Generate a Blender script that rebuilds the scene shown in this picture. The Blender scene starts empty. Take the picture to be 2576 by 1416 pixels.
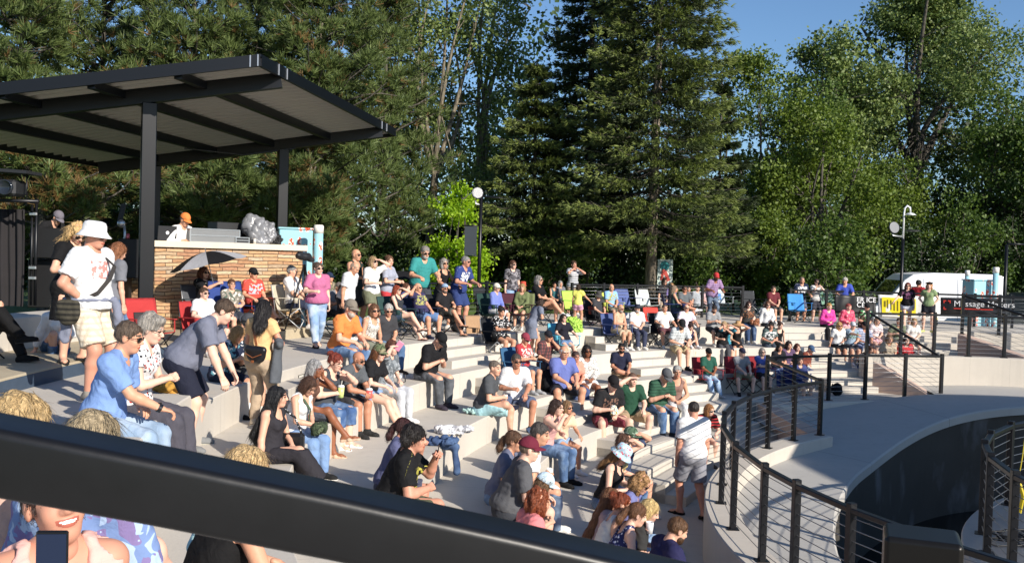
import bpy, math, random
import numpy as np
from mathutils import Vector, Matrix
R_=math.radians
random.seed(7); RNG=np.random.default_rng(11)
SC=bpy.context.scene; COL=SC.collection
# ---------------------------------------------------------------- camera model (photo read in a 2576 x 1416 frame)
F=2400.;U0=1288.;V0=708.;ZC=1.75
PIT=R_(1.5);ROL=R_(1.65)
_cp,_sp,_cr,_sr=math.cos(PIT),math.sin(PIT),math.cos(ROL),math.sin(ROL)
FWD=np.array((0,_cp,-_sp));_UP=np.array((0,_sp,_cp));_RT=np.array((1.,0,0))
RT=_cr*_RT+_sr*_UP;UP=-_sr*_RT+_cr*_UP
def ray(u,v): return FWD+(u-U0)/F*RT-(v-V0)/F*UP
def uz(u,v,z):
    d=ray(u,v);t=(z-ZC)/d[2];return Vector((d[0]*t,d[1]*t,z))
def ud(u,v,y):
    d=ray(u,v);t=y/d[1];return Vector((d[0]*t,y,ZC+d[2]*t))
def pr(p):
    q=np.array((p[0],p[1],p[2]-ZC));w=q@FWD
    return U0+F*(q@RT)/w, V0-F*(q@UP)/w, w
# ---------------------------------------------------------------- scene helpers
def tag(o,label=None,cat=None,group=None,kind=None):
    if label: o['label']=label
    if cat: o['category']=cat
    if group: o['group']=group
    if kind: o['kind']=kind
    return o
def empty(name,loc=(0,0,0),rz=0.,label=None,cat=None,group=None):
    o=bpy.data.objects.new(name,None);COL.objects.link(o);o.location=loc;o.rotation_euler=(0,0,rz)
    o.empty_display_size=.1
    return tag(o,label,cat,group)
def mesh(name,V,Fq,mats,parent=None,mi=None,smooth=True,loc=None,rz=0.):
    """V (n,3), Fq: (m,3|4) array or a list of such arrays / ragged lists"""
    me=bpy.data.meshes.new(name)
    V=np.asarray(V,dtype=np.float32)
    if isinstance(Fq,np.ndarray):
        m,k=Fq.shape
        me.vertices.add(len(V));me.vertices.foreach_set('co',V.ravel())
        me.loops.add(m*k);me.loops.foreach_set('vertex_index',np.ascontiguousarray(Fq,dtype=np.int32).ravel())
        me.polygons.add(m);me.polygons.foreach_set('loop_start',np.arange(0,m*k,k,dtype=np.int32))
        me.update(calc_edges=True)
    else:
        me.from_pydata([tuple(map(float,v)) for v in V],[],[tuple(int(i) for i in f) for f in Fq]);me.update()
    for m_ in (mats if isinstance(mats,(list,tuple)) else [mats]): me.materials.append(m_)
    if mi is not None: me.polygons.foreach_set('material_index',np.asarray(mi,dtype=np.int32))
    if smooth: me.polygons.foreach_set('use_smooth',np.ones(len(me.polygons),dtype=bool))
    o=bpy.data.objects.new(name,me);COL.objects.link(o)
    if parent: o.parent=parent
    if loc is not None: o.location=loc
    if rz: o.rotation_euler=(0,0,rz)
    return o
class MB:
    """collects boxes, tubes, discs into one mesh"""
    def __init__(s): s.v=[];s.f=[];s.m=[];s.cm=0
    def add(s,V,Fs):
        b=len(s.v);s.v+= [tuple(v) for v in V];s.f+=[tuple(i+b for i in f) for f in Fs];s.m+=[s.cm]*len(Fs);return s
    def box(s,c,size,M=None,bev=0.):
        x,y,z=[k/2 for k in size];c=Vector(c)
        if bev>0:
            b=min(bev,x*.9,y*.9,z*.9)
            P=[];
            for sx in(-1,1):
                for sy in(-1,1):
                    for sz in(-1,1):
                        P+=[Vector((sx*x,sy*(y-b),sz*(z-b))),Vector((sx*(x-b),sy*y,sz*(z-b))),Vector((sx*(x-b),sy*(y-b),sz*z))]
            V=[(M@p if M else p)+c for p in P]
            I=lambda a,b_,c_,k:((a*2+b_)*2+c_)*3+k
            Q=[]
            for k,(p,q) in enumerate(((1,2),(0,2),(0,1))):
                for sg in(0,1):
                    loop=[]
                    for (i,j) in((0,0),(1,0),(1,1),(0,1)):
                        t=[0,0,0];t[k]=sg;t[p]=i;t[q]=j;loop.append(I(t[0],t[1],t[2],k))
                    if (sg==1)==(k==1): loop=loop[::-1]
                    Q.append(loop)
            for k in range(3):  # edges along axis k
                p,q=[a for a in range(3) if a!=k]
                for i in(0,1):
                    for j in(0,1):
                        t0=[0,0,0];t1=[0,0,0];t0[p]=t1[p]=i;t0[q]=t1[q]=j;t1[k]=1
                        loop=[I(*t0,p),I(*t1,p),I(*t1,q),I(*t0,q)]
                        if ((i==j)==(k!=1)): loop=loop[::-1]
                        Q.append(loop)
            for a in(0,1):
                for b_ in(0,1):
                    for c_ in(0,1):
                        t=[I(a,b_,c_,0),I(a,b_,c_,1),I(a,b_,c_,2)]
                        if (a+b_+c_)%2==0: t=t[::-1]
                        Q.append(t)
            return s.add(V,Q)
        P=[Vector((sx*x,sy*y,sz*z)) for sx in(-1,1) for sy in(-1,1) for sz in(-1,1)]
        V=[(M@p if M else p)+c for p in P]
        return s.add(V,[(0,1,3,2),(4,6,7,5),(0,4,5,1),(2,3,7,6),(0,2,6,4),(1,5,7,3)])
    def bar(s,a,b,w,h,up=(0,0,1),bev=0.):
        a=Vector(a);b=Vector(b);d=b-a;L=d.length
        if L<1e-6:return s
        y=d/L;x=y.cross(Vector(up))
        if x.length<1e-4:x=y.cross(Vector((1,0,0)))
        x.normalize();z=x.cross(y)
        M=Matrix((x,y,z)).transposed()
        return s.box((a+b)/2,(w,L,h),M,bev)
    def tube(s,pts,r,n=8,cap=True):
        pts=[Vector(p) for p in pts];N=len(pts)
        rs=r if isinstance(r,(list,tuple)) else [r]*N
        V=[];prev=None
        for i,p in enumerate(pts):
            t=(pts[min(i+1,N-1)]-pts[max(i-1,0)]).normalized()
            if prev is None:
                x=t.cross(Vector((0,0,1)))
                if x.length<1e-3:x=t.cross(Vector((0,1,0)))
            else: x=prev-t*prev.dot(t)
            x.normalize();prev=x;y=t.cross(x)
            for k in range(n):
                a=2*math.pi*k/n;V.append(p+(x*math.cos(a)+y*math.sin(a))*rs[i])
        Q=[(i*n+k,i*n+(k+1)%n,(i+1)*n+(k+1)%n,(i+1)*n+k) for i in range(N-1) for k in range(n)]
        if cap: Q+=[tuple(range(n-1,-1,-1)),tuple(range((N-1)*n,N*n))]
        return s.add(V,Q)
    def lathe(s,prof,n=20,c=(0,0,0),M=None):
        V=[];c=Vector(c)
        for r,z in prof:
            for k in range(n):
                a=2*math.pi*k/n;p=Vector((r*math.cos(a),r*math.sin(a),z));V.append((M@p if M else p)+c)
        Q=[(i*n+k,i*n+(k+1)%n,(i+1)*n+(k+1)%n,(i+1)*n+k) for i in range(len(prof)-1) for k in range(n)]
        if prof[0][0]>1e-5: Q.append(tuple(range(n-1,-1,-1)))
        if prof[-1][0]>1e-5: Q.append(tuple(range((len(prof)-1)*n,len(prof)*n)))
        return s.add(V,Q)
    def build(s,name,mats,parent=None,smooth=False,loc=None,rz=0.):
        return mesh(name,s.v,s.f,mats,parent,s.m if isinstance(mats,(list,tuple)) else None,smooth,loc,rz)
# ---------------------------------------------------------------- materials
def srgb(h):
    if isinstance(h,str):
        h=h.lstrip('#');h=''.join(x*2 for x in h) if len(h)==3 else h;c=[int(h[i:i+2],16)/255 for i in(0,2,4)]
    else:c=h
    return tuple((x/12.92 if x<=.04045 else ((x+.055)/1.055)**2.4) for x in c)+(1.,)
_M={}
def newmat(name):
    m=bpy.data.materials.new(name);m.use_nodes=True;nt=m.node_tree
    return m,nt,nt.nodes['Principled BSDF']
def nd(nt,t,**k):
    n=nt.nodes.new(t)
    for a,b in k.items():
        if a.startswith('i_'): n.inputs[a[2:].replace('_',' ')].default_value=b
        else:setattr(n,a,b)
    return n
def plain(name,c,rough=.6,metal=0.,var=.12,scale=6.,bump=0.,bscale=60.,spec=None,coord='Object',emit=0):
    key=('plain',name)
    if key in _M:return _M[key]
    m,nt,b=newmat(name);L=nt.links
    c=srgb(c) if isinstance(c,str) else tuple(c)+(1.,)
    tc=nd(nt,'ShaderNodeTexCoord')
    n=nd(nt,'ShaderNodeTexNoise',i_Scale=scale,i_Detail=4.);L.new(tc.outputs[coord],n.inputs['Vector'])
    mx=nd(nt,'ShaderNodeMix',data_type='RGBA')
    mx.inputs['A'].default_value=tuple(x*(1-var) for x in c[:3])+(1,);mx.inputs['B'].default_value=tuple(min(1,x*(1+var)) for x in c[:3])+(1,)
    L.new(n.outputs['Fac'],mx.inputs['Factor']);L.new(mx.outputs['Result'],b.inputs['Base Color'])
    b.inputs['Roughness'].default_value=rough;b.inputs['Metallic'].default_value=metal
    if spec is not None:b.inputs['Specular IOR Level'].default_value=spec
    if bump:
        n2=nd(nt,'ShaderNodeTexNoise',i_Scale=bscale,i_Detail=3.);L.new(tc.outputs[coord],n2.inputs['Vector'])
        bp=nd(nt,'ShaderNodeBump',i_Strength=bump,i_Distance=.01);L.new(n2.outputs['Fac'],bp.inputs['Height']);L.new(bp.outputs['Normal'],b.inputs['Normal'])
    if emit:
        b.inputs['Emission Color'].default_value=c;b.inputs['Emission Strength'].default_value=emit
    _M[key]=m;return m
def fabric(c,pat=None,c2='#ffffff',c3=None):
    key=('fab',c,pat,c2,c3)
    if key in _M:return _M[key]
    m,nt,b=newmat('fabric_'+(pat or 'plain'));L=nt.links
    A=srgb(c);B=srgb(c2);C3=srgb(c3 or c2)
    def soft(c):
        l=.25*c[0]+.6*c[1]+.15*c[2];return tuple(min(.70,l+(x-l)*.86) for x in c[:3])+(1,)
    A,B,C3=soft(A),soft(B),soft(C3)
    tc=nd(nt,'ShaderNodeTexCoord');O=tc.outputs['Object']
    def mix(f,a,b_):
        x=nd(nt,'ShaderNodeMix',data_type='RGBA')
        for s,v in(('Factor',f),('A',a),('B',b_)):
            if isinstance(v,(tuple,float,int)): x.inputs[s].default_value=v
            else:L.new(v,x.inputs[s])
        return x.outputs['Result']
    def math_(op,a,b_=0.):
        x=nd(nt,'ShaderNodeMath',operation=op)
        for i,v in enumerate((a,b_)):
            if isinstance(v,(int,float)):x.inputs[i].default_value=v
            else:L.new(v,x.inputs[i])
        return x.outputs[0]
    n=nd(nt,'ShaderNodeTexNoise',i_Scale=7.,i_Detail=3.);L.new(O,n.inputs['Vector'])
    base=mix(n.outputs['Fac'],tuple(x*.86 for x in A[:3])+(1,),tuple(min(.9,x*1.1) for x in A[:3])+(1,))
    if pat in('stripe','plaid'):
        sp=nd(nt,'ShaderNodeSeparateXYZ');L.new(O,sp.inputs[0])
        def band(o,f,th):
            return math_('GREATER_THAN',math_('SINE',math_('MULTIPLY',o,f)),th)
        if pat=='stripe': base=mix(band(sp.outputs['Z'],105.,.1),base,B)
        else:
            xx=math_('ADD',sp.outputs['X'],math_('MULTIPLY',sp.outputs['Y'],.9))
            base=mix(math_('MULTIPLY',band(xx,95.,.35),.55),base,B);base=mix(math_('MULTIPLY',band(sp.outputs['Z'],95.,.35),.55),base,C3)
    elif pat in('floral','dots'):
        v=nd(nt,'ShaderNodeTexVoronoi',i_Scale=26. if pat=='floral' else 40.);L.new(O,v.inputs['Vector'])
        nz=nd(nt,'ShaderNodeTexNoise',i_Scale=60.);L.new(O,nz.inputs['Vector'])
        f=math_('LESS_THAN',math_('ADD',v.outputs['Distance'],math_('MULTIPLY',nz.outputs['Fac'],.35)),.52)
        sc=nd(nt,'ShaderNodeSeparateColor');L.new(v.outputs['Color'],sc.inputs[0])
        pc=mix(math_('GREATER_THAN',sc.outputs[0],.5),B,C3)
        base=mix(f,base,pc)
    elif pat in('camo','tie'):
        n2=nd(nt,'ShaderNodeTexNoise',i_Scale=16. if pat=='camo' else 9.,i_Detail=1.5,i_Distortion=1.2);L.new(O,n2.inputs['Vector'])
        n3=nd(nt,'ShaderNodeTexNoise',i_Scale=11.,i_Detail=1.5,i_Distortion=1.);L.new(tc.outputs['Object'],n3.inputs['Vector'])
        base=mix(math_('GREATER_THAN',n2.outputs['Fac'],.52),base,B);base=mix(math_('GREATER_THAN',n3.outputs['Fac'],.57),base,C3)
    elif pat=='denim':
        n2=nd(nt,'ShaderNodeTexNoise',i_Scale=5.,i_Detail=2.);L.new(O,n2.inputs['Vector'])
        rp=nd(nt,'ShaderNodeMapRange');rp.inputs[1].default_value=.45;rp.inputs[2].default_value=.72;L.new(n2.outputs['Fac'],rp.inputs[0])
        base=mix(math_('MULTIPLY',rp.outputs[0],.6),base,B)
    elif pat=='print':   # graphic on the chest
        sp=nd(nt,'ShaderNodeSeparateXYZ');L.new(tc.outputs['UV'],sp.inputs[0])
        n2=nd(nt,'ShaderNodeTexNoise',i_Scale=22.,i_Detail=2.);L.new(O,n2.inputs['Vector'])
        vor=nd(nt,'ShaderNodeTexVoronoi',i_Scale=13.);L.new(O,vor.inputs['Vector'])
        f=math_('MULTIPLY',math_('MULTIPLY',math_('LESS_THAN',math_('ABSOLUTE',math_('SUBTRACT',sp.outputs['X'],.5)),.17),math_('LESS_THAN',math_('ABSOLUTE',math_('SUBTRACT',sp.outputs['Y'],.5)),.11)),math_('GREATER_THAN',n2.outputs['Fac'],.5))
        base=mix(f,base,mix(math_('GREATER_THAN',vor.outputs['Distance'],.35),B,C3))
    L.new(base,b.inputs['Base Color'])
    b.inputs['Roughness'].default_value=.85;b.inputs['Specular IOR Level'].default_value=.2
    n4=nd(nt,'ShaderNodeTexNoise',i_Scale=14.,i_Detail=3.,i_Distortion=.8);L.new(O,n4.inputs['Vector'])
    bp=nd(nt,'ShaderNodeBump',i_Strength=.55,i_Distance=.02);L.new(n4.outputs['Fac'],bp.inputs['Height']);L.new(bp.outputs['Normal'],b.inputs['Normal'])
    _M[key]=m;return m
SKIN=['#d3a88f','#c99a7e','#b5846a','#8a5a40','#dcb7a2','#c3917a']
def skin(i):
    key=('skin',i)
    if key in _M:return _M[key]
    m,nt,b=newmat('skin');L=nt.links;c=srgb(SKIN[i])
    tc=nd(nt,'ShaderNodeTexCoord');n=nd(nt,'ShaderNodeTexNoise',i_Scale=9.,i_Detail=3.);L.new(tc.outputs['Object'],n.inputs['Vector'])
    mx=nd(nt,'ShaderNodeMix',data_type='RGBA');mx.inputs['A'].default_value=(c[0]*.95,c[1]*.80,c[2]*.76,1);mx.inputs['B'].default_value=(min(1,c[0]*1.03),c[1]*1.04,c[2]*1.04,1)
    L.new(n.outputs['Fac'],mx.inputs['Factor']);L.new(mx.outputs['Result'],b.inputs['Base Color'])
    b.inputs['Roughness'].default_value=.52;b.inputs['Specular IOR Level'].default_value=.35
    b.inputs['Subsurface Weight'].default_value=.0
    _M[key]=m;return m
def hairmat(c):
    key=('hair',c)
    if key in _M:return _M[key]
    m,nt,b=newmat('hair');L=nt.links;A=srgb(c)
    tc=nd(nt,'ShaderNodeTexCoord');mp=nd(nt,'ShaderNodeMapping');mp.inputs['Scale'].default_value=(55,55,7);L.new(tc.outputs['Object'],mp.inputs[0])
    n=nd(nt,'ShaderNodeTexNoise',i_Scale=1.6,i_Detail=4.,i_Distortion=.6);L.new(mp.outputs[0],n.inputs['Vector'])
    rp=nd(nt,'ShaderNodeMapRange');rp.inputs[1].default_value=.3;rp.inputs[2].default_value=.7;L.new(n.outputs['Fac'],rp.inputs[0])
    mx=nd(nt,'ShaderNodeMix',data_type='RGBA');mx.inputs['A'].default_value=tuple(x*.45 for x in A[:3])+(1,);mx.inputs['B'].default_value=tuple(min(.8,x*1.35) for x in A[:3])+(1,)
    L.new(rp.outputs[0],mx.inputs['Factor']);L.new(mx.outputs['Result'],b.inputs['Base Color'])
    b.inputs['Roughness'].default_value=.5;b.inputs['Specular IOR Level'].default_value=.4
    bp=nd(nt,'ShaderNodeBump',i_Strength=.9,i_Distance=.02);L.new(n.outputs['Fac'],bp.inputs['Height']);L.new(bp.outputs['Normal'],b.inputs['Normal'])
    _M[key]=m;return m
# ---------------------------------------------------------------- implicit surfaces: smooth unions of limbs meshed as one skin
def nrm(v):
    v=np.asarray(v,float);return v/max(1e-9,np.linalg.norm(v))
def Cap(a,b,ra,rb=None,k=.03,flat=0,sc=None):
    """tapered limb; flat=1 cuts its far end square; sc=(axis,factor) flattens it along an axis"""
    a=np.asarray(a,float);b=np.asarray(b,float);rb=ra if rb is None else rb;r=max(ra,rb)
    lo=np.minimum(a,b)-r;hi=np.maximum(a,b)+r;ab=b-a;L2=max(1e-9,ab@ab);ax=ab/math.sqrt(L2)
    def f(X,Y,Z):
        px,py,pz=X-a[0],Y-a[1],Z-a[2]
        t=np.clip((px*ab[0]+py*ab[1]+pz*ab[2])/L2,0,1)
        dx,dy,dz=px-t*ab[0],py-t*ab[1],pz-t*ab[2]
        if sc is not None:
            n,fac=sc;q=(dx*n[0]+dy*n[1]+dz*n[2])*(fac-1);dx=dx+q*n[0];dy=dy+q*n[1];dz=dz+q*n[2]
        d=np.sqrt(dx*dx+dy*dy+dz*dz)-(ra+(rb-ra)*t)
        if flat: d=np.maximum(d,(X-b[0])*ax[0]+(Y-b[1])*ax[1]+(Z-b[2])*ax[2])
        return d
    return (lo,hi,k,f)
def Ell(c,r,M=None,k=.04):
    c=np.asarray(c,float);r=np.asarray(r,float);rr=r.max();M=np.eye(3) if M is None else np.asarray(M,float)  # columns = axes
    ext=np.abs(M)@r
    def f(X,Y,Z):
        p=(X-c[0],Y-c[1],Z-c[2])
        q=[(p[0]*M[0,i]+p[1]*M[1,i]+p[2]*M[2,i])/r[i] for i in range(3)]
        k0=np.sqrt(q[0]**2+q[1]**2+q[2]**2);k1=np.sqrt((q[0]/r[0])**2+(q[1]/r[1])**2+(q[2]/r[2])**2)+1e-9
        return k0*(k0-1)/k1
    return (c-ext,c+ext,k,f)
def field(prims,cuts,h):
    lo=np.min([p[0] for p in prims],0)-3*h;hi=np.max([p[1] for p in prims],0)+3*h
    n=np.ceil((hi-lo)/h).astype(int)+1
    G=np.full(n,1.,np.float32)
    ax=[lo[i]+h*np.arange(n[i]) for i in range(3)]
    def sub(a,b,pad):
        s=[]
        for i in range(3):
            i0=max(0,int((a[i]-pad-lo[i])/h));i1=min(n[i],int((b[i]+pad-lo[i])/h)+2);s.append(slice(i0,max(i0+1,i1)))
        X,Y,Z=ax[0][s[0]][:,None,None],ax[1][s[1]][None,:,None],ax[2][s[2]][None,None,:]
        return tuple(s),X,Y,Z
    for a,b,k,f in prims:
        s,X,Y,Z=sub(a,b,k+2*h);d=f(X,Y,Z);g=G[s]
        w=np.maximum(k-np.abs(g-d),0)/k
        G[s]=np.minimum(g,d)-w*w*k*.25
    for c in cuts:
        if c[0]=='sub':
            a,b,k,f=c[1];s,X,Y,Z=sub(a,b,3*h);G[s]=np.maximum(G[s],-f(X,Y,Z))
        else:    # half space: keep side where (p-p0).n<0
            p,nv=np.asarray(c[1],float),np.asarray(c[2],float)
            G=np.maximum(G,((ax[0]-p[0])*nv[0])[:,None,None]+((ax[1]-p[1])*nv[1])[None,:,None]+((ax[2]-p[2])*nv[2])[None,None,:])
    return G,lo
def nets(G,lo,h):
    S=G<0
    c=np.zeros(tuple(k-1 for k in G.shape),np.int8)
    for i in(0,1):
        for j in(0,1):
            for k in(0,1): c+=S[i:i+c.shape[0],j:j+c.shape[1],k:k+c.shape[2]]
    I,J,K=np.nonzero((c>0)&(c<8));N=len(I)
    idx=np.full(c.shape,-1,np.int32);idx[I,J,K]=np.arange(N)
    P=np.zeros((N,3));W=np.zeros(N)
    cs=[(i,j,k) for i in(0,1) for j in(0,1) for k in(0,1)]
    val={q:G[I+q[0],J+q[1],K+q[2]] for q in cs}
    for a in cs:
        for d in range(3):
            if a[d]==0:
                b=list(a);b[d]=1;b=tuple(b);fa,fb=val[a],val[b]
                x=(fa<0)!=(fb<0);t=np.where(x,fa/np.where(x,fa-fb,1),0)
                for m in range(3): P[:,m]+=np.where(x,a[m]+(t if m==d else 0),0)
                W+=x
    P=P/W[:,None];V=(np.stack([I,J,K],1)+P)*h+lo
    Q=[]
    for d in range(3):
        e1,e2=[(1,2),(2,0),(0,1)][d]
        A=np.moveaxis(S,(d,e1,e2),(0,1,2));B=np.moveaxis(idx,(d,e1,e2),(0,1,2))
        a0,a1=A[:-1,1:-1,1:-1],A[1:,1:-1,1:-1];x,y,z=np.nonzero(a0!=a1)
        q=np.stack([B[x,y,z],B[x,y+1,z],B[x,y+1,z+1],B[x,y,z+1]],1)
        fl=a0[x,y,z];q=np.where(fl[:,None],q,q[:,::-1]);Q.append(q)
    return V,np.concatenate(Q)
def relax(V,Q,it=1,w=.5):
    for _ in range(it):
        A=np.zeros_like(V);C=np.zeros(len(V))
        for i in range(4):
            a,b=Q[:,i],Q[:,(i+1)%4]
            np.add.at(A,a,V[b]);np.add.at(C,a,1)
            np.add.at(A,b,V[a]);np.add.at(C,b,1)
        V=V*(1-w)+w*A/np.maximum(C,1)[:,None]
    return V
def wob(V,amp,freq,seed=0,ani=(1,1,1)):
    r=np.random.default_rng(seed);s=np.zeros(len(V))
    for _ in range(7):
        k=nrm(r.normal(size=3))*freq*r.uniform(.6,1.7)*np.array(ani);s+=np.sin(V@k+r.uniform(0,6.3)+1.5*np.sin(V@(k[[1,2,0]]*.5)))
    return s*amp/2.6
def normals(V,Q):
    n=np.cross(V[Q[:,2]]-V[Q[:,0]],V[Q[:,3]]-V[Q[:,1]]);N=np.zeros_like(V)
    for i in range(4): np.add.at(N,Q[:,i],n)
    return N/np.maximum(1e-12,np.linalg.norm(N,axis=1))[:,None]
def solid(prims,cuts=(),h=.012,rel=1,wr=0.,wf=70.,seed=0,ani=(1,1,1)):
    G,lo=field(prims,cuts,h);V,Q=nets(G,lo,h)
    if rel:V=relax(V,Q,rel,.4)
    if wr:V=V+normals(V,Q)*wob(V,wr,wf,seed,ani)[:,None]
    return V,Q
# ---------------------------------------------------------------- templates in head space (origin between the ears, +Y face, +Z up)
def head_tpl(h,fem,smile=False):
    f=.93 if fem else 1.
    P=[Ell((0,-.014,.03),(.075,.094,.088),k=.02),Ell((0,.03,-.035),(.060*f,.062,.085),k=.03),
       Ell((0,.052,-.092),(.030*f,.030,.024),k=.03),Ell((.036*f,.058,-.03),(.022,.022,.024),k=.025),Ell((-.036*f,.058,-.03),(.022,.022,.024),k=.025),
       Cap((-.036,.072,.026),(.036,.072,.026),.011,k=.02),
       Cap((0,.086,.012),(0,.106,-.026),.008,.0125,k=.012),Cap((.011,.094,-.03),(-.011,.094,-.03),.009,k=.01),
       Ell((0,.087,-.058),(.024,.011,.007),k=.008),Ell((0,.085,-.068),(.020,.011,.008),k=.006),
       Ell((.076,-.008,-.006),(.011,.021,.032),k=.012),Ell((-.076,-.008,-.006),(.011,.021,.032),k=.012),
       Cap((0,-.022,-.06),(0,-.03,-.135),.054 if not fem else .046,k=.03)]
    C=[('sub',Ell((.031,.094,.006),(.017,.012,.010))),('sub',Ell((-.031,.094,.006),(.017,.012,.010)))]
    G,lo=field(P,C,h)
    V,Q=nets(G,lo,h);V=relax(V,Q,1,.3)
    fc=V[Q].mean(1);mi=np.zeros(len(Q),int);ax=np.abs(fc[:,0])
    mi[(((ax-.031)/.016)**2+((fc[:,2]-.004)/.008)**2<1)&(fc[:,1]>.05)]=2
    mi[(((ax)/.027)**2+((fc[:,2]+.062)/.0105)**2<1)&(fc[:,1]>.078)]=1
    mi[(ax>.012)&(ax<.052)&(np.abs(fc[:,2]-.032+.1*(ax-.03))<.0065)&(fc[:,1]>.05)]=3
    if smile:
        mi[(((ax)/.033)**2+((fc[:,2]+.061-.006*(ax/.03)**2)/.0135)**2<1)&(fc[:,1]>.07)]=1;mi[(((ax)/.024)**2+((fc[:,2]+.060-.006*(ax/.03)**2)/.0047)**2<1)&(fc[:,1]>.07)]=4
    return V,Q,mi
def hand_tpl(h,style):
    cu={'relax':(22,28,20),'grip':(62,66,40),'flat':(6,6,4),'fist':(85,90,45),'spread':(8,10,6)}[style]
    P=[];xs=(.030,.0105,-.009,-.027);ln=(.92,1.03,.96,.76)
    for i,(x,l) in enumerate(zip(xs,ln)):
        b=np.array((x,.088-.004*abs(i-1),0.));P.append(Cap((x*.62,.012,0),b,.0145,.0118,k=.012,sc=((0,0,1),1.25)))
        p=b;a=0.;sp=(x*(.5 if style!='spread' else 4.))
        for L,c,r in zip((.040,.026,.021),cu,(.0098,.0088,.0075)):
            a+=R_(c+ (4*i if style=='relax' else 0));q=p+L*l*np.array((sp*.3 if style!='spread' else sp,math.cos(a),-math.sin(a)));P.append(Cap(p,q,r,r*.9,k=.004));p=q
    g=style in('grip','fist')
    P+=[Cap((.018,.018,-.004),(.040,.046,-.014 if not g else -.024),.0155,.012,k=.012),Cap((.040,.046,-.014 if not g else -.024),(.050 if not g else .036,.074,-.020 if not g else -.050),.0112,.0095,k=.004),
        Cap((.050 if not g else .036,.074,-.020 if not g else -.050),(.054 if not g else .018,.098,-.024 if not g else -.062),.0095,.008,k=.004)]
    P.append(Cap((0,-.03,0),(0,.02,0),.0255,.028,k=.01,sc=((0,0,1),1.3)))
    V,Q=nets(*field(P,(),h),h);return relax(V,Q,1,.3),Q
_T={}
def tpl(key,fn):
    if key not in _T:_T[key]=fn()
    return _T[key]
def hair_tpl(style,h):
    """shells around the skull; the face opening is cut away"""
    r=np.random.default_rng(len(style)*7+3)
    cut=[('sub',Ell((0,.108,-.035),(.068,.072,.098)))]
    cap=[Ell((0,-.018,.034),(.085,.103,.095),k=.02)]
    rag=.003;wf=90
    if style=='short':
        P=cap;cut+=[('half',(0,0,-.055),(0,0,-1)),('half',(0,.0,-.035),(0,.75,-.66)),('sub',Ell((.085,.012,-.028),(.03,.034,.04))),('sub',Ell((-.085,.012,-.028),(.03,.034,.04)))];rag=.004
    elif style=='crop':
        P=[Ell((0,-.017,.032),(.079,.098,.091),k=.02)];cut+=[('half',(0,0,-.05),(0,0,-1)),('half',(0,.0,-.03),(0,.75,-.66)),('sub',Ell((.085,.012,-.028),(.03,.034,.04))),('sub',Ell((-.085,.012,-.028),(.03,.034,.04)))];rag=.0015
    elif style=='fringe':   # bald on top, hair round the sides
        P=[Ell((0,-.02,.02),(.082,.098,.09),k=.02)];cut+=[('sub',Ell((0,.03,.11),(.075,.115,.075))),('half',(0,0,-.06),(0,0,-1)),('half',(0,.02,-.03),(0,.8,-.6))]
    elif style=='mop':
        P=[Ell((0,-.02,.036),(.096,.112,.104),k=.02),Ell((0,-.06,-.04),(.085,.06,.06),k=.04)]
        cut=[('sub',Ell((0,.115,-.05),(.066,.075,.088)))];rag=.006;wf=70
    elif style=='wavyshort':
        P=[Ell((0,-.022,.042),(.094,.110,.102),k=.03),Ell((.03,.05,.10),(.05,.05,.035),k=.03),Ell((0,-.06,-.03),(.078,.055,.06),k=.03)]
        cut+=[('sub',Ell((.085,.03,-.035),(.03,.032,.045))),('sub',Ell((-.085,.03,-.035),(.03,.032,.045)))];rag=.007;wf=60
    elif style in('bob','curlybob'):
        w=.018 if style=='curlybob' else 0
        P=cap+[Ell((0,-.035,-.05),(.096+w,.085+w,.10),k=.04),Ell((.066,.0,-.05),(.03+w,.05,.085),k=.03),Ell((-.066,.0,-.05),(.03+w,.05,.085),k=.03)]
        rag=.004 if style=='bob' else .012;wf=80 if style=='bob' else 75
        cut=[('sub',Ell((0,.115,-.045),(.060,.078,.105)))]
    elif style in('long','wavylong','verylong'):
        L={'long':.30,'wavylong':.27,'verylong':.50}[style]
        P=cap+[Cap((0,-.05,0),(0,-.125 if style!='verylong' else -.185,-L),.085,.06 if style!='verylong' else .075,k=.05,sc=((0,1,0),1.25)),Cap((.066,-.02,.0),(.085,-.04,-L*.75),.036,.026,k=.04),Cap((-.066,-.02,.0),(-.085,-.04,-L*.75),.036,.026,k=.04),
               Cap((.05,-.07,-.05),(.07,-.13-.1*(L>.4),-L*.9),.05,.03+.02*(L>.4),k=.04),Cap((-.05,-.07,-.05),(-.06,-.13-.1*(L>.4),-L*.95),.05,.03+.02*(L>.4),k=.04)]
        cut=[('sub',Ell((0,.115,-.045),(.060,.078,.112)))];rag=.005 if style!='wavylong' else .012;wf=75
    elif style=='ponytail':
        P=cap+[Ell((0,-.118,.02),(.028,.03,.03),k=.02),Cap((0,-.125,.01),(0,-.165,-.10),.036,.040,k=.02),Cap((0,-.165,-.10),(0,-.15,-.21),.040,.012,k=.02)]
        cut+=[('half',(0,.0,-.06),(0,.5,-.85)),('sub',Ell((.085,.012,-.03),(.03,.034,.04))),('sub',Ell((-.085,.012,-.03),(.03,.034,.04)))]
    elif style=='bun':
        P=cap+[Ell((0,-.11,.085),(.045,.042,.042),k=.012)]
        cut+=[('half',(0,.0,-.06),(0,.5,-.85)),('sub',Ell((.085,.012,-.03),(.03,.034,.04))),('sub',Ell((-.085,.012,-.03),(.03,.034,.04)))];rag=.006
    V,Q=nets(*field(P,cut,h),h);V=relax(V,Q,1,.3)
    N=normals(V,Q);V=V+N*wob(V,rag,wf,5,(1,1,.28))[:,None]
    if style in('wavylong','curlybob','mop'): V=V+N*wob(V,rag*.3,130,9)[:,None]
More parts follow.
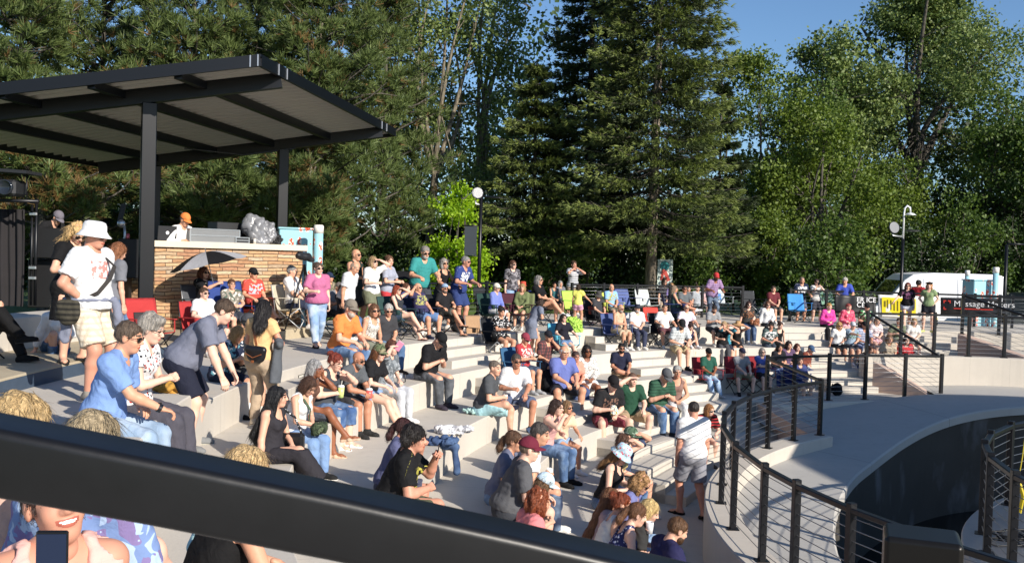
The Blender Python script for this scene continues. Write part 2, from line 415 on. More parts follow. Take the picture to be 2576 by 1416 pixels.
    if style not in('crop','fringe'):
        nS={'short':700,'verylong':1500,'long':1200,'wavylong':1300}.get(style,1000)
        if h>.008: nS//=3
        Lh={'short':.03,'mop':.05,'wavyshort':.045,'curlybob':.04,'bun':.04,'ponytail':.05}.get(style,.085);wd=.0019 if h<.008 else .004
        N=normals(V,Q);ii=r.integers(0,len(V),nS);P=V[ii]-N[ii]*.001;n=N[ii];g=np.array((0,-.25,-1.))+r.normal(size=(nS,3))*(.22 if style in('long','verylong','bob','short') else .36)
        t=g-n*(g*n).sum(1)[:,None];t/=np.linalg.norm(t,axis=1)[:,None]+1e-6;sd_=np.cross(t,n)*wd;fly=np.where(r.random(nS)<.06,.16,.05)[:,None];L_=(Lh*r.uniform(.5,1.3,nS))[:,None];rows=[]
        for k in range(4):
            f=k/3.;c=P+t*L_*f+n*(.0035*math.sin(f*2.4)+fly*L_*f*f)+np.array((0,0,-1.))*L_*.12*f*f;w_=1-.75*f;rows+=[c-sd_*w_,c+sd_*w_]
        A=np.stack(rows,1).reshape(-1,3);b=len(V)+np.arange(nS)*8;q=np.concatenate([np.stack([b+2*k,b+2*k+1,b+2*k+3,b+2*k+2],1) for k in range(3)])
        V=np.concatenate([V,A]);Q=np.concatenate([Q,q])
    return V,Q
def beard_tpl(h):
    P=[Ell((0,.035,-.065),(.065,.062,.062),k=.02),Ell((0,.058,-.098),(.034,.034,.028),k=.03)]
    C=[('sub',Ell((0,.095,-.02),(.052,.06,.034))),('half',(0,.0,-.02),(0,0,1)),('half',(0,.0,0),(0,-1,0)),('sub',Ell((0,.115,-.063),(.02,.03,.008)))]
    V,Q=nets(*field(P,C,h),h);return relax(V,Q,1,.3),Q
def hat_tpl(style,h):
    if style=='cap':
        V,Q=solid([Ell((0,-.015,.040),(.088,.107,.104),k=.02)],[('half',(0,0,.034),(0,-.12,-1)),('sub',Ell((0,-.015,.02),(.080,.099,.088)))],h,1)
        n,m=15,5;B=[]
        for j in range(m):
            for i in range(n):
                a=-1.15+2.3*i/(n-1);t=j/(m-1);rx=.082;ry=.09+t*.085*math.cos(a*.9)**.8
                B.append((rx*math.sin(a)*(1+.02*t),-.008+ry*math.cos(a) if t else -.008+.09*math.cos(a),.040-.020*(t**1.5)-.016*math.sin(a)**2+.004))
        B=np.array(B);T=B.copy();T[:,2]-=.005;nb=len(V);q=[]
        I=lambda i,j:nb+j*n+i;I2=lambda i,j:nb+n*m+j*n+i
        for j in range(m-1):
            for i in range(n-1): q+=[(I(i,j),I(i,j+1),I(i+1,j+1),I(i+1,j)),(I2(i,j),I2(i+1,j),I2(i+1,j+1),I2(i,j+1))]
        for i in range(n-1): q.append((I(i,m-1),I2(i,m-1),I2(i+1,m-1),I(i+1,m-1)))
        V=np.concatenate([V,B,T]);Q=np.concatenate([Q,np.array(q)])
        bt=MB();bt.lathe([(0,.148),(.006,.147),(.008,.142)],8,(0,-.015,0))
        return V,Q
    if style=='bucket': prof=[(.0,.135),(.05,.134),(.075,.122),(.086,.095),(.090,.045),(.094,.04),(.118,.018),(.142,-.004),(.140,-.009),(.115,.012),(.088,.034)]
    elif style=='fedora': prof=[(.0,.128),(.04,.135),(.066,.130),(.076,.105),(.086,.05),(.09,.042),(.125,.036),(.143,.044),(.142,.039),(.122,.031),(.086,.036)]
    elif style=='straw': prof=[(.0,.13),(.05,.128),(.075,.115),(.086,.05),(.092,.042),(.15,.03),(.19,.02),(.188,.015),(.148,.024),(.088,.036)]
    elif style=='beret': prof=[(.0,.125),(.06,.12),(.105,.10),(.11,.085),(.09,.06),(.082,.05)]
    n=28;V=[];
    for r,z in prof:
        for k in range(n):
            a=2*math.pi*k/n;wv=1+.03*math.sin(3*a+z*30)*(r>.1);V.append((r*math.cos(a),-.012+r*1.2*math.sin(a) if r<.1 else -.012+(r*1.08)*math.sin(a),z*wv+(.004*math.sin(2*a+1) if r>.1 else 0)))
    Q=[(i*n+k,i*n+(k+1)%n,(i+1)*n+(k+1)%n,(i+1)*n+k)[::-1] for i in range(len(prof)-1) for k in range(n)]
    return np.array(V),np.array(Q)
def glasses_mb(sun):
    m=MB()
    for s in(-1,1):
        V=[];n=12;g=Vector((s*.034,.097,.002))
        pts=[]
        for k in range(n):
            a=2*math.pi*k/n;x=math.cos(a);z=math.sin(a);x=math.copysign(abs(x)**.7,x)*.0285;z=math.copysign(abs(z)**.7,z)*.021
            pts.append((g.x+x,g.y-.30*abs(g.x+x-0)*.55+.004,g.z+z-.002))
        if sun:
            b=[(p[0],p[1]-.004,p[2]) for p in pts]
            m.add(pts+b,[tuple(range(n)) if s<0 else tuple(range(n)),tuple(range(2*n-1,n-1,-1))]+[(k,k+n,(k+1)%n+n,(k+1)%n) for k in range(n)])
        else: m.tube(pts+[pts[0],pts[1]],.0022,5,False)
        m.tube([(s*.062,.092,.006),(s*.078,.07,.008),(s*.081,.0,.006),(s*.08,-.02,-.01)],.0026,5)
    m.tube([(-.008,.103,.006),(.008,.103,.006)],.003,5)
    return m
# ---------------------------------------------------------------- skeleton
def ik(a,t,l1,l2,hint):
    a=np.asarray(a,float);t=np.asarray(t,float);d=t-a;L=np.linalg.norm(d)
    mx=(l1+l2)*.995
    if L>mx: t=a+d/L*mx;L=mx
    L=max(L,abs(l1-l2)+.02);u=nrm(t-a);x=(l1*l1-l2*l2+L*L)/(2*L);h2=max(l1*l1-x*x,0)
    n=np.asarray(hint,float);n=nrm(n-u*(n@u));return a+u*x+n*math.sqrt(h2),t
def rotx(a):
    c,s=math.cos(a),math.sin(a);return np.array(((1,0,0),(0,c,-s),(0,s,c)))
def roty(a):
    c,s=math.cos(a),math.sin(a);return np.array(((c,0,s),(0,1,0),(-s,0,c)))
def rotz(a):
    c,s=math.cos(a),math.sin(a);return np.array(((c,-s,0),(s,c,0),(0,0,1)))
def skeleton(p):
    s=p['H']/1.72;fem=p['sex']=='f';k=p['k'];J={'s':s}
    sw=(.170 if not fem else .152)*s*(1+.25*(p['fat']-1));hw=.088*s*(1+.2*(p['fat']-1))
    l1,l2=.285*s,.245*s;t1,t2=.425*s,.415*s
    sit=k!='stand';lean,l2n=p['lean'],p['l2n']
    P0=np.array((0,0,(.098*s if sit else .905*s)))
    if k=='stand' and p.get('bendk'): P0=P0+np.array(p['bendk'])*s
    A=rotz(R_(p.get('ptw',0)))@rotx(-R_(lean))@roty(R_(p.get('side',0)));B=rotz(R_(p['tw']))@rotx(-R_(l2n))@roty(R_(p.get('side',0)*1.3))
    W=P0+A@np.array((0,0,.19*s));NB=W+B@np.array((0,0,.325*s));
    yaw,pit=p['look'];Hm=rotz(R_(p['tw']+yaw))@rotx(-R_(pit+l2n*.25))@roty(R_(p.get('tilt',0)))
    HC=NB+(.6*B+.4*Hm)@np.array((0,.022*s,.155*s))
    J.update(P=P0,W=W,N=NB,A=A,B=B,Hm=Hm,HC=HC,sw=sw,hw=hw)
    SH=[NB+B@np.array((q*sw,.0,-.052*s)) for q in(1,-1)];J['S']=SH
    E,Wr,HD,HS=[],[],[],[]
    for i,q in enumerate((1,-1)):
        n=p['ar'][i];st='relax';fd=None
        o=np.array
        hd=lambda x,y,z:HC+Hm@o((q*x,y,z))*s
        if not isinstance(n,str): (t,hint,st)=n;t=o(t)*s if sit else o(t)*s;hint=o(hint);
        elif sit:
            t,hint={'lap':((q*.07,.27,.10),(q*.8,-.5,-.5)),'knee':((q*.11,.42,.13),(q*.7,-.4,-.6)),'phone':((q*.055,.34,.24),(q*.6,-.4,-.7)),
              'elbow':((q*.035,.47,.10),(q*.7,-.2,-.6)),'side':((q*.27,.02,-.06),(q*.4,-.9,0)),'back':((q*.27,-.24,-.06),(q*.5,-.8,.2)),'rest':((q*.27,.27,.16),(q*.5,-.8,-.3)),
              'hold':((q*.10,.33,.20),(q*.7,-.4,-.6)),'cross':((-q*.13,.20,.24),(q*.9,.2,-.3)),'point':((q*.05,.62,.38),(q*.3,0,-.9)),
              'up':((q*.07,.40,.46),(q*.5,0,-.9))}.get(n,(None,None)) if n not in('shade','face','drink','mouth') else (None,None)
            if t is not None:t=P0+o(t)*s;hint=o(hint)
        else:
            t,hint={'down':((q*.235,.05,-.08),(q*.2,-.9,0)),'hip':((q*.165,.045,.06),(q*.95,-.6,0)),'rail':((q*.20,.40,.15),(q*.5,-.5,-.5)),'cross':((-q*.13,.20,.26),(q*.9,.2,-.3)),
              'phone':((q*.06,.32,.26),(q*.6,-.4,-.7)),'hold':((q*.13,.30,.22),(q*.7,-.4,-.6)),'pocket':((q*.19,.06,-.02),(q*.6,-.8,0)),'up':((q*.06,.30,.52),(q*.6,0,-.8)),
              'out':((q*.46,.28,.10),(q*.2,-.6,-.5)),'wide':((q*.42,.12,.02),(q*.2,-.9,0))}.get(n,(None,None)) if n not in('shade','face','drink','mouth') else (None,None)
            if t is not None:t=P0+o(t)*s;hint=o(hint)
        if isinstance(n,str):
            if n=='shade':t=hd(.10,.085,.045);hint=o((q*.9,.3,-.3));st='flat';fd=Hm@o((-q*.95,.25,.1))
            if n=='face':t=hd(.075,.075,-.10);hint=o((q*.5,.3,-.8));st='relax';fd=Hm@o((-q*.1,-.12,.9))
            if n in('drink','mouth'):t=hd(.07,.17,-.11);hint=o((q*.8,.1,-.6));st='grip';fd=Hm@o((-q*.7,.1,.35))
            if n in('phone','up','hold'):st='grip'
            if n in('back','side'):st='flat'
            if n in('cross',):st='relax'
            if n=='rail':st='grip'
            if n=='wide':st='spread'
        e,t=ik(SH[i],t,l1,l2,hint)
        d=nrm(t-e) if fd is None else nrm(fd)
        if n in('side','back'): d=nrm(d*.3+o((q*.5,.5,-.1)))
        if n=='rail': d=nrm(o((0,1,-.25)))
        if n=='lap': d=nrm(o((-q*.65,.75,-.15)))
        if n=='knee': d=nrm(o((-q*.15,.8,-.45)))
        if n in('phone','elbow','hold','up'): d=nrm(d+o((-q*.5,.2,.05)))
        if n=='hip': d=nrm(o((-q*.5,.75,-.45)))
        up=o((q*.25,0,1.)) if n not in('down','pocket') else o((q,.0,.0))
        if n=='shade': up=o((0,.2,1))
        if n in('phone','up','hold','drink','mouth'): up=o((q*.8,.25,.5))
        if n=='face': up=Hm@o((q*.9,.35,0))
        if not isinstance(n,str): up=o((q*.5,.1,.9))
        E.append(e);Wr.append(t);HD.append((d,up));HS.append(st)
    J.update(E=E,Wr=Wr,HD=HD,HS=HS)
    HP=[P0+A@np.array((q*hw,.0,-.02*s)) for q in(1,-1)];J['HP']=HP
    KN,AN,FD=[],[],[]
    g=p['drop'];lg=p['lg']
    for i,q in enumerate((1,-1)):
        n=lg[i] if isinstance(lg,(tuple,list)) else lg
        o=np.array;f=o((q*.12,1,0))
        if sit:
            fz=-g+.082*s
            a,hint,f={'sit':((q*.11,.43*1,fz/s),(q*.12,.8,1),(q*.15,1,-.05)),'wide':((q*.22,.40,fz/s),(q*.5,.8,1),(q*.4,1,-.05)),'tuck':((q*.10,.30,fz/s),(q*.1,1,.8),(q*.1,1,-.1)),
              'fwd':((q*.12,.62,fz/s),(q*.1,.5,1),(q*.2,1,.12)),'over':((-q*.10,.62,fz/s+.24),(q*.1,.4,1),(-q*.25,1,.15)),'ank':((-q*.05,.56,fz/s),(q*.2,.6,1),(-q*.1,1,0)),
              'fig4':((-q*.24,.40,.10),(q*.8,.6,.35),(-q*.85,.35,.2)),'flat':((q*.14,.86,.0),(q*.1,.2,1),(q*.3,.5,.9)),'up':((q*.12,.40,-.02),(q*.15,.3,1),(q*.1,1,-.05)),'kneel':((q*.10,-.36,-.02),(0,1,.3),(0,-1,.2))}[n]
            a=P0*o((1,1,0))+o(a)*s
        else:
            a,hint,f={'stand':((q*.10,.0,.082),(q*.1,1,0),(q*.25,1,-.06)),'wide':((q*.19,.02,.082),(q*.2,1,0),(q*.4,1,-.06)),'stepf':((q*.08,.26,.082),(q*.05,1,0),(q*.1,1,.02)),
              'stepb':((q*.09,-.24,.10),(q*.05,1,0),(q*.15,1,-.3)),'ease':((q*.14,.10,.082),(q*.2,1,0),(q*.55,1,-.06))}[n];a=o(a)*s
        kk,a=ik(HP[i],a,t1,t2,hint);KN.append(kk);AN.append(a);FD.append(nrm(f))
    J.update(K=KN,AN=AN,FD=FD);return J
def limbs(J,p,kind,x=0.):
    """list of primitives; x = cloth offset"""
    s=J['s'];fat=p['fat'];fem=p['sex']=='f';f2=1+.75*(fat-1);fb=1+1.5*max(0,fat-1) if not fem else 1+1.2*max(0,fat-1)
    P0,W,N,A,B=J['P'],J['W'],J['N'],J['A'],J['B'];o=np.array
    T=[]
    if kind in('torso','upper'):
        cw=.150 if not fem else .134
        T+=[Ell(W+B@o((0,.005,.15))*s,o((cw*(.55+.45*fat)+x,.100*f2+x,.165+x))*s,B,.06*s),
            Ell(W+B@o((0,.012*fb,.01))*s,o(((.138 if not fem else .122)*f2+x,.098*fb+x,.13+x))*s,(A+B)/2,.07*s),
            Cap(J['S'][0]+(J['S'][1]-J['S'][0])*.06,J['S'][1]+(J['S'][0]-J['S'][1])*.06,(.054 if not fem else .046)*s+x,k=.06*s),
            Cap(N+B@o((.05,-.012,.0))*s,J['S'][0]+B@o((0,-.005,.012))*s,.036*s+x,.036*s+x,k=.05*s),Cap(N+B@o((-.05,-.012,.0))*s,J['S'][1]+B@o((0,-.005,.012))*s,.036*s+x,.036*s+x,k=.05*s)]
        if fem:
            for q in(1,-1):T.append(Ell(W+B@o((q*.062,.085*f2,.17))*s,o((.062,.055,.06))*s*(.85+.3*(fat-.8))+x*.6,B,.04*s))
    if kind in('torso','lower'):
        T+=[Ell(P0+A@o((0,-.004,.0))*s,o(((.152 if not fem else .160)*f2+x,.108*f2+x,.115+x))*s,A,.06*s)]
        for i,q in enumerate((1,-1)):
            T.append(Ell(P0+A@o((q*.07,-.045,-.035))*s,o((.088,.085,.085))*s*f2+x,A,.05*s))
    return T
def arm(J,p,i,x=0.,r=1.):
    s=J['s'];f=.6+.4*p['fat'];f*= .88 if p['sex']=='f' else 1.
    S,E,Wr=J['S'][i],J['E'][i],J['Wr'][i];m=E+(Wr-E)*.3
    return [Cap(S,E,.054*s*f+x,.041*s*f+x,k=.035*s),Cap(E,m,.040*s*f+x,.041*s*f+x,k=.02*s),Cap(m,Wr,.041*s*f+x,.0275*s*f+x,k=.02*s)]
def leg(J,p,i,x=0.):
    s=J['s'];f=.5+.5*p['fat']
    H,K,A=J['HP'][i],J['K'][i],J['AN'][i];m=K+(A-K)*.32;d=nrm(A-K);bk=nrm(np.cross(np.cross(d,J['FD'][i]),d))
    m=m-bk*.012*s
    return [Cap(H,K,.086*s*f+x,.056*s*f+x,k=.05*s),Cap(K,m,.053*s*f+x,.056*s*f+x,k=.03*s),Cap(m,A,.055*s*f+x,.036*s*f+x,k=.02*s)]
def foot(J,i,x=0.,sole=False):
    s=J['s'];A,f=J['AN'][i],J['FD'][i];up=nrm(np.array((0,0,1))-f*f[2]);rt=np.cross(f,up)
    heel=A-f*.045*s-up*.045*s;ball=A+f*.125*s-up*.050*s;toe=A+f*.172*s-up*.052*s
    return [Cap(heel,ball,.033*s+x,.030*s+x,k=.03*s,sc=(rt,.78)),Cap(ball,toe,.031*s+x,.022*s+x,k=.02*s,sc=(rt,.72)),Cap(A-up*.01*s,A+f*.07*s-up*.045*s,.035*s+x,.026*s+x,k=.03*s),Cap(A+up*.02*s,heel,.034*s+x,.032*s+x,k=.03*s)],(heel,toe,up,f,rt)
def xf(V,M,t,s=1.): return (V*s)@np.asarray(M).T+t
DARK=lambda:plain('eye_dark','#241a16',.3);LIP=lambda i:plain('lip%d'%i,['#b8675c','#b0604f','#96503f','#6b3a2c','#c4746a','#a85c4c'][i],.45)
SHOES={'sneaker':1,'boot':1,'sandal':0,'flat':1,'bare':0}
def build_person(root,p,J,h,near):
    s=J['s'];sk=p['skin'];o=np.array;HC,Hm=J['HC'],J['Hm'];fem=p['sex']=='f'
    sd=p['seed']
    # body
    T=limbs(J,p,'torso')+[Cap(J['N']+J['B']@o((0,-.01,-.03))*s,HC+Hm@o((0,-.028,-.075))*s,(.058 if not fem else .049)*s*(.6+.4*p['fat']),(.055 if not fem else .047)*s*(.7+.3*p['fat']),k=.05*s)]
    for i in(0,1):
        T+=arm(J,p,i)+leg(J,p,i)
        if p['sh'][0] in('sandal','bare'): T+=foot(J,i,-.004)[0]
    V,Q=solid(T,(),h,1);Vs=[V];Qs=[Q];mi=[np.zeros(len(Q),int)];n=len(V)
    hh=.0048 if near else .0075
    hv,hq,hm=tpl(('head',fem,near,p['smile']),lambda:head_tpl(hh,fem,p['smile']))
    fx=o((1+.22*(p['fat']-1),1+.1*(p['fat']-1),1.))
    Vs.append(xf(hv*fx,Hm,HC,s));Qs.append(hq+n);mi.append(hm);n+=len(hv)
    for i,q in enumerate((1,-1)):
        st=J['HS'][i];tv,tq=tpl(('hand',st,near),lambda:hand_tpl(.0042 if near else .0068,st))
        d,up=J['HD'][i];z=nrm(up-d*(d@up));x=np.cross(d,z)
        # thumb must point to the body's midline: right hand (+x side) thumb towards -x when palm is down
        M=np.stack([x*1.,d,z],1);tv=tv*o((-q,1,1));tqq=tq if q<0 else tq[:,::-1]
        Vs.append(xf(tv,M,J['Wr'][i],s*(.93 if fem else 1.02)));Qs.append(tqq+n);mi.append(np.zeros(len(tq),int));n+=len(tv)
    mats=[skin(sk),LIP(sk),DARK(),hairmat(p['hair'][1] if p['hair'][1] else '#3a2a1e'),plain('teeth','#f2ebe0',.3)]
    mesh('body',np.concatenate(Vs),np.concatenate(Qs),mats,root,np.concatenate(mi))
    # shirt / dress
    kind,col=p['top'][:2];pat=p['top'][2:] ;fm=fabric(col,*pat)
    P0,W,N,A,B=J['P'],J['W'],J['N'],J['A'],J['B'];fat=p['fat'];sit=p['k']!='stand'
    slv={'tee':.62,'polo':.66,'long':1.,'tank':0,'dress':.0,'jacket':1.,'cami':0,'blouse':.34,'shirt':.70,'dresst':.5}[kind]
    x=.016*s if kind not in('jacket','shirt','tee','blouse') else .021*s
    T=limbs(J,p,'upper',x)
    for i,q in enumerate((1,-1)):
        S,E,Wr=J['S'][i],J['E'][i],J['Wr'][i];f=(.6+.4*fat)*(.88 if fem else 1)
        if slv>0 and slv<1:
            e=S+(E-S)*(slv+.12)
            T.append(Cap(S,e,.060*s*f+x,(.058 if kind!='blouse' else .062)*s*f+x,k=.05*s,flat=1))
        elif slv==1:
            T+=[Cap(S,E,.058*s*f+x,.048*s*f+x,k=.04*s),Cap(E,E+(Wr-E)*.93,.047*s*f+x,.033*s*f+x,k=.03*s,flat=1)]
    hem=P0+A@o((0,0,-.03 if not sit else .0))*s
    loose=.02*s if kind not in('tank','cami') else .006*s
    fb=1+1.3*max(0,fat-1);f2=1+.75*(fat-1)
    if kind in('dress','dresst'):
        T+=limbs(J,p,'lower',x)
        if sit:
            for i in(0,1): T.append(Cap(J['HP'][i],J['HP'][i]+(J['K'][i]-J['HP'][i])*1.02,.10*s*f2+x,.085*s*f2+x,k=.09*s,flat=1))
            T.append(Cap((J['HP'][0]+J['HP'][1])/2,(J['K'][0]+J['K'][1])/2,.09*s,.07*s,k=.09*s,flat=1))
        else:
            T.append(Cap(P0,P0+o((0,.01,-.40))*s,.155*s*f2,.20*s*f2,k=.06*s,flat=1,sc=((0,1,0),1.25)))
    else:
        T.append(Ell(P0+A@o((0,.012*fb-.012,.04))*s,o(((.158 if not fem else .160)*f2,.116*fb+.012*f2,.13))*s+x+loose,A,.06*s))
    nk=.066*s if kind in('tee','long','jacket','blouse','dresst') else .060*s
    cuts=[]
    if kind not in('dress','dresst'): cuts.append(('half',hem,A@o((0,0,-1.))))
    nd_=HC+Hm@o((0,-.02,-.06))*s
    if kind in('tank','cami','dress'):
        dz=.055 if kind!='cami' else .11
        cuts.append(('sub',Cap(N+B@o((0,.055,-dz))*s,N+B@o((0,.05,.10))*s,.078*s,.082*s)))
        cuts.append(('sub',Cap(N+B@o((0,-.05,-dz*.6))*s,N+B@o((0,-.02,.10))*s,.068*s,.08*s)))
        for i,q in enumerate((1,-1)):
            cuts.append(('sub',Cap(J['S'][i]+B@o((q*.012,0,.07))*s,J['S'][i]+B@o((q*.03,0,-.09))*s,.058*s,.048*s)))
            if kind=='cami': cuts.append(('sub',Cap(J['S'][i]+B@o((q*.02,-.02,-.03))*s,J['S'][i]+B@o((q*.0,.04,.06))*s,.07*s)))
    else:
        fr=.025 if kind in('tee','long','dresst') else .05
        cuts.append(('sub',Cap(N+B@o((0,fr,-.022 if kind!='shirt' else -.04))*s,N+B@o((0,.04,.12))*s,nk*.92,nk*1.15)))
    V,Q=solid(T,cuts,h,1,(.0032 if sit else .0028)*s,52,sd,(1,1,1.5))
    so=mesh({'tank':'tank_top','cami':'tank_top','dress':'dress','dresst':'dress','polo':'polo_shirt','jacket':'jacket','blouse':'blouse'}.get(kind,'shirt'),V,Q,fm,root)
    if pat and pat[0]=='print':
        uv=so.data.uv_layers.new(name='UVMap');Lc=(V-(W+B@o((0,0,.16))*s))@B;U=np.stack([.5+Lc[:,0]*1.1,.5+Lc[:,2]*1.1],1);U[Lc[:,1]<.03]=0
        uv.data.foreach_set('uv',U[Q.ravel()].astype(np.float32).ravel())
    if kind in('polo','shirt','jacket') and near:
        T=[Cap(N+B@o((0,.004,-.012))*s,N+B@o((0,.016,.035))*s,.072*s,.068*s,k=.01)]
        V,Q=solid(T,[('sub',Cap(N+B@o((0,.0,-.03))*s,N+B@o((0,.024,.07))*s,.062*s,.060*s)),('sub',Ell(N+B@o((0,.10,.0))*s,o((.03,.05,.08))*s)),('half',N+B@o((0,.02,.022))*s,B@o((0,.25,1.)))],h*.8,1)
        mesh('collar',V,Q,fm,so)
    # trousers etc.
    kind,col=p['bot'][:2];pat=p['bot'][2:]
    if kind!='none':
        fm=fabric(col,*pat) if pat else fabric(col,'denim',p.get('fade','#9db4d0')) if kind in('jeans','capri') else fabric(col)
        x=.015*s;T=limbs(J,p,'lower',x);f=.5+.5*fat
        up={'jeans':1.,'pants':1.,'wide':1.,'shorts':.90,'short':.45,'capri':.5,'skirt':.6,'mini':.4}[kind]
        for i in(0,1):
            H,K,An=J['HP'][i],J['K'][i],J['AN'][i]
            if kind in('jeans','pants'):
                m=K+(An-K)*.35
                T+=[Cap(H,K,.090*s*f+x,.063*s*f+x,k=.05*s),Cap(K,m,.062*s*f+x,.060*s*f+x,k=.03*s),Cap(m,K+(An-K)*.99,.060*s*f+x,.047*s+x,k=.02*s,flat=1)]
            elif kind=='wide': T+=[Cap(H,K,.094*s*f+x,.078*s*f+x,k=.05*s),Cap(K,K+(An-K)*.98,.078*s*f+x,.092*s+x,k=.03*s,flat=1)]
            elif kind=='capri': T+=[Cap(H,K,.092*s*f+x,.066*s*f+x,k=.05*s),Cap(K,K+(An-K)*.45,.064*s*f+x,.064*s*f+x,k=.03*s,flat=1)]
            elif kind in('shorts','short'): T+=[Cap(H,H+(K-H)*up,.094*s*f+x,(.082 if kind=='shorts' else .088)*s*f+x*1.5,k=.05*s,flat=1)]
            else:
                T+=[Cap(H,H+(K-H)*up,.105*s*f+x,.10*s*f+x,k=.10*s,flat=1)]
        V,Q=solid(T,[('half',P0+A@o((0,0,.10))*s,A@o((0,0,1.)))],h,1,.0032*s,56,sd+3,(1,1,.7))
        mesh({'jeans':'jeans','capri':'jeans','shorts':'shorts','short':'shorts','skirt':'skirt','mini':'skirt'}.get(kind,'trousers'),V,Q,fm,root)
    # shoes
    kind,col=p['sh'][:2]
    for i in(0,1):
        Pp,(heel,toe,upv,f,rt)=foot(J,i,.006*s)
        sm=fabric(col)
        if kind in('sneaker','flat','boot'):
            T=list(Pp)
            if kind=='boot': T.append(Cap(J['AN'][i],J['AN'][i]+(J['K'][i]-J['AN'][i])*.45,.046*s,.052*s,k=.02,flat=1))
            V,Q=solid(T,[('half',heel-upv*.034*s,-upv)]+([('half',J['AN'][i]+upv*(.035 if kind=='sneaker' else .0)*s,upv)] if kind!='boot' else []),min(h,.012),1)
            sh=mesh('boot' if kind=='boot' else 'shoe',V,Q,sm,root)
            if kind!='boot' and near:
                V,Q=solid([Cap(heel-upv*.026*s,toe-upv*.022*s,.040*s,.037*s,sc=(rt,.8))],[('half',heel-upv*.022*s,upv),('half',heel-upv*.037*s,-upv)],min(h,.010),1)
                mesh('sole',V,Q,plain('sole_'+(p['sh'][2] if len(p['sh'])>2 else '#e8e4da'),p['sh'][2] if len(p['sh'])>2 else '#e8e4da'),sh)
        elif kind=='sandal':
            V,Q=solid([Cap(heel-upv*.03*s,toe-upv*.024*s,.041*s,.039*s,sc=(rt,.75)),Cap(heel+f*.10*s-rt*.036*s-upv*.02*s,heel+f*.10*s+rt*.036*s-upv*.02*s,.035*s,k=.004),
              ],[('sub',Cap(heel+f*.04*s,toe,.033*s)),('half',heel-upv*.04*s,-upv)],min(h,.011),0)
            mesh('sandal',V,Q,sm,root)
            if near:
                V2=[]
        if kind in('sneaker',) and len(p['sh'])>3: pass
    if p.get('sock'):
        for i in(0,1):
            V,Q=solid([Cap(J['AN'][i]-np.array((0,0,.0)),J['AN'][i]+(J['K'][i]-J['AN'][i])*p['sock'][1],.043*s,.049*s,flat=1)],(),min(h,.012),1);mesh('sock',V,Q,fabric(p['sock'][0]),root)
    # hair, hats, glasses
    st,col=p['hair'][:2]
    hp=.0062 if near else .010
    Mh=Matrix(Hm.tolist()).to_4x4();Mh.translation=Vector(HC);SM=Matrix.Diagonal((s*fx[0],s*fx[1],s,1))
    def child(name,vq,mat,extra=None):
        key=('me',name,id(vq[0]),mat.name)
        if key in _T:
            ob=bpy.data.objects.new(name,_T[key]);COL.objects.link(ob);ob.parent=root
        else:
            ob=mesh(name,vq[0],vq[1],mat,root);_T[key]=ob.data
        ob.matrix_local=Mh@SM@(extra or Matrix.Identity(4));return ob
    if st!='bald':
        child('hair',tpl(('hair',st,near),lambda:hair_tpl(st,hp)),hairmat(col))
    if p.get('beard'): child('beard',tpl(('beard',near),lambda:beard_tpl(.006)),hairmat(p['beard']))
    if p['hat']:
        hs_,hc=p['hat'][:2];ex=None
        if len(p['hat'])>2 and p['hat'][2]=='back': ex=Matrix.Rotation(math.pi,4,'Z')
        ex=(ex or Matrix.Identity(4))@Matrix.Diagonal((1.06,1.05,1.05,1))
        pt=[q for q in p['hat'][2:] if q!='back']
        hat=child({'cap':'cap','bucket':'bucket_hat','fedora':'fedora','straw':'straw_hat','beret':'beret','visor':'visor'}[hs_],tpl(('hat',hs_,near),lambda:hat_tpl('cap' if hs_=='visor' else hs_,.0058 if near else .009)),fabric(hc,*pt),ex)
    if p['gl']:
        key=('gl',p['gl'])
        if key not in _T:
            g=glasses_mb(p['gl'][0]=='s');_T[key]=(np.array(g.v),g.f)
        g=_T[key];cg={'sun':'#100d0c','eye':'#1c1816','sunbrown':'#3a1c10','sunred':'#7a2a18','sunwhite':'#101010','eyered':'#7a1c1c'}[p['gl']]
        child('sunglasses' if p['gl'][0]=='s' else 'glasses',g,plain('lens'+cg,cg,.12 if p['gl'][0]=='s' else .4),Matrix.Translation((0,(1.0 if not fem else .0)*.002,0)))
    return J
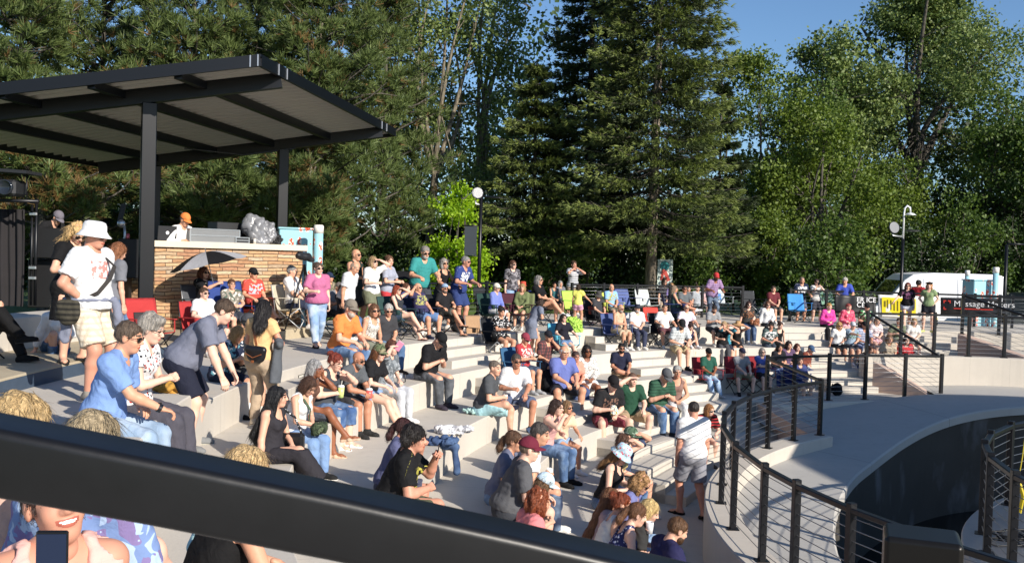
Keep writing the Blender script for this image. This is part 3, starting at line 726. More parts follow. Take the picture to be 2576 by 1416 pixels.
# ---------------------------------------------------------------- placing people
CX,CY=11.1,11.4
RAD=[14.55,13.4,12.15,10.95,9.75,8.5]
LZ=[0,-.46,-.92,-1.38,-1.84,-2.30]
def ring(R,ph,z=0.):
    k=1.08 if ph>0 else 1.;return Vector((CX-R*math.cos(R_(ph)),CY+R*k*math.sin(R_(ph)),z))
def rad_of(x,y): return math.hypot(x-CX,(y-CY)/(1.08 if y>CY else 1.))
REPORT=[];PEOPLE={}
def P(label,u,v,lv,k='sit',hd=0,sex='m',H=None,fat=1.,skin=0,hair=('short','#3a2a1e'),hat=None,gl=None,top=('tee','#222222'),bot=('jeans','#3f5c80'),sh=('sneaker','#d8d4cc'),
      ar='lap',lg=None,lean=None,look=(0,0),tw=0,side=0,tilt=0,ptw=0,beard=None,sock=None,foot=None,d=None,snap=True,group=None,edge=None,fade='#8fabc9',bendk=None,drop=None,smile=False,name='person',h=None,seat=None,dz=0,lean2=None,lvR=None):
    z0=LZ[lv] if isinstance(lv,int) else lv
    H0=H or (1.76 if sex=='m' else 1.64)
    if isinstance(ar,str) or (isinstance(ar,tuple) and len(ar)==3 and not isinstance(ar[0],str) and not isinstance(ar[2],(str,tuple))): ar=(ar,ar)
    if lg is None: lg='sit' if k!='stand' else 'ease'
    if lean is None: lean={'sit':8,'chair':-14,'ground':0,'stand':0}[k]
    if seat is None: seat={'sit':0.,'chair':.40,'ground':0.,'stand':0}[k]
    if drop is None: drop={'sit':.46,'chair':.40,'ground':0.,'stand':0}[k]
    p=dict(k=k,sex=sex,fat=fat,skin=skin,hair=hair,hat=hat,gl=gl,top=top,bot=bot,sh=sh,ar=ar,lg=lg,lean=lean,tw=tw,look=look,side=side,tilt=tilt,ptw=ptw,beard=beard,sock=sock,fade=fade,bendk=bendk,drop=drop,smile=smile,seed=len(REPORT)*3+1)
    p['l2n']=lean2 if lean2 is not None else {'sit':lean+9,'chair':lean+12,'ground':lean+8,'stand':lean+2}[k]
    p['lean']=lean;
    if k=='stand' and foot is None and d is None: raise ValueError(label)
    li=min(range(6),key=lambda i:abs(LZ[i]-z0))
    auto=False
    if d is None and foot is None and (k=='chair' or (k=='sit' and not snap)):
        Rt={0:15.3,1:13.95,2:12.75,3:11.6,4:10.3,5:9.2}[li] if k=='chair' else RAD[li]+.14
        if lvR: Rt=lvR
        try: d=ring(Rt,phi_u(u,Rt)).y;auto=True
        except ValueError: pass
    def solve(Hh):
        p['H']=Hh;J=skeleton(p)
        topz=.118*J['s'] if not hat else .135*J['s']
        tp=J['HC']+np.array((0,0,topz))
        if d is None and foot is None:
            q=uz(u,v,z0+seat+dz+tp[2])
        elif foot is not None:
            g=uz(foot[0],foot[1],z0);q=ud(u,v,g.y)
        else: q=ud(u,v,d)
        a=math.atan2(CY-q.y,CX-q.x)+R_(hd)-math.pi/2
        c,s_=math.cos(a),math.sin(a)
        if foot is not None: pos=Vector((g.x,g.y,z0))
        else:
            pos=Vector((q.x-(c*tp[0]-s_*tp[1]),q.y-(s_*tp[0]+c*tp[1]),z0+seat+dz))
        return J,pos,a,q,tp
    if foot is not None or d is not None:   # height from the head
        lo=H0
        for _ in range(3):
            J,pos,a,q,tp=solve(lo);need=(q.z-z0-seat-dz)/tp[2];lo=min(2.02 if sex=='m' else 1.9,max((1.36 if auto or d is not None else 1.45) if name=='person' else .8,1.0*lo*((need-1)*(1.0)+1)))
            if H: lo=H;break
        Hh=lo;J,pos,a,q,tp=solve(Hh)
    elif k=='sit' and snap and edge is None and H is None:
        best=None
        for i in range(16):
            Hh=(1.52 if sex=='f' else 1.6)+i*.022;J,pos,a,q,tp=solve(Hh);e=abs(rad_of(pos.x,pos.y)-RAD[lv]-.14)
            if best is None or e<best[0]: best=(e,Hh)
        Hh=best[1];J,pos,a,q,tp=solve(Hh)
    else: Hh=H0;J,pos,a,q,tp=solve(Hh)
    if 'SETZ' in globals() and k=='sit': pass
    vv=pr(pos+Vector((0,0,tp[2])))[1]-v;dep=pos.y;root=empty(name,pos,a,label,'person',group)
    near=dep<14.5
    hv=h or max(.0105,min(.019,dep*.00085))
    build_person(root,p,J,hv*(Hh/1.72 if Hh<1.4 else 1),near)
    r=rad_of(pos.x,pos.y);PEOPLE[label]=(root,J,p)
    REPORT.append('%-60s dv%+.0f y%.1f x%.1f R%.2f H%.2f%s'%(label[:60],vv,pos.y,pos.x,r,Hh,' <<<' if (k=='sit' and snap and isinstance(lv,int) and abs(r-RAD[lv]-.14)>.3) else ''))
    return root,J,pos,a
def at_hand(pp,i,off=(0,.09,-.01)):
    root,J,pos,a=pp;d,up=J['HD'][i];d=nrm(d);z=nrm(up-d*(d@up));x=np.cross(d,z)
    q=J['Wr'][i]+(x*off[0]+d*off[1]+z*off[2])
    M=Matrix.Rotation(a,3,'Z');return M@Vector(q)+root.location, M@Vector(d), M@Vector(z)
# ---------------------------------------------------------------- light, sky, camera
cam=bpy.data.cameras.new('camera');co=bpy.data.objects.new('camera',cam);COL.objects.link(co);SC.camera=co
cam.sensor_width=36;cam.lens=36*F/2576;cam.clip_end=2000;cam.clip_start=.05
co.matrix_world=Matrix.Translation((0,0,ZC))@Matrix(np.stack([RT,UP,-FWD],1).tolist()).to_4x4()
cam.dof.use_dof=True;cam.dof.focus_distance=13.;cam.dof.aperture_fstop=24.
SUNT=Vector((-.68,.73,0)).normalized();EL=R_(26)      # horizontal travel of the light, elevation
to_sun=Vector((-SUNT.x*math.cos(EL),-SUNT.y*math.cos(EL),math.sin(EL)))
w=bpy.data.worlds.new('World');SC.world=w;w.use_nodes=True;nt=w.node_tree
sky=nt.nodes.new('ShaderNodeTexSky');sky.sky_type='NISHITA';sky.sun_disc=False;sky.sun_elevation=EL
sky.sun_rotation=math.atan2(to_sun.x,to_sun.y);sky.air_density=1.0;sky.dust_density=.25;sky.ozone_density=5.5
nt.links.new(sky.outputs[0],nt.nodes['Background'].inputs[0]);nt.nodes['Background'].inputs[1].default_value=.10
sl=bpy.data.lights.new('sun','SUN');sl.energy=5.0;sl.angle=R_(.53);sl.color=(1,.92,.81);so=bpy.data.objects.new('sun',sl);COL.objects.link(so)
so.rotation_euler=to_sun.to_track_quat('Z','Y').to_euler();so.location=(20,-20,20)
SC.view_settings.view_transform='Standard';SC.view_settings.look='None';SC.view_settings.exposure=.47;SC.view_settings.gamma=1
SC.cycles.max_bounces=6;SC.cycles.transparent_max_bounces=8
# ---------------------------------------------------------------- concrete
def concrete(name,c,joint=0.,stain=.25,dark=None,radial=True):
    m,nt,b=newmat(name);L=nt.links;A=srgb(c)
    tc=nd(nt,'ShaderNodeTexCoord');O=tc.outputs['Object']
    def M_(op,a,b_=0.):
        x=nd(nt,'ShaderNodeMath',operation=op)
        for i,v in enumerate((a,b_)):
            if isinstance(v,(int,float)):x.inputs[i].default_value=v
            else:L.new(v,x.inputs[i])
        return x.outputs[0]
    def mix(f,a,b_):
        x=nd(nt,'ShaderNodeMix',data_type='RGBA')
        for s,v in(('Factor',f),('A',a),('B',b_)):
            if isinstance(v,(tuple,float,int)): x.inputs[s].default_value=v
            else:L.new(v,x.inputs[s])
        return x.outputs['Result']
    n1=nd(nt,'ShaderNodeTexNoise',i_Scale=.9,i_Detail=6.,i_Roughness=.65);L.new(O,n1.inputs['Vector'])
    n2=nd(nt,'ShaderNodeTexNoise',i_Scale=45.,i_Detail=3.);L.new(O,n2.inputs['Vector'])
    mp=nd(nt,'ShaderNodeMapping');mp.inputs['Scale'].default_value=(5,5,.5) if not dark else (1.6,1.6,.8);L.new(O,mp.inputs[0])
    n3=nd(nt,'ShaderNodeTexNoise',i_Scale=1.,i_Detail=4.);L.new(mp.outputs[0],n3.inputs['Vector'])
    ct=mix(n1.outputs['Fac'],tuple(x*(1-stain) for x in A[:3])+(1,),tuple(min(1,x*(1+stain*.45)) for x in A[:3])+(1,))
    ct=mix(M_('MULTIPLY',n2.outputs['Fac'],.22),ct,tuple(x*.55 for x in A[:3])+(1,))
    rp=nd(nt,'ShaderNodeMapRange');rp.inputs[1].default_value=.55;rp.inputs[2].default_value=.75;L.new(n3.outputs['Fac'],rp.inputs[0])
    ct=mix(M_('MULTIPLY',rp.outputs[0],.22),ct,tuple(x*.6 for x in A[:3])+(1,))
    if dark:  # pale run marks on a dark wall
        rp2=nd(nt,'ShaderNodeMapRange');rp2.inputs[1].default_value=.56;rp2.inputs[2].default_value=.78;L.new(n3.outputs['Fac'],rp2.inputs[0])
        ct=mix(M_('MULTIPLY',rp2.outputs[0],.7),ct,srgb(dark))
    if joint:
        sp=nd(nt,'ShaderNodeSeparateXYZ');L.new(O,sp.inputs[0])
        if radial:
            an=M_('ARCTAN2',M_('SUBTRACT',sp.outputs['Y'],CY),M_('SUBTRACT',CX,sp.outputs['X']))
            q=M_('MULTIPLY',an,180/math.pi/joint)
        else:q=M_('DIVIDE',sp.outputs['X'],joint)
        fr=M_('ABSOLUTE',M_('SUBTRACT',M_('FRACT',q),.5))
        ct=mix(M_('MULTIPLY',M_('GREATER_THAN',fr,.4975),.55),ct,tuple(x*.35 for x in A[:3])+(1,))
    L.new(ct,b.inputs['Base Color']);b.inputs['Roughness'].default_value=.82;b.inputs['Specular IOR Level'].default_value=.25
    bp=nd(nt,'ShaderNodeBump',i_Strength=.25,i_Distance=.01);L.new(n2.outputs['Fac'],bp.inputs['Height']);L.new(bp.outputs['Normal'],b.inputs['Normal'])
    return m
CON=concrete('concrete_pale','#c7c0b5',7.,.17);CON2=concrete('concrete_wall','#c5bdb1',4.4,.2);CONR=concrete('concrete_rough','#b9ac93',0,.4);DECK=concrete('concrete_deck','#b4b1ab',26.,.2)
DARKW=concrete('concrete_stained','#4a4742',0,.45,'#7c7d80');PAVE=concrete('concrete_paving','#c2bbae',9.,.18);PINK=concrete('cheek_stone','#c4ab9c',0,.2)
def sweep(name,prof,phs,mats,parent=None,mi=None,close=False):
    """prof: (R,z) list or function of phi, swept round the stage centre"""
    f=prof if callable(prof) else (lambda p:prof)
    V=[];m=len(f(phs[0]))
    for p in phs:
        for R,z in f(p): V.append(ring(R,p,z))
    Q=[];I=[]
    for i in range(len(phs)-1):
        for j in range(m if close else m-1):
            a,b=i*m+j,i*m+(j+1)%m;Q.append((a,a+m,b+m,b));I.append(mi[j] if mi else 0)
    if close: Q+=[tuple(range(m)),tuple(range((len(phs)-1)*m,len(phs)*m))[::-1]];I+=[mi[0] if mi else 0]*2
    o=mesh(name,V,Q,mats,parent,I if mi else None,False)
    return o
def phs(a,b,st=2.):
    n=max(2,int(abs(b-a)/st)+1);return [a+(b-a)*i/(n-1) for i in range(n)]
def phi_u(u,R,z=0.):
    best=None
    for i in range(0,2200):
        p=-80+i*.1;q=ring(R,p,z)
        if q.y<1: continue
        a=pr(q)
        if abs(a[0]-u)<6 and (best is None or (abs(a[0]-u)<best[0]-1 or a[2]>best[2]+1.)): best=(abs(a[0]-u),p,a[2])
    if best is None: raise ValueError((u,R))
    p0=best[1]
    for k in range(-20,21):
        p=p0+k*.02
        if abs(pr(ring(R,p,z))[0]-u)<best[0]: best=(abs(pr(ring(R,p,z))[0]-u),p,0)
    return best[1]
# ground sheet and lawn
n=60;xs=np.linspace(-60,60,n);xs=np.sign(xs)*(np.abs(xs)/60)**1.6*400;ys=-40+((np.arange(n)/(n-1))**1.7)*700
V=[]
for y in ys:
    for x in xs:
        R=rad_of(x,y);z=-5.5
        if R>15.5 : z=-.04
        z2=-1.05*min(1,max(0,(y-31)/6))*min(1,max(0,(x-6)/5))
        V.append((x,y,z+z2 if R>15.5 else z))
Q=np.array([(j*n+i,j*n+i+1,(j+1)*n+i+1,(j+1)*n+i) for j in range(n-1) for i in range(n-1)])
GR=plain('lawn','#4a5f26',.95,0,.35,1.2,.6,40)
tag(mesh('ground',V,Q,GR,None,None,True),kind='structure')
ch=.012
def tier(i,a,b,outer):
    R,z=RAD[i],LZ[i]
    tag(sweep('terrace',[(outer,z),(R+ch,z),(R,z-ch),(R,z-.475)],phs(a,b,1.5),CON),kind='structure')
tag(sweep('plaza',[(19.6,0),(RAD[0]+ch,0),(RAD[0],-ch),(RAD[0],-.475)],phs(-75,112,1.5),CON),kind='structure')
PH=[60,60,84,84,60,60]
tier(1,-75,108,RAD[0]);tier(2,-75,84,RAD[1]);tier(3,-75,84,RAD[2]);tier(4,-75,58,RAD[3])
tag(sweep('floor',[(RAD[4],LZ[5]),(8.0,LZ[5])],phs(-75,58,1.5),PAVE),kind='structure')
tag(sweep('lower_floor',[(RAD[3],LZ[4]),(10.3,LZ[4])],phs(58,84,1.5),PAVE),kind='structure')
# step blocks of the aisles
def flight(i,pm,wdeg,n=2,seat=True):
    z=LZ[i];o=None;lab=None
    for k in range(1,n+1):
        h=z-.46*k/(n+1);r=RAD[i]
        pp=phs(pm-wdeg/2,pm+wdeg/2,1.)
        x=sweep('step',[(r-.001,h),(r-.36*k+.01,h),(r-.36*k,h-.01),(r-.36*k,h-.47+.46*k/(n+1)),(r-.001,h-.47+.46*k/(n+1))],pp,CON,None,None,True)
        tag(x,kind='structure')
    # recessed light in the riser
    zz=z-.20;q=ring(RAD[i]-.36*n-.004,pm+wdeg*.2,z-.46+.075);
    mb=MB();c=ring(RAD[i]-.003,pm+wdeg*.5+1.0,z-.16);t=ring(1,pm+wdeg*.5+1.0+90)-Vector((CX,CY,0));t.normalize()
    mb.bar(c-t*.10,c+t*.10,.012,.05);mb.cm=1;mb.bar(c-t*.085,c+t*.085,.016,.034)
    mb.build('step_light',[plain('steel_frame','#55534e',.4,.6),plain('lamp_glass','#d8d4c8',.3)],x)
for i in range(4): flight(i,(32.2,33.2,34.2,35.2)[i],8.5+.5*i)
for i in range(4): flight(i,53.5,6.)
for i in range(3): flight(i,77.2,6.)
for i in range(2): flight(i,92,9.)
flight(0,8,4.5);flight(4,33,14,2)
# raised walk behind the upper terrace, seat wall
A_=phs(-12,26.5,1.2)
st=sweep('raised_walk',[(19.5,.19),(16.90,.19),(16.88,.175),(16.88,-.02)],A_,[CONR,plain('step_paint','#3b4a5c',.7,0,.2,8)],None,[0,0,0])
tag(st,kind='structure')
o=sweep('painted_riser',[(16.876,.165),(16.876,.0)],phs(-9,12,1.2),plain('step_paint','#3b4a5c',.7,0,.2,8));tag(o,kind='structure')
o=sweep('seat_wall',[(19.,.19),(19.,.66),(18.42,.66),(18.4,.64),(18.4,.19)],phs(-6,15,1.2),CON,None,None,True);tag(o,'pale stone seat wall on the raised walk below the black stage drape','wall')
o=sweep('seat_slab',[(15.25,.0),(15.25,.165),(14.57,.165),(14.555,.15),(14.555,.0)],phs(-46,-4.5,1.5),CON,None,None,True);tag(o,'thick pale concrete seat slab under the blue polo and flecked blouse couple','bench')
# ---------------------------------------------------------------- railings
BLK=plain('black_metal','#15161a',.38,.3,.15,20,spec=.5);CAB=plain('steel_cable','#8d8f92',.35,.8,.1,30)
def railing(pts,label,h=1.06,posts=None,cables=9,flat=True,group=None,ps=.075,top=.055,name='railing',end=True,hz=None):
    pts=[Vector(p) for p in pts];hz=hz or [h]*len(pts)
    root=empty(name,pts[len(pts)//2],0,label,'railing',group);iv=-root.location
    for i,p in enumerate(pts):
        if posts is not None and i not in posts: continue
        m=MB();d=(pts[min(i+1,len(pts)-1)]-pts[max(i-1,0)]).normalized();d.z=0;d.normalize();M=Matrix((d,Vector((-d.y,d.x,0)),Vector((0,0,1)))).transposed()
        m.box(p+iv+Vector((0,0,hz[i]/2+.02)),(ps,ps,hz[i]+.04),M,.006);m.box(p+iv+Vector((0,0,.006)),(ps*1.9,ps*1.9,.012),M)
        m.build('post',BLK,root)
    m=MB()
    for i,(a,b) in enumerate(zip(pts[:-1],pts[1:])): m.bar(a+iv+Vector((0,0,hz[i]-top/2)),b+iv+Vector((0,0,hz[i+1]-top/2)),top*1.3,top,bev=.008)
    m.build('handrail',BLK,root)
    for c in range(cables):
        m=MB();f=(c+.9)/(cables+.8)
        m.tube([p+iv+Vector((0,0,hz[i]*f)) for i,p in enumerate(pts)],.0048,6);m.build('cable',CAB,root,True)
    return root
W1=-1.55
def lowwall(name,label,prof,p0,p1,mat,group='low concrete walls carrying the cable railings'):
    o=sweep(name,prof,phs(p0,p1,1.5),mat,None,None,True);tag(o,label,'wall',group);return o
lowwall('low_wall','curved pale low wall at the stage edge beside the white-shirted standing man',[(8.5,-2.4),(8.5,W1-.015),(8.485,W1),(8.085,W1),(8.07,W1-.015),(8.07,-2.4)],-62,53.5,CON2)
lowwall('low_wall','shaded low concrete wall of panel blocks in front of the middle seating section',[(10.85,-2.0),(10.85,LZ[3]-.003),(10.35,LZ[3]-.003),(10.335,LZ[3]-.018),(10.335,-2.0)],59.5,86.5,CON2)
lowwall('low_wall','sunlit concrete panel wall at far right under the upper cable railing',[(12.1,-1.6),(12.1,LZ[1]-.003),(11.75,LZ[1]-.003),(11.735,LZ[1]-.018),(11.735,-1.6)],79.5,101,CON2)
def cheek(p0,p1,label):
    a,b=Vector(p0),Vector(p1);d=(b-a);d.z=0;d.normalize();s=Vector((-d.y,d.x,0))*.17
    V=[];zb=-2.45
    for q in(a,b): V+=[q+s,q-s,Vector((q.x-s.x,q.y-s.y,zb)),Vector((q.x+s.x,q.y+s.y,zb))]
    o=mesh('cheek_wall',V,[(0,1,5,4),(1,2,6,5),(2,3,7,6),(3,0,4,7),(0,3,2,1),(4,5,6,7)],PINK,None,None,False);tag(o,label,'wall')
e1=ring(8.28,52.6,W1);s2=ring(10.6,59.8,LZ[3]);cheek(s2+Vector((0,.1,-.01)),e1+Vector((.0,.05,-.01)),'sloping pinkish cheek wall between the stage-side wall and the shaded panel wall')
e2=ring(10.6,86,LZ[3]);s3=ring(11.95,80,LZ[1]);cheek(s3+Vector((0,.1,-.01)),e2+Vector((0,.15,-.01)),'sloping brown cheek wall beside the dark-clad seated people at right')
e3=ring(11.95,100.3,LZ[1]);s4=ring(13.5,95,0);cheek(s4,e3+Vector((0,.1,-.01)),'sloping cheek wall at far right by the striped step shadows')
RG='cable railings along the terraces'
us=[2205,2010,1905,1840,1815];ph1=[phi_u(1813,8.28,W1)]
near=[Vector(uz(1905,1410,W1)),Vector(uz(1840,1330,W1)),Vector(uz(1815,1265,W1))]
def phof(q): return math.degrees(math.atan2((q.y-CY)/(1.08 if q.y>CY else 1),CX-q.x))
pn=[phof(q) for q in near]
allp=[-60,-50,-41,-33,-25.5,-18,-11.5]+pn+[phof(uz(1813,1218,W1)),phof(uz(1845,1180,W1)),phof(uz(1880,1150,W1)),phof(uz(1931,1127,W1)),phof(uz(1993,1107,W1)),52.6]
railing([ring(8.28,p,W1) for p in allp],'long curved black cable railing on the stage-side low wall',group=RG)
railing([e1+Vector((.05,.25,0)),s2+Vector((-.05,-.2,0))],'short sloped black railing down the pinkish cheek wall',posts=[],group=RG,cables=7)
railing([ring(10.6,p,LZ[3]) for p in (59.8,64.3,69.8,75.3,81,86)],'black cable railing on the shaded panel wall of the middle section',group=RG)
railing([e2+Vector((0,.2,0)),s3+Vector((0,-.2,0))],'sloped black railing down the brown cheek wall',posts=[],group=RG,cables=7)
railing([ring(11.95,p,LZ[1]) for p in (80,84.4,88.6,92.8,97,100.3,104)],'black cable railing on the sunlit panel wall at far right',group=RG)
railing([e3+Vector((0,.2,0)),s4+Vector((0,-.1,0))],'sloped black railing at the far right cheek wall',posts=[],group=RG,cables=7)
railing([ring(13.5,p,0) for p in (95,99,104,109)],'black railing at far right above the last cheek wall',group=RG)
# upper fences
pL=[phi_u(u,17.2) for u in(869,930,1005,1060,1135,1222,1300)]
railing([ring(17.2,p,.0) for p in pL],'black railing of the upper plaza that people lean on behind the reclining man',group=RG)
pM=[phi_u(u,18.0) for u in(1437,1516,1600,1683,1765,1866)]
railing([ring(18.0,p,-.06) for p in pM],'black cable railing across the upper plaza in front of the big spruce trunk',group=RG)
pR=[phi_u(u,16.9) for u in(1986,2077,2170,2262,2355,2450,2545,2640)]
railing([ring(16.9,p,-.07) for p in pR],'black cable railing at the back right before the white van',group=RG)
# ---------------------------------------------------------------- canal deck, dark canal wall, water
def Rm(p):
    t=[(-80,7.9),(-40,7.5),(-2,7.13),(10,6.72),(30,6.58),(50,6.93),(67,7.6),(81,8.4),(91,8.65),(112,9.2)]
    for (a,b),(c,d) in zip(t[:-1],t[1:]):
        if p<=c:
            x=(p-a)/(c-a);return b+(d-b)*x
    return t[-1][1]
def Zd(p):
    x=max(0,min(1,(p-46)/50));return -1.78+.62*x*x*(3-2*x)
def Rin(p): return 8.2 if p<53 else (8.2+(p-53)/4*2.3 if p<57 else (10.5 if p<86 else 12.))
Rm0=Rm
def Rm(p): return sum(Rm0(p+k*2.)*w_ for k,w_ in((-5,.06),(-4,.07),(-3,.09),(-2,.11),(-1,.12),(0,.1),(1,.12),(2,.11),(3,.09),(4,.07),(5,.06)))
pp=phs(-75,112,1.5)
tag(sweep('deck',lambda p:[(Rin(p),Zd(p)),((Rin(p)+Rm(p))/2,Zd(p)-.01),(Rm(p)+.03,Zd(p)-.02),(Rm(p),Zd(p)-.05),(Rm(p),Zd(p)-.2),(Rm(p)+.06,Zd(p)-.2)],pp,DECK),kind='structure')
o=sweep('canal_wall',lambda p:[(Rm(p)+.05,Zd(p)-.15),(Rm(p)+.05,-3.9)],pp,DARKW);tag(o,'dark water-stained curved canal wall with pale run marks','wall')
WAT=plain('water','#07090a',.08,0,.3,3,.15,9)
tag(mesh('water',[(CX+9*math.cos(a/40*6.2832),CY+9.6*math.sin(a/40*6.2832),-3.45) for a in range(40)],[tuple(range(40))],WAT,None,None,False),kind='structure')
# stage platform in the canal
SX,SY,SR=10.2,8.6,5.46
def sring(R,a,z=0.): return Vector((SX-R*math.cos(R_(a)),SY+R*math.sin(R_(a)),z))
V=[];N=120
for R,z in((SR-.05,-3.6),(SR,-1.33),(SR-.02,-1.30),(.02,-1.30)): V+=[sring(R,360*k/N,z) for k in range(N)]
Q=np.array([(i*N+k,i*N+(k+1)%N,(i+1)*N+(k+1)%N,(i+1)*N+k) for i in range(3) for k in range(N)])[:,::-1]
pl=mesh('stage_platform',V,Q,CON2,None,None,False);tag(pl,'round pale stage platform with a curved edge at the lower right corner','stage')
railing([sring(5.25,p,-1.30) for p in (-40,-28,-16,-4,8,18,27,35.5,46,57,68)],'black cable railing round the stage platform at lower right',group=RG)
rr=random.Random(4)
for k in range(9):
    m=MB();p=sring(4.75+rr.uniform(-.25,.3),16+rr.uniform(-9,14),-1.285);a0=rr.uniform(0,6);L=[]
    for t in range(34):
        a=a0+t*.42;r=.10+.13*rr.random()+.05*math.sin(t);L.append((r*math.cos(a)*1.4+t*.006,r*math.sin(a),.012*rr.random()+.02*(t%5==0)))
    m.tube(L,.010,5);tag(m.build('cable',plain('rubber','#101113',.5),None,True,p),'tangled black cable lying on the stage platform','cable','loose cables on the stage platform')
m=MB();q=Vector(ud(2558,1300,10.6));q.z=-1.3;m.tube([q+Vector((.12,.1,1.35)),q+Vector((.05,.03,.98)),q+Vector((.0,0,.72))],.006,6);m.tube([q+Vector((0,0,.74)),q+Vector((-.05,0,.6)),q+Vector((-.05,.02,.42)),q+Vector((.03,.0,.36)),q+Vector((.05,-.02,.55)),q+Vector((.0,0,.72))],.022,6)
tag(m.build('strap',plain('yellow_strap','#b8a51c',.6)),'yellow strap hanging on the stage platform railing','strap')
# unseen canopy added out of frame; outline shaped so its shadow covers the canal
cn=empty('shade_canopy',(20,6,0),0,'dark flat stage canopy beyond the right edge shading the canal','canopy');m=MB();pc=[(15.5,12.3),(25,9.8),(27.5,-1),(17.6,1.6)]
m.add([(x-20,y-6,6.5) for x,y in pc]+[(x-20,y-6,6.75) for x,y in pc],[(0,1,2,3),(7,6,5,4),(0,4,5,1),(1,5,6,2),(2,6,7,3),(3,7,4,0)]);m.build('roof',BLK,cn)
for x,y in pc:
    m=MB();m.box(((x-20)*.93,(y-6)*.93,2.2),(.3,.3,8.6),None,.02);m.build('column',BLK,cn)
# foreground hand rail and metal box
fr=empty('handrail_fence',ud(760,1290,.80)-Vector((0,0,1.1)),0,'out-of-focus black square handrail crossing the foreground','railing')
RP=[Vector(ud(u,v,.79+.00007*max(-300,u))) for u,v in((-700,1010),(0,1142),(430,1224),(860,1311),(1290,1404),(1750,1510),(2500,1690))]
V=[];bw,bh,bb=.031,.0285,.008
sec=[]
for cx_,cy_,a0 in((bw-bb,-bh+bb,-90),(bw-bb,bh-bb,0),(-bw+bb,bh-bb,90),(-bw+bb,-bh+bb,180)):
    for k in range(6): a_=R_(a0+18*k);sec.append((cx_+bb*math.cos(a_),cy_+bb*math.sin(a_)))
NS=len(sec)
for i,p in enumerate(RP):
    t=(RP[min(i+1,6)]-RP[max(i-1,0)]).normalized();yv_=Vector((0,1,0));zv_=t.cross(yv_)*-1
    if zv_.z<0: zv_=-zv_
    V+=[p+yv_*a+zv_*b-fr.location for a,b in sec]
Q=[(i*NS+k,i*NS+(k+1)%NS,(i+1)*NS+(k+1)%NS,(i+1)*NS+k)[::-1] for i in range(6) for k in range(NS)]
rl=mesh('handrail',V,Q,plain('painted_rail','#101012',.40,.0,.4,30,.03,40,spec=.42),fr)
for p in(RP[0],RP[6]):
    m=MB();m.box(p-fr.location-Vector((0,0,.75)),(.06,.06,1.44),None,.006);m.build('post',BLK,fr)
m=MB();q=ud(2320,1340,3.1);m.box((0,0,-.55),(.235,.20,1.1),Matrix.Rotation(-.35,3,'Z'),.012);bx=m.build('metal_box',plain('bronze_box','#211f1d',.38,.55,.2,12),None,False,q)
md=bx.modifiers.new('bevel','BEVEL');md.width=.008;md.segments=3
tag(bx,'dark bronze metal box with rounded edges at the bottom right','box')
# ---------------------------------------------------------------- pavilion
MET=plain('pavilion_steel','#090b11',.36,.1,.12,6,spec=.4);SEAM=plain('edge_trim','#b8bcc4',.4,.6)
def roofdeck():
    m,nt,b=newmat('roof_deck');L=nt.links
    b.inputs['Base Color'].default_value=srgb('#bcb8b2');b.inputs['Roughness'].default_value=.38;b.inputs['Metallic'].default_value=.0
    return m
y1=15.9
P1=Vector(ud(650,140,y1));y2=24.8
P2=Vector(ud(990,325,y2));P2.z=P1.z;Bv=(P2-P1);LB=Bv.length;Bv=Bv/LB;Av=Vector((-1,-.2,-.185));Av=Av/1.0
LA=6.45
pav=empty('pavilion',(0,0,0),0,'black steel pavilion with a tilted flat roof over the stone counter','pavilion')
zc=ZC
def rp(s,t,dz=0): return P1+Bv*s+Av*t+Vector((0,0,dz))   # s along depth, t leftwards down the slope
th=.19
# fascias (top at 0, bottom at -th)
m=MB();m.bar(rp(-.03,-.05,-th/2),rp(-.03,LA,-th/2),.06,th);m.build('front_fascia',MET,pav)
m=MB();m.bar(rp(0,-.03,-th/2),rp(LB,-.03,-th/2),.06,th);m.build('side_fascia',MET,pav)
m=MB();m.bar(rp(LB+.03,-.05,-th/2),rp(LB+.03,LA,-th/2),.06,th);m.build('rear_fascia',MET,pav)
m=MB();m.bar(rp(0,LA+.03,-th/2),rp(LB,LA+.03,-th/2),.06,th);m.build('side_fascia',MET,pav)
m=MB()
for s,t,d in((-.066,.10,0),(-.066,-.02,0),(.75,-.064,0),(1.15,-.064,0),(7.6,-.064,0),(8.05,-.064,0)):
    m.bar(rp(s,t,0),rp(s,t,-th),.018,.018,(0,1,0))
m.build('seam_strip',SEAM,pav)
nrmv=Bv.cross(Av).normalized()
# corrugated deck, ribs run across the slope
V=[];Qd=[];nR=int(LB/.30);prof=[]
for i in range(nR):
    s0=LB*i/nR;w_=LB/nR
    prof+=[(s0,-.05),(s0+w_*.78,-.05),(s0+w_*.82,-.105),(s0+w_*.96,-.105)]
prof.append((LB,-.05))
for s,dz in prof: V+=[rp(s,0,dz),rp(s,LA,dz)]
for i in range(len(prof)-1): Qd.append((2*i,2*i+1,2*i+3,2*i+2))
mesh('roof_deck',V,Qd,roofdeck(),pav,None,False)
m=MB();m.add([rp(-.06,-.06,.006),rp(LB+.06,-.06,.006),rp(LB+.06,LA+.06,.006),rp(-.06,LA+.06,.006),rp(-.06,-.06,-.04),rp(LB+.06,-.06,-.04),rp(LB+.06,LA+.06,-.04),rp(-.06,LA+.06,-.04)],[(0,1,2,3),(7,6,5,4),(0,4,5,1),(1,5,6,2),(2,6,7,3),(3,7,4,0)]);m.build('roof_sheet',MET,pav)
sF=1.05;sR=7.85
for s in(sF,sR):
    m=MB();m.bar(rp(s,.0,-th-.03),rp(s,LA-.02,-th-.03),.18,.26);m.build('main_beam',MET,pav)
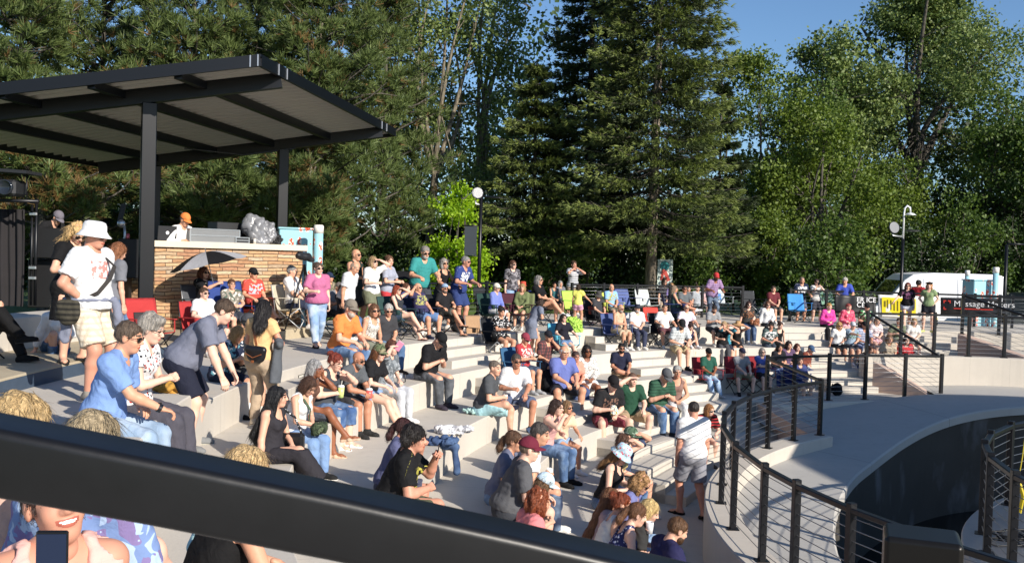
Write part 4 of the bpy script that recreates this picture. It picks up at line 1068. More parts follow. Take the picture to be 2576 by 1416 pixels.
for t in(1.25,2.55,3.85,5.15):
    m=MB();m.bar(rp(.02,t,-.17),rp(sF-.1,t,-.17),.13,.13);m.bar(rp(sF+.1,t,-.18),rp(sR-.1,t,-.18),.13,.16);m.bar(rp(sR+.1,t,-.17),rp(LB-.02,t,-.17),.13,.13);m.build('purlin',MET,pav)
def col_at(u,s,wd):
    best=None
    for i in range(0,800):
        t=i*.01;q=rp(s,t,-th-.15);
        e=abs(pr(q)[0]-u)
        if best is None or e<best[0]: best=(e,t,q)
    q=best[2];m=MB();m.box((q.x,q.y,(q.z)/2),(wd,wd,q.z-.02),Matrix.Rotation(.45,3,'Z'),.012);m.build('column',MET,pav);return q
qA=col_at(375,sF,.24);qB=col_at(712,sR,.24)
col_at(391,sR,.24)
for s,t in((sF,LA-.4),):
    q=rp(s,t,-th-.15);m=MB();m.box((q.x,q.y,q.z/2),(.24,.24,q.z-.02),Matrix.Rotation(.45,3,'Z'),.012);m.build('column',MET,pav)
m=MB();q=qB;m.tube([rp(sR-.12,2.0,-.37),rp(sR-.12,3.2,-.37),rp(sR-1.5,3.9,-.28)],.018,6);m.build('conduit',plain('conduit','#4a4a4c',.4,.6),pav,True)
# ---------------------------------------------------------------- stone counter
def stone():
    m,nt,b=newmat('ledge_stone');L=nt.links
    tc=nd(nt,'ShaderNodeTexCoord')
    br=nd(nt,'ShaderNodeTexBrick');br.offset=.37;br.squash=1.6;br.squash_frequency=3
    br.inputs['Scale'].default_value=1.;br.inputs['Mortar Size'].default_value=.006;br.inputs['Brick Width'].default_value=.34;br.inputs['Row Height'].default_value=.068;br.inputs['Bias'].default_value=0;br.inputs['Mortar Smooth'].default_value=.2
    br.inputs['Color1'].default_value=(0,0,0,1);br.inputs['Color2'].default_value=(1,1,1,1);br.inputs['Mortar'].default_value=(.5,.5,.5,1)
    wn=nd(nt,'ShaderNodeTexNoise',i_Scale=2.2,i_Detail=3.);L.new(tc.outputs['UV'],wn.inputs['Vector'])
    va=nd(nt,'ShaderNodeVectorMath',operation='MULTIPLY_ADD');va.inputs[1].default_value=(.10,.07,0);L.new(wn.outputs['Color'],va.inputs[0]);L.new(tc.outputs['UV'],va.inputs[2]);L.new(va.outputs[0],br.inputs['Vector'])
    cr=nd(nt,'ShaderNodeValToRGB');e=cr.color_ramp;e.elements[0].position=0;e.elements[0].color=srgb('#b58a66');e.elements[1].position=1;e.elements[1].color=srgb('#dcc6a4')
    for p,c in((.2,'#cba57c'),(.4,'#dabd94'),(.55,'#bb8d6e'),(.7,'#d2ae7c'),(.85,'#b5a592')):
        x=e.elements.new(p);x.color=srgb(c)
    L.new(br.outputs['Color'],cr.inputs[0])
    n2=nd(nt,'ShaderNodeTexNoise',i_Scale=14.,i_Detail=5.);L.new(tc.outputs['UV'],n2.inputs['Vector'])
    mx=nd(nt,'ShaderNodeMix',data_type='RGBA',blend_type='MULTIPLY');mx.inputs['Factor'].default_value=.75;L.new(cr.outputs[0],mx.inputs['A'])
    c2=nd(nt,'ShaderNodeValToRGB');c2.color_ramp.elements[0].position=.3;c2.color_ramp.elements[0].color=(.6,.52,.46,1);c2.color_ramp.elements[1].position=.7;c2.color_ramp.elements[1].color=(.80,.79,.78,1);L.new(n2.outputs['Fac'],c2.inputs[0]);L.new(c2.outputs[0],mx.inputs['B'])
    m2=nd(nt,'ShaderNodeMix',data_type='RGBA');L.new(br.outputs['Fac'],m2.inputs['Factor']);L.new(mx.outputs['Result'],m2.inputs['A']);m2.inputs['B'].default_value=srgb('#4c3a2e')
    L.new(m2.outputs['Result'],b.inputs['Base Color']);b.inputs['Roughness'].default_value=.85
    mt=nd(nt,'ShaderNodeMath',operation='SUBTRACT');L.new(n2.outputs['Fac'],mt.inputs[0]);L.new(br.outputs['Fac'],mt.inputs[1])
    bp=nd(nt,'ShaderNodeBump',i_Strength=1.,i_Distance=.03);L.new(mt.outputs[0],bp.inputs['Height']);L.new(bp.outputs['Normal'],b.inputs['Normal'])
    return m
wa=Vector(uz(387,830,.19));wb=Vector(uz(757,817,.19));d=(wb-wa).normalized();nb=Vector((-d.y,d.x,0))  # back direction
zt=1.74
sw_=empty('stone_counter',(wa+wb)/2,0,'tan ledge-stone counter wall with a pale slab top under the pavilion','counter')
iv=-sw_.location
wc=wa+nb*.55-d*.32;wd=wb+nb*.6
pts=[wc,wa,wb,wd];V=[];Qd=[];UVs=[];dist=0
me_v=[];me_f=[]
for i in range(3):
    a,b=pts[i],pts[i+1];L_=(b-a).length
    base=len(me_v)
    me_v+=[a+iv,b+iv,Vector((b.x,b.y,zt))+iv,Vector((a.x,a.y,zt))+iv];me_f.append((base,base+1,base+2,base+3))
    UVs+=[(dist,0),(dist+L_,0),(dist+L_,zt-.19),(dist,zt-.19)];dist+=L_
base=len(me_v);me_v+=[Vector((q.x,q.y,zt))+iv for q in pts];me_f.append((base,base+1,base+2,base+3));UVs+=[(0,0)]*4
so_=mesh('stone_face',me_v,me_f,stone(),sw_,None,False);uv=so_.data.uv_layers.new(name='UVMap');uv.data.foreach_set('uv',np.array(UVs,np.float32).ravel())
m=MB();o=.07;c0=[wc-d*.1+nb*.1,wa-nb*o-d*.09,wb-nb*o+d*.07,wd+d*.07]
lo=[Vector((q.x,q.y,zt+.002))+iv for q in c0];hi=[Vector((q.x,q.y,zt+.115))+iv for q in c0]
m.add(lo+hi,[(3,2,1,0),(4,5,6,7),(0,1,5,4),(1,2,6,5),(2,3,7,6),(3,0,4,7)]);m.build('slab_top',concrete('cap_stone','#d8ccb8',0,.12),sw_)
ZT=zt+.115
def on_counter(u,off=.25):   # point on the slab at image column u
    for i in range(0,400):
        q=wa+d*(i*.01-.3)+nb*off;q.z=ZT
        if pr(q)[0]>=u:return q
    return q
ang=math.atan2(d.y,d.x);RM=Matrix.Rotation(ang,3,'Z')
dk=plain('dark_case','#232427',.55,.1);al=plain('aluminium','#b9bbbd',.35,.8)
# mixing desk road case
def case(u0,u1,v,off,name,label,cat,h,dep,mat,trim=True,lid=False):
    a=on_counter(u0,off);b=on_counter(u1,off);c=(a+b)/2;W_=(b-a).length
    r=empty(name,c,ang,label,cat)
    m=MB();m.box((0,dep/2,h/2),(W_,dep,h),None,.01);m.build('case_body',mat,r)
    if trim:
        m=MB()
        for x in(-W_/2,W_/2):
            for y in(0,dep): m.box((x,y,h/2),(.022,.022,h+.004))
        for z in(.006,h*.5,h-.004):
            for y in(0,dep): m.box((0,y,z),(W_,.02,.018))
        m.build('metal_edge',al,r)
    return r
case(478,602,0,.12,'road_case','grey flight case with aluminium edges on the stone counter','case',.26,.5,plain('grey_case','#77797b',.5,.2))
case(545,630,0,.55,'mixing_desk','black mixing desk case behind the flight case on the counter','sound equipment',.42,.4,dk,False)
case(592,625,0,.10,'rack_unit','low black rack unit with a metal edge on the counter','sound equipment',.12,.35,dk)
q=on_counter(413,.35);r=empty('laptop',q,ang,'open black laptop with a white round mark on its lid','laptop')
m=MB();m.box((0,0,.012),(.36,.25,.02),None,.006);m.build('keyboard_base',dk,r);m=MB();m.box((0,-.12,.15),(.37,.015,.27),Matrix.Rotation(.12,3,'X'),.006);m.build('lid',dk,r)
m=MB();m.lathe([(0,0),(.032,0),(.032,.004)],16,(0,-.131,.155),Matrix.Rotation(R_(90),3,'X'));m.build('round_mark',plain('white_mark','#f4f4f4',.4),r)
# plastic sheet heaps
def heap(name,q,size,label,cat,mat,seed,rough=.12,n=26,parent=None,rz=0,fold=0.):
    r=np.random.default_rng(seed);V,Q=solid([Ell((r.uniform(-.5,.5)*size[0],r.uniform(-.4,.4)*size[1],size[2]*r.uniform(.15,.75)),np.array(size)*r.uniform(.28,.5,3),None,.08*size[2]) for _ in range(n)],[('half',(0,0,0.001),(0,0,-1))],max(size)*.03,1)
    V=V+normals(V,Q)*(np.abs(wob(V,rough*size[2],11/max(size),seed+1))-.3*rough*size[2])[:,None];V=V+normals(V,Q)*(wob(V,rough*.5*size[2],32/max(size),seed+5))[:,None]
    if fold: V=V+normals(V,Q)*(np.abs(wob(V,fold,16/max(size)*.45,seed+9,(1,1,.25)))-fold*.4)[:,None];V=relax(V,Q,2,.5)
    V[:,2]=np.maximum(V[:,2],.001)
    o=mesh(name,V,Q,mat,None,None,True,q,rz);return tag(o,label,cat)
heap('plastic_cover',on_counter(652,.25),(.40,.28,.56),'crumpled silver grey plastic sheet over equipment at the counter end','cover',plain('silver_plastic','#77787c',.32,.0,.3,9),3,.05,7,fold=.07)
heap('bag_heap',on_counter(692,.3),(.16,.2,.24),'small black bag heap beside the silver sheet','bag',dk,8,.12,12)
q=on_counter(640,.05);m=MB();m.lathe([(0,0),(.03,0),(.033,.11),(.0,.11)],12);tag(m.build('can',plain('can_white','#d9d4cc',.3,.3),None,True,q),'small pale drinks can on the counter before the silver sheet','can')
# painted utility cabinet and pipes with fish
def fish_mat():
    m,nt,b=newmat('fish_wrap');L=nt.links;tc=nd(nt,'ShaderNodeTexCoord')
    v=nd(nt,'ShaderNodeTexVoronoi',i_Scale=4.6);v.inputs['Randomness'].default_value=.8
    mp=nd(nt,'ShaderNodeMapping');mp.inputs['Rotation'].default_value=(.2,.7,.3);mp.inputs['Scale'].default_value=(1.5,1.5,.75);L.new(tc.outputs['Object'],mp.inputs[0]);L.new(mp.outputs[0],v.inputs['Vector'])
    lt=nd(nt,'ShaderNodeMath',operation='LESS_THAN');lt.inputs[1].default_value=.40;L.new(v.outputs['Distance'],lt.inputs[0])
    n=nd(nt,'ShaderNodeTexNoise',i_Scale=16.);L.new(tc.outputs['Object'],n.inputs['Vector']);gt=nd(nt,'ShaderNodeMath',operation='GREATER_THAN');gt.inputs[1].default_value=.5;L.new(n.outputs['Fac'],gt.inputs[0])
    f=nd(nt,'ShaderNodeMix',data_type='RGBA');f.inputs['A'].default_value=srgb('#e9e4dc');f.inputs['B'].default_value=srgb('#e0502c');L.new(gt.outputs[0],f.inputs['Factor'])
    k=nd(nt,'ShaderNodeMix',data_type='RGBA');k.inputs['A'].default_value=srgb('#93c3cf');L.new(f.outputs['Result'],k.inputs['B']);L.new(lt.outputs[0],k.inputs['Factor'])
    L.new(k.outputs['Result'],b.inputs['Base Color']);b.inputs['Roughness'].default_value=.45;return m
FISH=fish_mat()
def cabinet(u0,u1,vt,y,zb,label,rz=.3):
    a=Vector(ud(u0,vt,y));b=Vector(ud(u1,vt,y));h=a.z-zb;c=(a+b)/2;c.z=zb;r=empty('utility_cabinet',c,rz,label,'cabinet','utility cabinets wrapped in a fish print')
    W_=(b-a).length
    m=MB();m.box((0,0,h/2-.02),(W_,W_*.7,h-.04),None,.02);m.build('cabinet_body',FISH,r);m=MB();m.box((0,0,h-.02),(W_*1.06,W_*.76,.04),None,.01);m.build('lid',FISH,r)
    m=MB();m.box((W_*.28,-W_*.35-.006,h*.6),(.03,.014,.16));m.build('handle',al,r);return r
cabinet(702,784,572,21.3,.0,'pale blue utility cabinet wrapped in an orange fish print behind the counter end')
def pipe(u,v,y,zb,r,label,cap=True):
    q=Vector(ud(u,v,y));h=q.z-zb;rt=empty('vent_pipe',(q.x,q.y,zb),0,label,'pipe','vent pipes wrapped in a fish print')
    m=MB();m.tube([(0,0,0),(0,0,h-.16)],r,16);m.build('pipe_body',FISH,rt,True);m=MB();m.lathe([(r*1.08,h-.18),(r*1.1,h-.03),(r*.9,h),(0,h)],16);m.build('white_cap',plain('white_cap','#e6e3dc',.4),rt,True)
pipe(802,566,20.6,.0,.10,'tall fish-print pipe with a white cap right of the stone counter')
# camera on a tripod by the counter
q=Vector(uz(762,828,.19));r=empty('video_camera',q,ang+.3,'black video camera under a dark cover on a tripod at the counter end','camera')
m=MB()
for a in(0.5,2.6,4.7): m.tube([(0,0,1.28),(.36*math.cos(a),.36*math.sin(a),0)],[.022,.014],6);m.tube([(.2*math.cos(a),.2*math.sin(a),.58),(.0,.0,.78)],.01,5)
m.build('tripod',BLK,r,True);V,Q=solid([Ell((0,0,1.44),(.20,.075,.085),None,.04),Ell((-.17,0,1.47),(.09,.065,.065),None,.04),Ell((.2,.0,1.37),(.10,.05,.05),None,.04)],(),.02,1,.012,30,4);mesh('camera_body',V,Q,dk,r)
m=MB();m.tube([(.1,0,1.4),(.5,-.15,1.1)],.012,5);m.build('pan_handle',BLK,r,True)
# stage drapes and equipment at the left edge
def drape(u0,u1,vt,vb,y,label,fold=.03,nf=60):
    a=Vector(ud(u0,vt,y));b=Vector(ud(u1,vt,y));zb=Vector(ud((u0+u1)/2,vb,y)).z;V=[];n=70
    c=(a+b)/2
    for j in range(7):
        for i in range(n):
            t=i/(n-1);z=a.z+(zb-a.z)*j/6;V.append((a.x+(b.x-a.x)*t-c.x,fold*math.sin(t*nf+.6*math.sin(j*.7+t*9))+.03*math.sin(t*17),z-zb))
    V2=[(x,yy+.05,z) for x,yy,z in V];N=len(V)
    Q=[(j*n+i,(j+1)*n+i,(j+1)*n+i+1,j*n+i+1) for j in range(6) for i in range(n-1)];Q+=[tuple(k+N for k in q[::-1]) for q in Q]
    Q+=[(i,i+1,i+1+N,i+N) for i in range(n-1)]
    for j in range(6): Q+=[(j*n,j*n+N,(j+1)*n+N,(j+1)*n),(j*n+n-1,(j+1)*n+n-1,(j+1)*n+n-1+N,j*n+n-1+N)]
    o=mesh('stage_drape',V+V2,Q,plain('black_drape','#201d1f',.9,0,.25,5),None,None,True,(c.x,c.y,zb));return tag(o,label,'drape')
drape(-120,62,522,768,15.9,'dark brown-black stage drape hanging at the left edge')
def blackbox(name,u0,u1,vt,vb,y,dep,label,cat,mat=None):
    a=Vector(ud(u0,vt,y));b=Vector(ud(u1,vt,y));zb=Vector(ud((u0+u1)/2,vb,y)).z;c=(a+b)/2;h=a.z-zb
    m=MB();m.box((0,dep/2,h/2),((b-a).length,dep,h),None,.015);o=m.build(name,mat or dk,None,False,(c.x,c.y,zb));return tag(o,label,cat)
BK=plain('black_panel','#161618',.6,0,.2,6)
blackbox('stage_case',80,168,572,650,16.2,.8,'black equipment case behind the blonde woman in black','case',BK);blackbox('stage_case',70,190,652,775,16.4,.8,'large black cloth-covered case below the equipment case','case',BK)
blackbox('screen_panel',296,357,600,700,17.2,.5,'black panel left of the stone counter','panel',BK);blackbox('stage_case',215,300,640,770,17.0,.6,'black case behind the standing man in the white hat','case',BK)
q=Vector(ud(88,768,15.7));tp_=Vector(ud(88,400,15.7));r=empty('truss_stand',q,0,'black truss upright with clamps beside the stage drape','stand');m=MB();m.tube([(0,0,0),(0,0,1.75)],.025,8);m.tube([(-.07,0,0),(-.07,0,1.65)],.02,8);m.build('upright',BLK,r,True)
m=MB()
for z in(.45,.62,1.5): m.box((-.03,-.04,z),(.12,.05,.05),None,.008)
m.build('clamp',al,r)
q=Vector(ud(20,500,15.4));r=empty('stage_light',q,0,'black stage lamp with a round lens on a bar at the upper left edge','lamp')
m=MB();m.box((-.1,0,.17),(.62,.4,.26),None,.04);m.build('housing',dk,r);m=MB();m.lathe([(.0,.0),(.10,.0),(.115,.03),(.125,.0),(.125,-.08)],20,(.06,-.22,.17),Matrix.Rotation(R_(90),3,'X'));m.build('lens',plain('lens_glass','#2c3138',.1,.3),r,True)
m=MB();m.bar((-.5,0,.46),(.42,0,.42),.5,.05);m.build('roof_plate',dk,r);m=MB();m.tube([(.3,.0,-.1),(.3,0,.42)],.012,6);m.tube([(-.6,0,-.03),(.5,0,-.03)],.03,8);m.build('mount_bar',BLK,r,True)
q=Vector(ud(296,612,17.4));r=empty('monitor_arm',q,0,'grey lamp on a curved arm left of the pavilion column','lamp');m=MB();m.tube([(0,0,-.1),(.08,0,.0),(.13,0,.12),(.12,0,.32)],.022,8);m.build('arm',al,r,True);V,Q=solid([Ell((.06,0,.36),(.07,.07,.075))],(),.015);mesh('lamp_head',V,Q,al,r)
m=MB();m.bar((-.03,.1,.3),(.06,.1,.72),.02,.09);m.build('flag',dk,r)
q=on_counter(330,0) if False else Vector(ud(321,600,17.3));m=MB();m.lathe([(0,0),(.03,0),(.033,.05),(.033,.12),(.0,.12)],12);tag(m.build('can',plain('can_red','#b8555a',.3,.4),None,True,q+Vector((0,0,-.03))),'red and silver drinks can on the black panel','can')
# ---------------------------------------------------------------- lamp posts
def lamppost(u,vb_u,y,vt,zb,label,white=False):
    top=Vector(ud(u,vt,y));h=top.z-zb;r=empty('lamp_post',(top.x,top.y,zb),0,label,'lamp post','lamp posts at the back of the plaza')
    m=MB();m.tube([(0,0,0),(0,0,h-.12)],[.062,.05],12);m.lathe([(.0,0),(.12,0),(.12,.05),(.07,.1)],12);m.build('post',BLK,r,True);return r,h
r,h=lamppost(1211,0,28.5,480,-.05,'tall black lamp post with a white round floodlight by the bright green tree')
def flood(r,c,rad,yaw,lit):
    M=Matrix.Rotation(yaw,3,'Z')@Matrix.Rotation(R_(82),3,'X');m=MB();m.lathe([(0,-.06),(rad*.8,-.05),(rad,-.01),(rad,.05),(rad*.93,.05)],24,c,M);m.build('flood_housing',plain('lamp_metal','#55575a',.4,.6),r,True)
    m=MB();m.lathe([(0,.04),(rad*.93,.04)],24,c,M);m.build('flood_glass',plain('glass_dark','#3c3f43',.3),r,True)
    if lit:
        m=MB()
        for i in range(-4,5):
            for j in range(-4,5):
                x,y_=i*rad*.21,(j+.5*(i%2))*rad*.21
                if x*x+y_*y_<(rad*.85)**2: m.lathe([(0,.062),(rad*.092,.056),(rad*.092,.045)],8,Vector(c)+M@Vector((x,y_,0)),M)
        m.build('lens_cluster',plain('led_white','#f2f2ee',.2),r,True)
flood(r,(-.12,-.05,h-.08),.17,.25,True)
m=MB();m.tube([(0,0,h-.42),(-.16,0,h-.40),(-.17,0,h-.28)],.03,8);m.build('bracket',al,r,True)
V,Q=solid([Ell((.40,0,h-.20),(.29,.13,.035),None,.02),Cap((0,0,h-.17),(.3,0,h-.17),.028,k=.02)],(),.02);mesh('lamp_head',V,Q,BLK,r)
m=MB();m.tube([(0,0,h-1.05),(-.56,0,h-1.05)],.02,8);m.tube([(0,0,h-1.95),(-.4,0,h-1.95)],.015,8);m.build('banner_arm',BLK,r,True);m=MB();m.box((-.28,0,h-1.5),(.36,.012,.86));m.build('banner',plain('banner_dark','#2c343b',.7),r)
r,h=lamppost(2272,0,33,592,-.9,'lamp post with a white hooked lamp above a grey round floodlight')
m=MB();m.tube([(0,0,h-.12),(0,0,h+.75),(.02,0,h+.93),(.11,0,h+1.02),(.2,0,h+.95),(.22,0,h+.8)],.035,8);m.lathe([(.0,h+.80),(.12,h+.76),(.20,h+.70),(.0,h+.70)],16,(.22,0,0));m.build('hook_lamp',plain('white_lamp','#dfe1e2',.35,.2),r,True)
flood(r,(-.36,-.05,h+.25),.2,.3,False);m=MB();m.tube([(0,0,h-.05),(-.36,0,h-.02),(-.4,0,h+.1)],.03,8);m.build('bracket',al,r,True)
V,Q=solid([Ell((.32,0,h+.17),(.3,.12,.03),None,.02)],(),.02);mesh('lamp_head',V,Q,BLK,r)
r,h=lamppost(2533,0,31,606,-.9,'plain black post with a side arm at the right edge');m=MB();m.tube([(0,0,h-.1),(.7,0,h-.1)],.03,8);m.build('arm',BLK,r,True)
# ---------------------------------------------------------------- van, banners, cabinet at the back right
VW=plain('van_white','#dfe1e6',.3,0,.04,2,spec=.5);GLS=plain('window_glass','#0d1518',.06,0,.1,2,spec=.6);TYR=plain('tyre','#141414',.8)
yv=37.5;q0=Vector(ud(2165,770,yv));zg=-1.02
L_=6.0;a0=Vector((q0.x,yv,zg))
van=empty('van',a0,.04,'white high-roof van parked behind the banners at the back right','van')
prof=[(0.05,.45),(-.03,.75),(.03,1.02),(.25,1.14),(.95,1.30),(1.75,2.28),(2.1,2.52),(2.9,2.60),(5.5,2.60),(5.75,2.53),(5.85,2.3),(5.88,.5),(5.8,.38),(.15,.38)]
V=[];n_=len(prof)
for yy in(0,2.0):
    for x,z in prof:V.append((x,yy+ (.06 if z>1.4 else 0)*(1 if yy==0 else -1),z))
V=V;Qv=[tuple(range(n_)),tuple(range(2*n_-1,n_-1,-1))]+[(i,i+n_,(i+1)%n_+n_,(i+1)%n_)for i in range(n_)]
ob=mesh('van_body',V,Qv,VW,van,None,False);bv=ob.modifiers.new('b','BEVEL');bv.width=.05;bv.segments=3
def quadp(name,pts,y,mat):
    n=len(pts);m=MB();m.add([(x,y,z) for x,z in pts]+[(x,y+.05,z) for x,z in pts],[tuple(range(n)),tuple(range(2*n-1,n-1,-1))]+[(i,i+n,(i+1)%n+n,(i+1)%n) for i in range(n)]);return m.build(name,mat,van)
quadp('side_window',[(1.16,1.42),(1.72,2.02),(2.45,2.06),(2.40,1.5),(2.25,1.40)],.035,GLS)
m=MB();m.add([(.98,.2,1.34),(1.73,.26,2.26),(1.73,1.74,2.26),(.98,1.8,1.34)],[(3,2,1,0)]);w_=m.build('windscreen',GLS,van);w_.location=(-.012,0,.012)
for x in(1.1,4.9):
    m=MB();m.lathe([(0,-.13),(.34,-.13),(.36,-.08),(.36,.08),(.34,.13),(0,.13)],20,(x,.14,.36),Matrix.Rotation(R_(90),3,'X'));o=m.build('wheel',TYR,van,True)
    m=MB();m.lathe([(0,.135),(.2,.135),(.22,.12)],16,(x,.14,.36),Matrix.Rotation(R_(90),3,'X'));m.build('rim',al,o,True)
m=MB();m.box((.12,.05,.95),(.3,.2,.2),None,.04);m.build('headlight',plain('lamp_clear','#cfd3d6',.15),van)
m=MB();m.box((1.05,-.14,1.45),(.12,.2,.26),None,.04);m.build('mirror',BK,van)
m=MB()
for x in(2.55,3.9): m.box((x,-.002,1.45),(.012,.012,1.9))
m.build('panel_seam',plain('seam','#9a9da3',.5),van)
# banners hung on the back railing
def uvbanner(label,u0,v0,u1,v1,y0,y1,vb0,vb1,mat,name='banner'):
    a=Vector(ud(u0,v0,y0));b=Vector(ud(u1,v1,y1));c=Vector(ud(u1,vb1,y1));dd=Vector(ud(u0,vb0,y0))
    V=[];n=24
    nn=(b-a).cross(dd-a).normalized()
    for j in range(8):
        for i in range(n):
            s=i/(n-1);t=j/7;p=(a*(1-s)+b*s)*(1-t)+(dd*(1-s)+c*s)*t;V.append(p+nn*(.015*math.sin(s*21+t*2)+.01*math.sin(t*7+s*5)))
    N=len(V);V+= [p-nn*.012 for p in V]
    Q=[(j*n+i,(j+1)*n+i,(j+1)*n+i+1,j*n+i+1) for j in range(7) for i in range(n-1)];Q+=[tuple(k+N for k in q[::-1]) for q in Q]
    ring_=[i for i in range(n)]+[j*n+n-1 for j in range(1,8)]+[7*n+i for i in range(n-2,-1,-1)]+[j*n for j in range(6,0,-1)]
    Q+=[(ring_[k],ring_[(k+1)%len(ring_)],ring_[(k+1)%len(ring_)]+N,ring_[k]+N) for k in range(len(ring_))]
    org=(a+b+c+dd)/4;o=mesh(name,[Vector(p)-org for p in V],Q,mat,None,None,True,org);tag(o,label,'banner')
    return o,(a,b,c,dd,org,nn)
def on_b(B,s,t,lift=.03):
    a,b,c,dd,org,nn=B;p=(a*(1-s)+b*s)*(1-t)+(dd*(1-s)+c*s)*t-org
    return p+nn*lift
YB=28.2;WHT=plain('banner_white','#dddbd6',.6,0,.05,3);YEL=plain('banner_yellow','#e3cf14',.6,0,.06,4);BBK=plain('banner_black','#1b1a1c',.5,0,.1,3);RED=plain('banner_red','#c8382c',.6)
def facing(B): 
    return -1 if B[5].dot(Vector((0,-1,0)))<0 else 1
o,B=uvbanner('white banner with a yellow striped emblem on the back railing',2209,741,2362,747,YB,YB-.3,800,805,WHT);fs=facing(B)
def patch(B,name,mat,poly,par,lift=.03):
    V=[on_b(B,s,t,fs*lift) for s,t in poly];V2=[on_b(B,s,t,fs*(lift-.012)) for s,t in poly];n=len(V);f=[tuple(range(n)),tuple(range(2*n-1,n-1,-1))]+[(i,i+n,(i+1)%n+n,(i+1)%n) for i in range(n)];return mesh(name,V+V2,f,mat,par,None,False)
patch(B,'yellow_panel',YEL,[(.06,.10),(.62,.12),(.62,.80),(.50,.92),(.06,.92)],o)
for k in range(6): patch(B,'stripe',BBK if False else plain('stripe_dark','#7a7018',.6),[(.15+.055*k,.2+.01*k),(.165+.055*k,.2+.01*k),(.165+.055*k,.62+.02*k-.012*(k-2)**2),(.15+.055*k,.6+.02*k-.012*(k-2)**2)],o,.045)
patch(B,'dark_bar',plain('stripe_dark','#7a7018',.6),[(.10,.25),(.125,.25),(.125,.5),(.10,.5)],o,.045)
patch(B,'white_wave',WHT,[(.06,.82),(.2,.72),(.34,.88),(.5,.80),(.62,.9),(.62,.93),(.06,.93)],o,.047)
def text(par,B,s,t,body,size,mat,name='lettering'):
    cu=bpy.data.curves.new('t','FONT');cu.body=body;cu.size=size;cu.extrude=.004;cu.space_character=1.02
    to=bpy.data.objects.new('t',cu);COL.objects.link(to);bpy.context.view_layer.update()
    dg=bpy.context.evaluated_depsgraph_get();me=bpy.data.meshes.new_from_object(to.evaluated_get(dg));bpy.data.objects.remove(to)
    me.materials.clear();me.materials.append(mat);ob=bpy.data.objects.new(name,me);COL.objects.link(ob);ob.parent=par
    a,b,c,dd,org,nn=B;x=(b-a).normalized();z=nn*fs;y=z.cross(x);M=Matrix((x,y,z)).transposed().to_4x4();M.translation=on_b(B,s,t,fs*.035);ob.matrix_local=M;return ob
patch(B,'yellow_corner',YEL,[(.90,.9),(.97,.9),(.97,.98),(.90,.98)],o)
text(o,B,.68,.86,'ND',.20,plain('letter_grey','#6a6a6c',.6))
o,B=uvbanner('black banner with white lettering and a red line on the back right railing',2366,748,2520,751,YB-.3,YB-1.0,790,797,BBK);fs=facing(B)
text(o,B,.22,.50,'Message Makers',.235,plain('letter_white','#ececec',.6))
patch(B,'red_line',RED,[(.22,.60),(.86,.60),(.86,.66),(.22,.66)],o)
for s_,t_,dx,dt in((.05,.16,1,1),(.17,.16,-1,1),(.05,.72,1,-1),(.17,.72,-1,-1)):
    patch(B,'red_corner',RED,[(s_,t_),(s_+.045*dx,t_),(s_+.045*dx,t_+.07*dt),(s_+.018*dx,t_+.07*dt),(s_+.018*dx,t_+.17*dt),(s_,t_+.17*dt)],o)
o,B=uvbanner('black banner with partly hidden white letters left of the yellow emblem banner',2100,741,2203,745,YB,YB,786,792,BBK);fs=facing(B)
text(o,B,.52,.34,'ER ICE',.20,plain('letter_white','#ececec',.6));text(o,B,.52,.62,'CE',.20,plain('letter_white','#ececec',.6))
cabinet(2432,2497,702,30.0,-.9,'blue fish-print utility cabinet standing before the van at right',.2)
pipe(2434,680,30.6,-.9,.07,'short white-capped pipe above the right cabinet');pipe(2506,672,29.6,-.9,.085,'tall blue fish-print pipe right of the black lettered banner')
# pickup behind the far right edge
pk=empty('pickup_truck',(Vector(ud(2548,770,34)).x,34,-1.0),.1,'dark pickup truck cut off by the right edge behind the railing','truck')
m=MB();prof=[(0,.5),(0,1.1),(.5,1.25),(1.1,1.95),(2.6,1.95),(3.0,1.3),(5,1.25),(5,.5)];n_=len(prof);m.add([(x,0,z) for x,z in prof]+[(x,1.9,z) for x,z in prof],[tuple(range(n_)),tuple(range(2*n_-1,n_-1,-1))]+[(i,i+n_,(i+1)%n_+n_,(i+1)%n_) for i in range(n_)])
ob=m.build('truck_body',plain('truck_paint','#33373a',.3,.3),pk);bv=ob.modifiers.new('b','BEVEL');bv.width=.05;bv.segments=2
m=MB();m.add([(.72,-.012,1.32),(1.16,-.012,1.85),(2.0,-.012,1.85),(2.0,-.012,1.32)],[(0,3,2,1)][::1]);m.build('side_window',GLS,pk)
for x in(.9,4.1):
    m=MB();m.lathe([(0,-.12),(.36,-.12),(.38,0),(.36,.12),(0,.12)],18,(x,.1,.4),Matrix.Rotation(R_(90),3,'X'));m.build('wheel',TYR,pk,True)
# pale sign by the spruce trunk
q=Vector(ud(1672,708,33));r=empty('sign_board',(q.x,q.y,-.04),0,'pale upright sign with a teal blot and red figure right of the spruce trunk','sign')
m=MB();m.box((0,0,1.35),(.52,.03,.98));m.build('board',plain('sign_pale','#c9d6cd',.5),r);m=MB();m.lathe([(0,.0),(.17,.0),(.17,.006),(0,.006)],9,(-.02,-.018,1.62),Matrix.Rotation(R_(90),3,'X'));m.build('teal_blot',plain('teal','#2f8a8c',.5),r)
m=MB();m.bar((-.02,-.02,1.45),(.14,-.02,1.1),.006,.12);m.bar((-.05,-.024,1.5),(-.12,-.024,1.12),.006,.10);m.build('red_figure',plain('sign_red','#b5473c',.5),r)
m=MB();m.box((-.24,.03,.93),(.04,.04,1.85));m.box((.24,.03,.93),(.04,.04,1.85));m.build('frame',BLK,r)
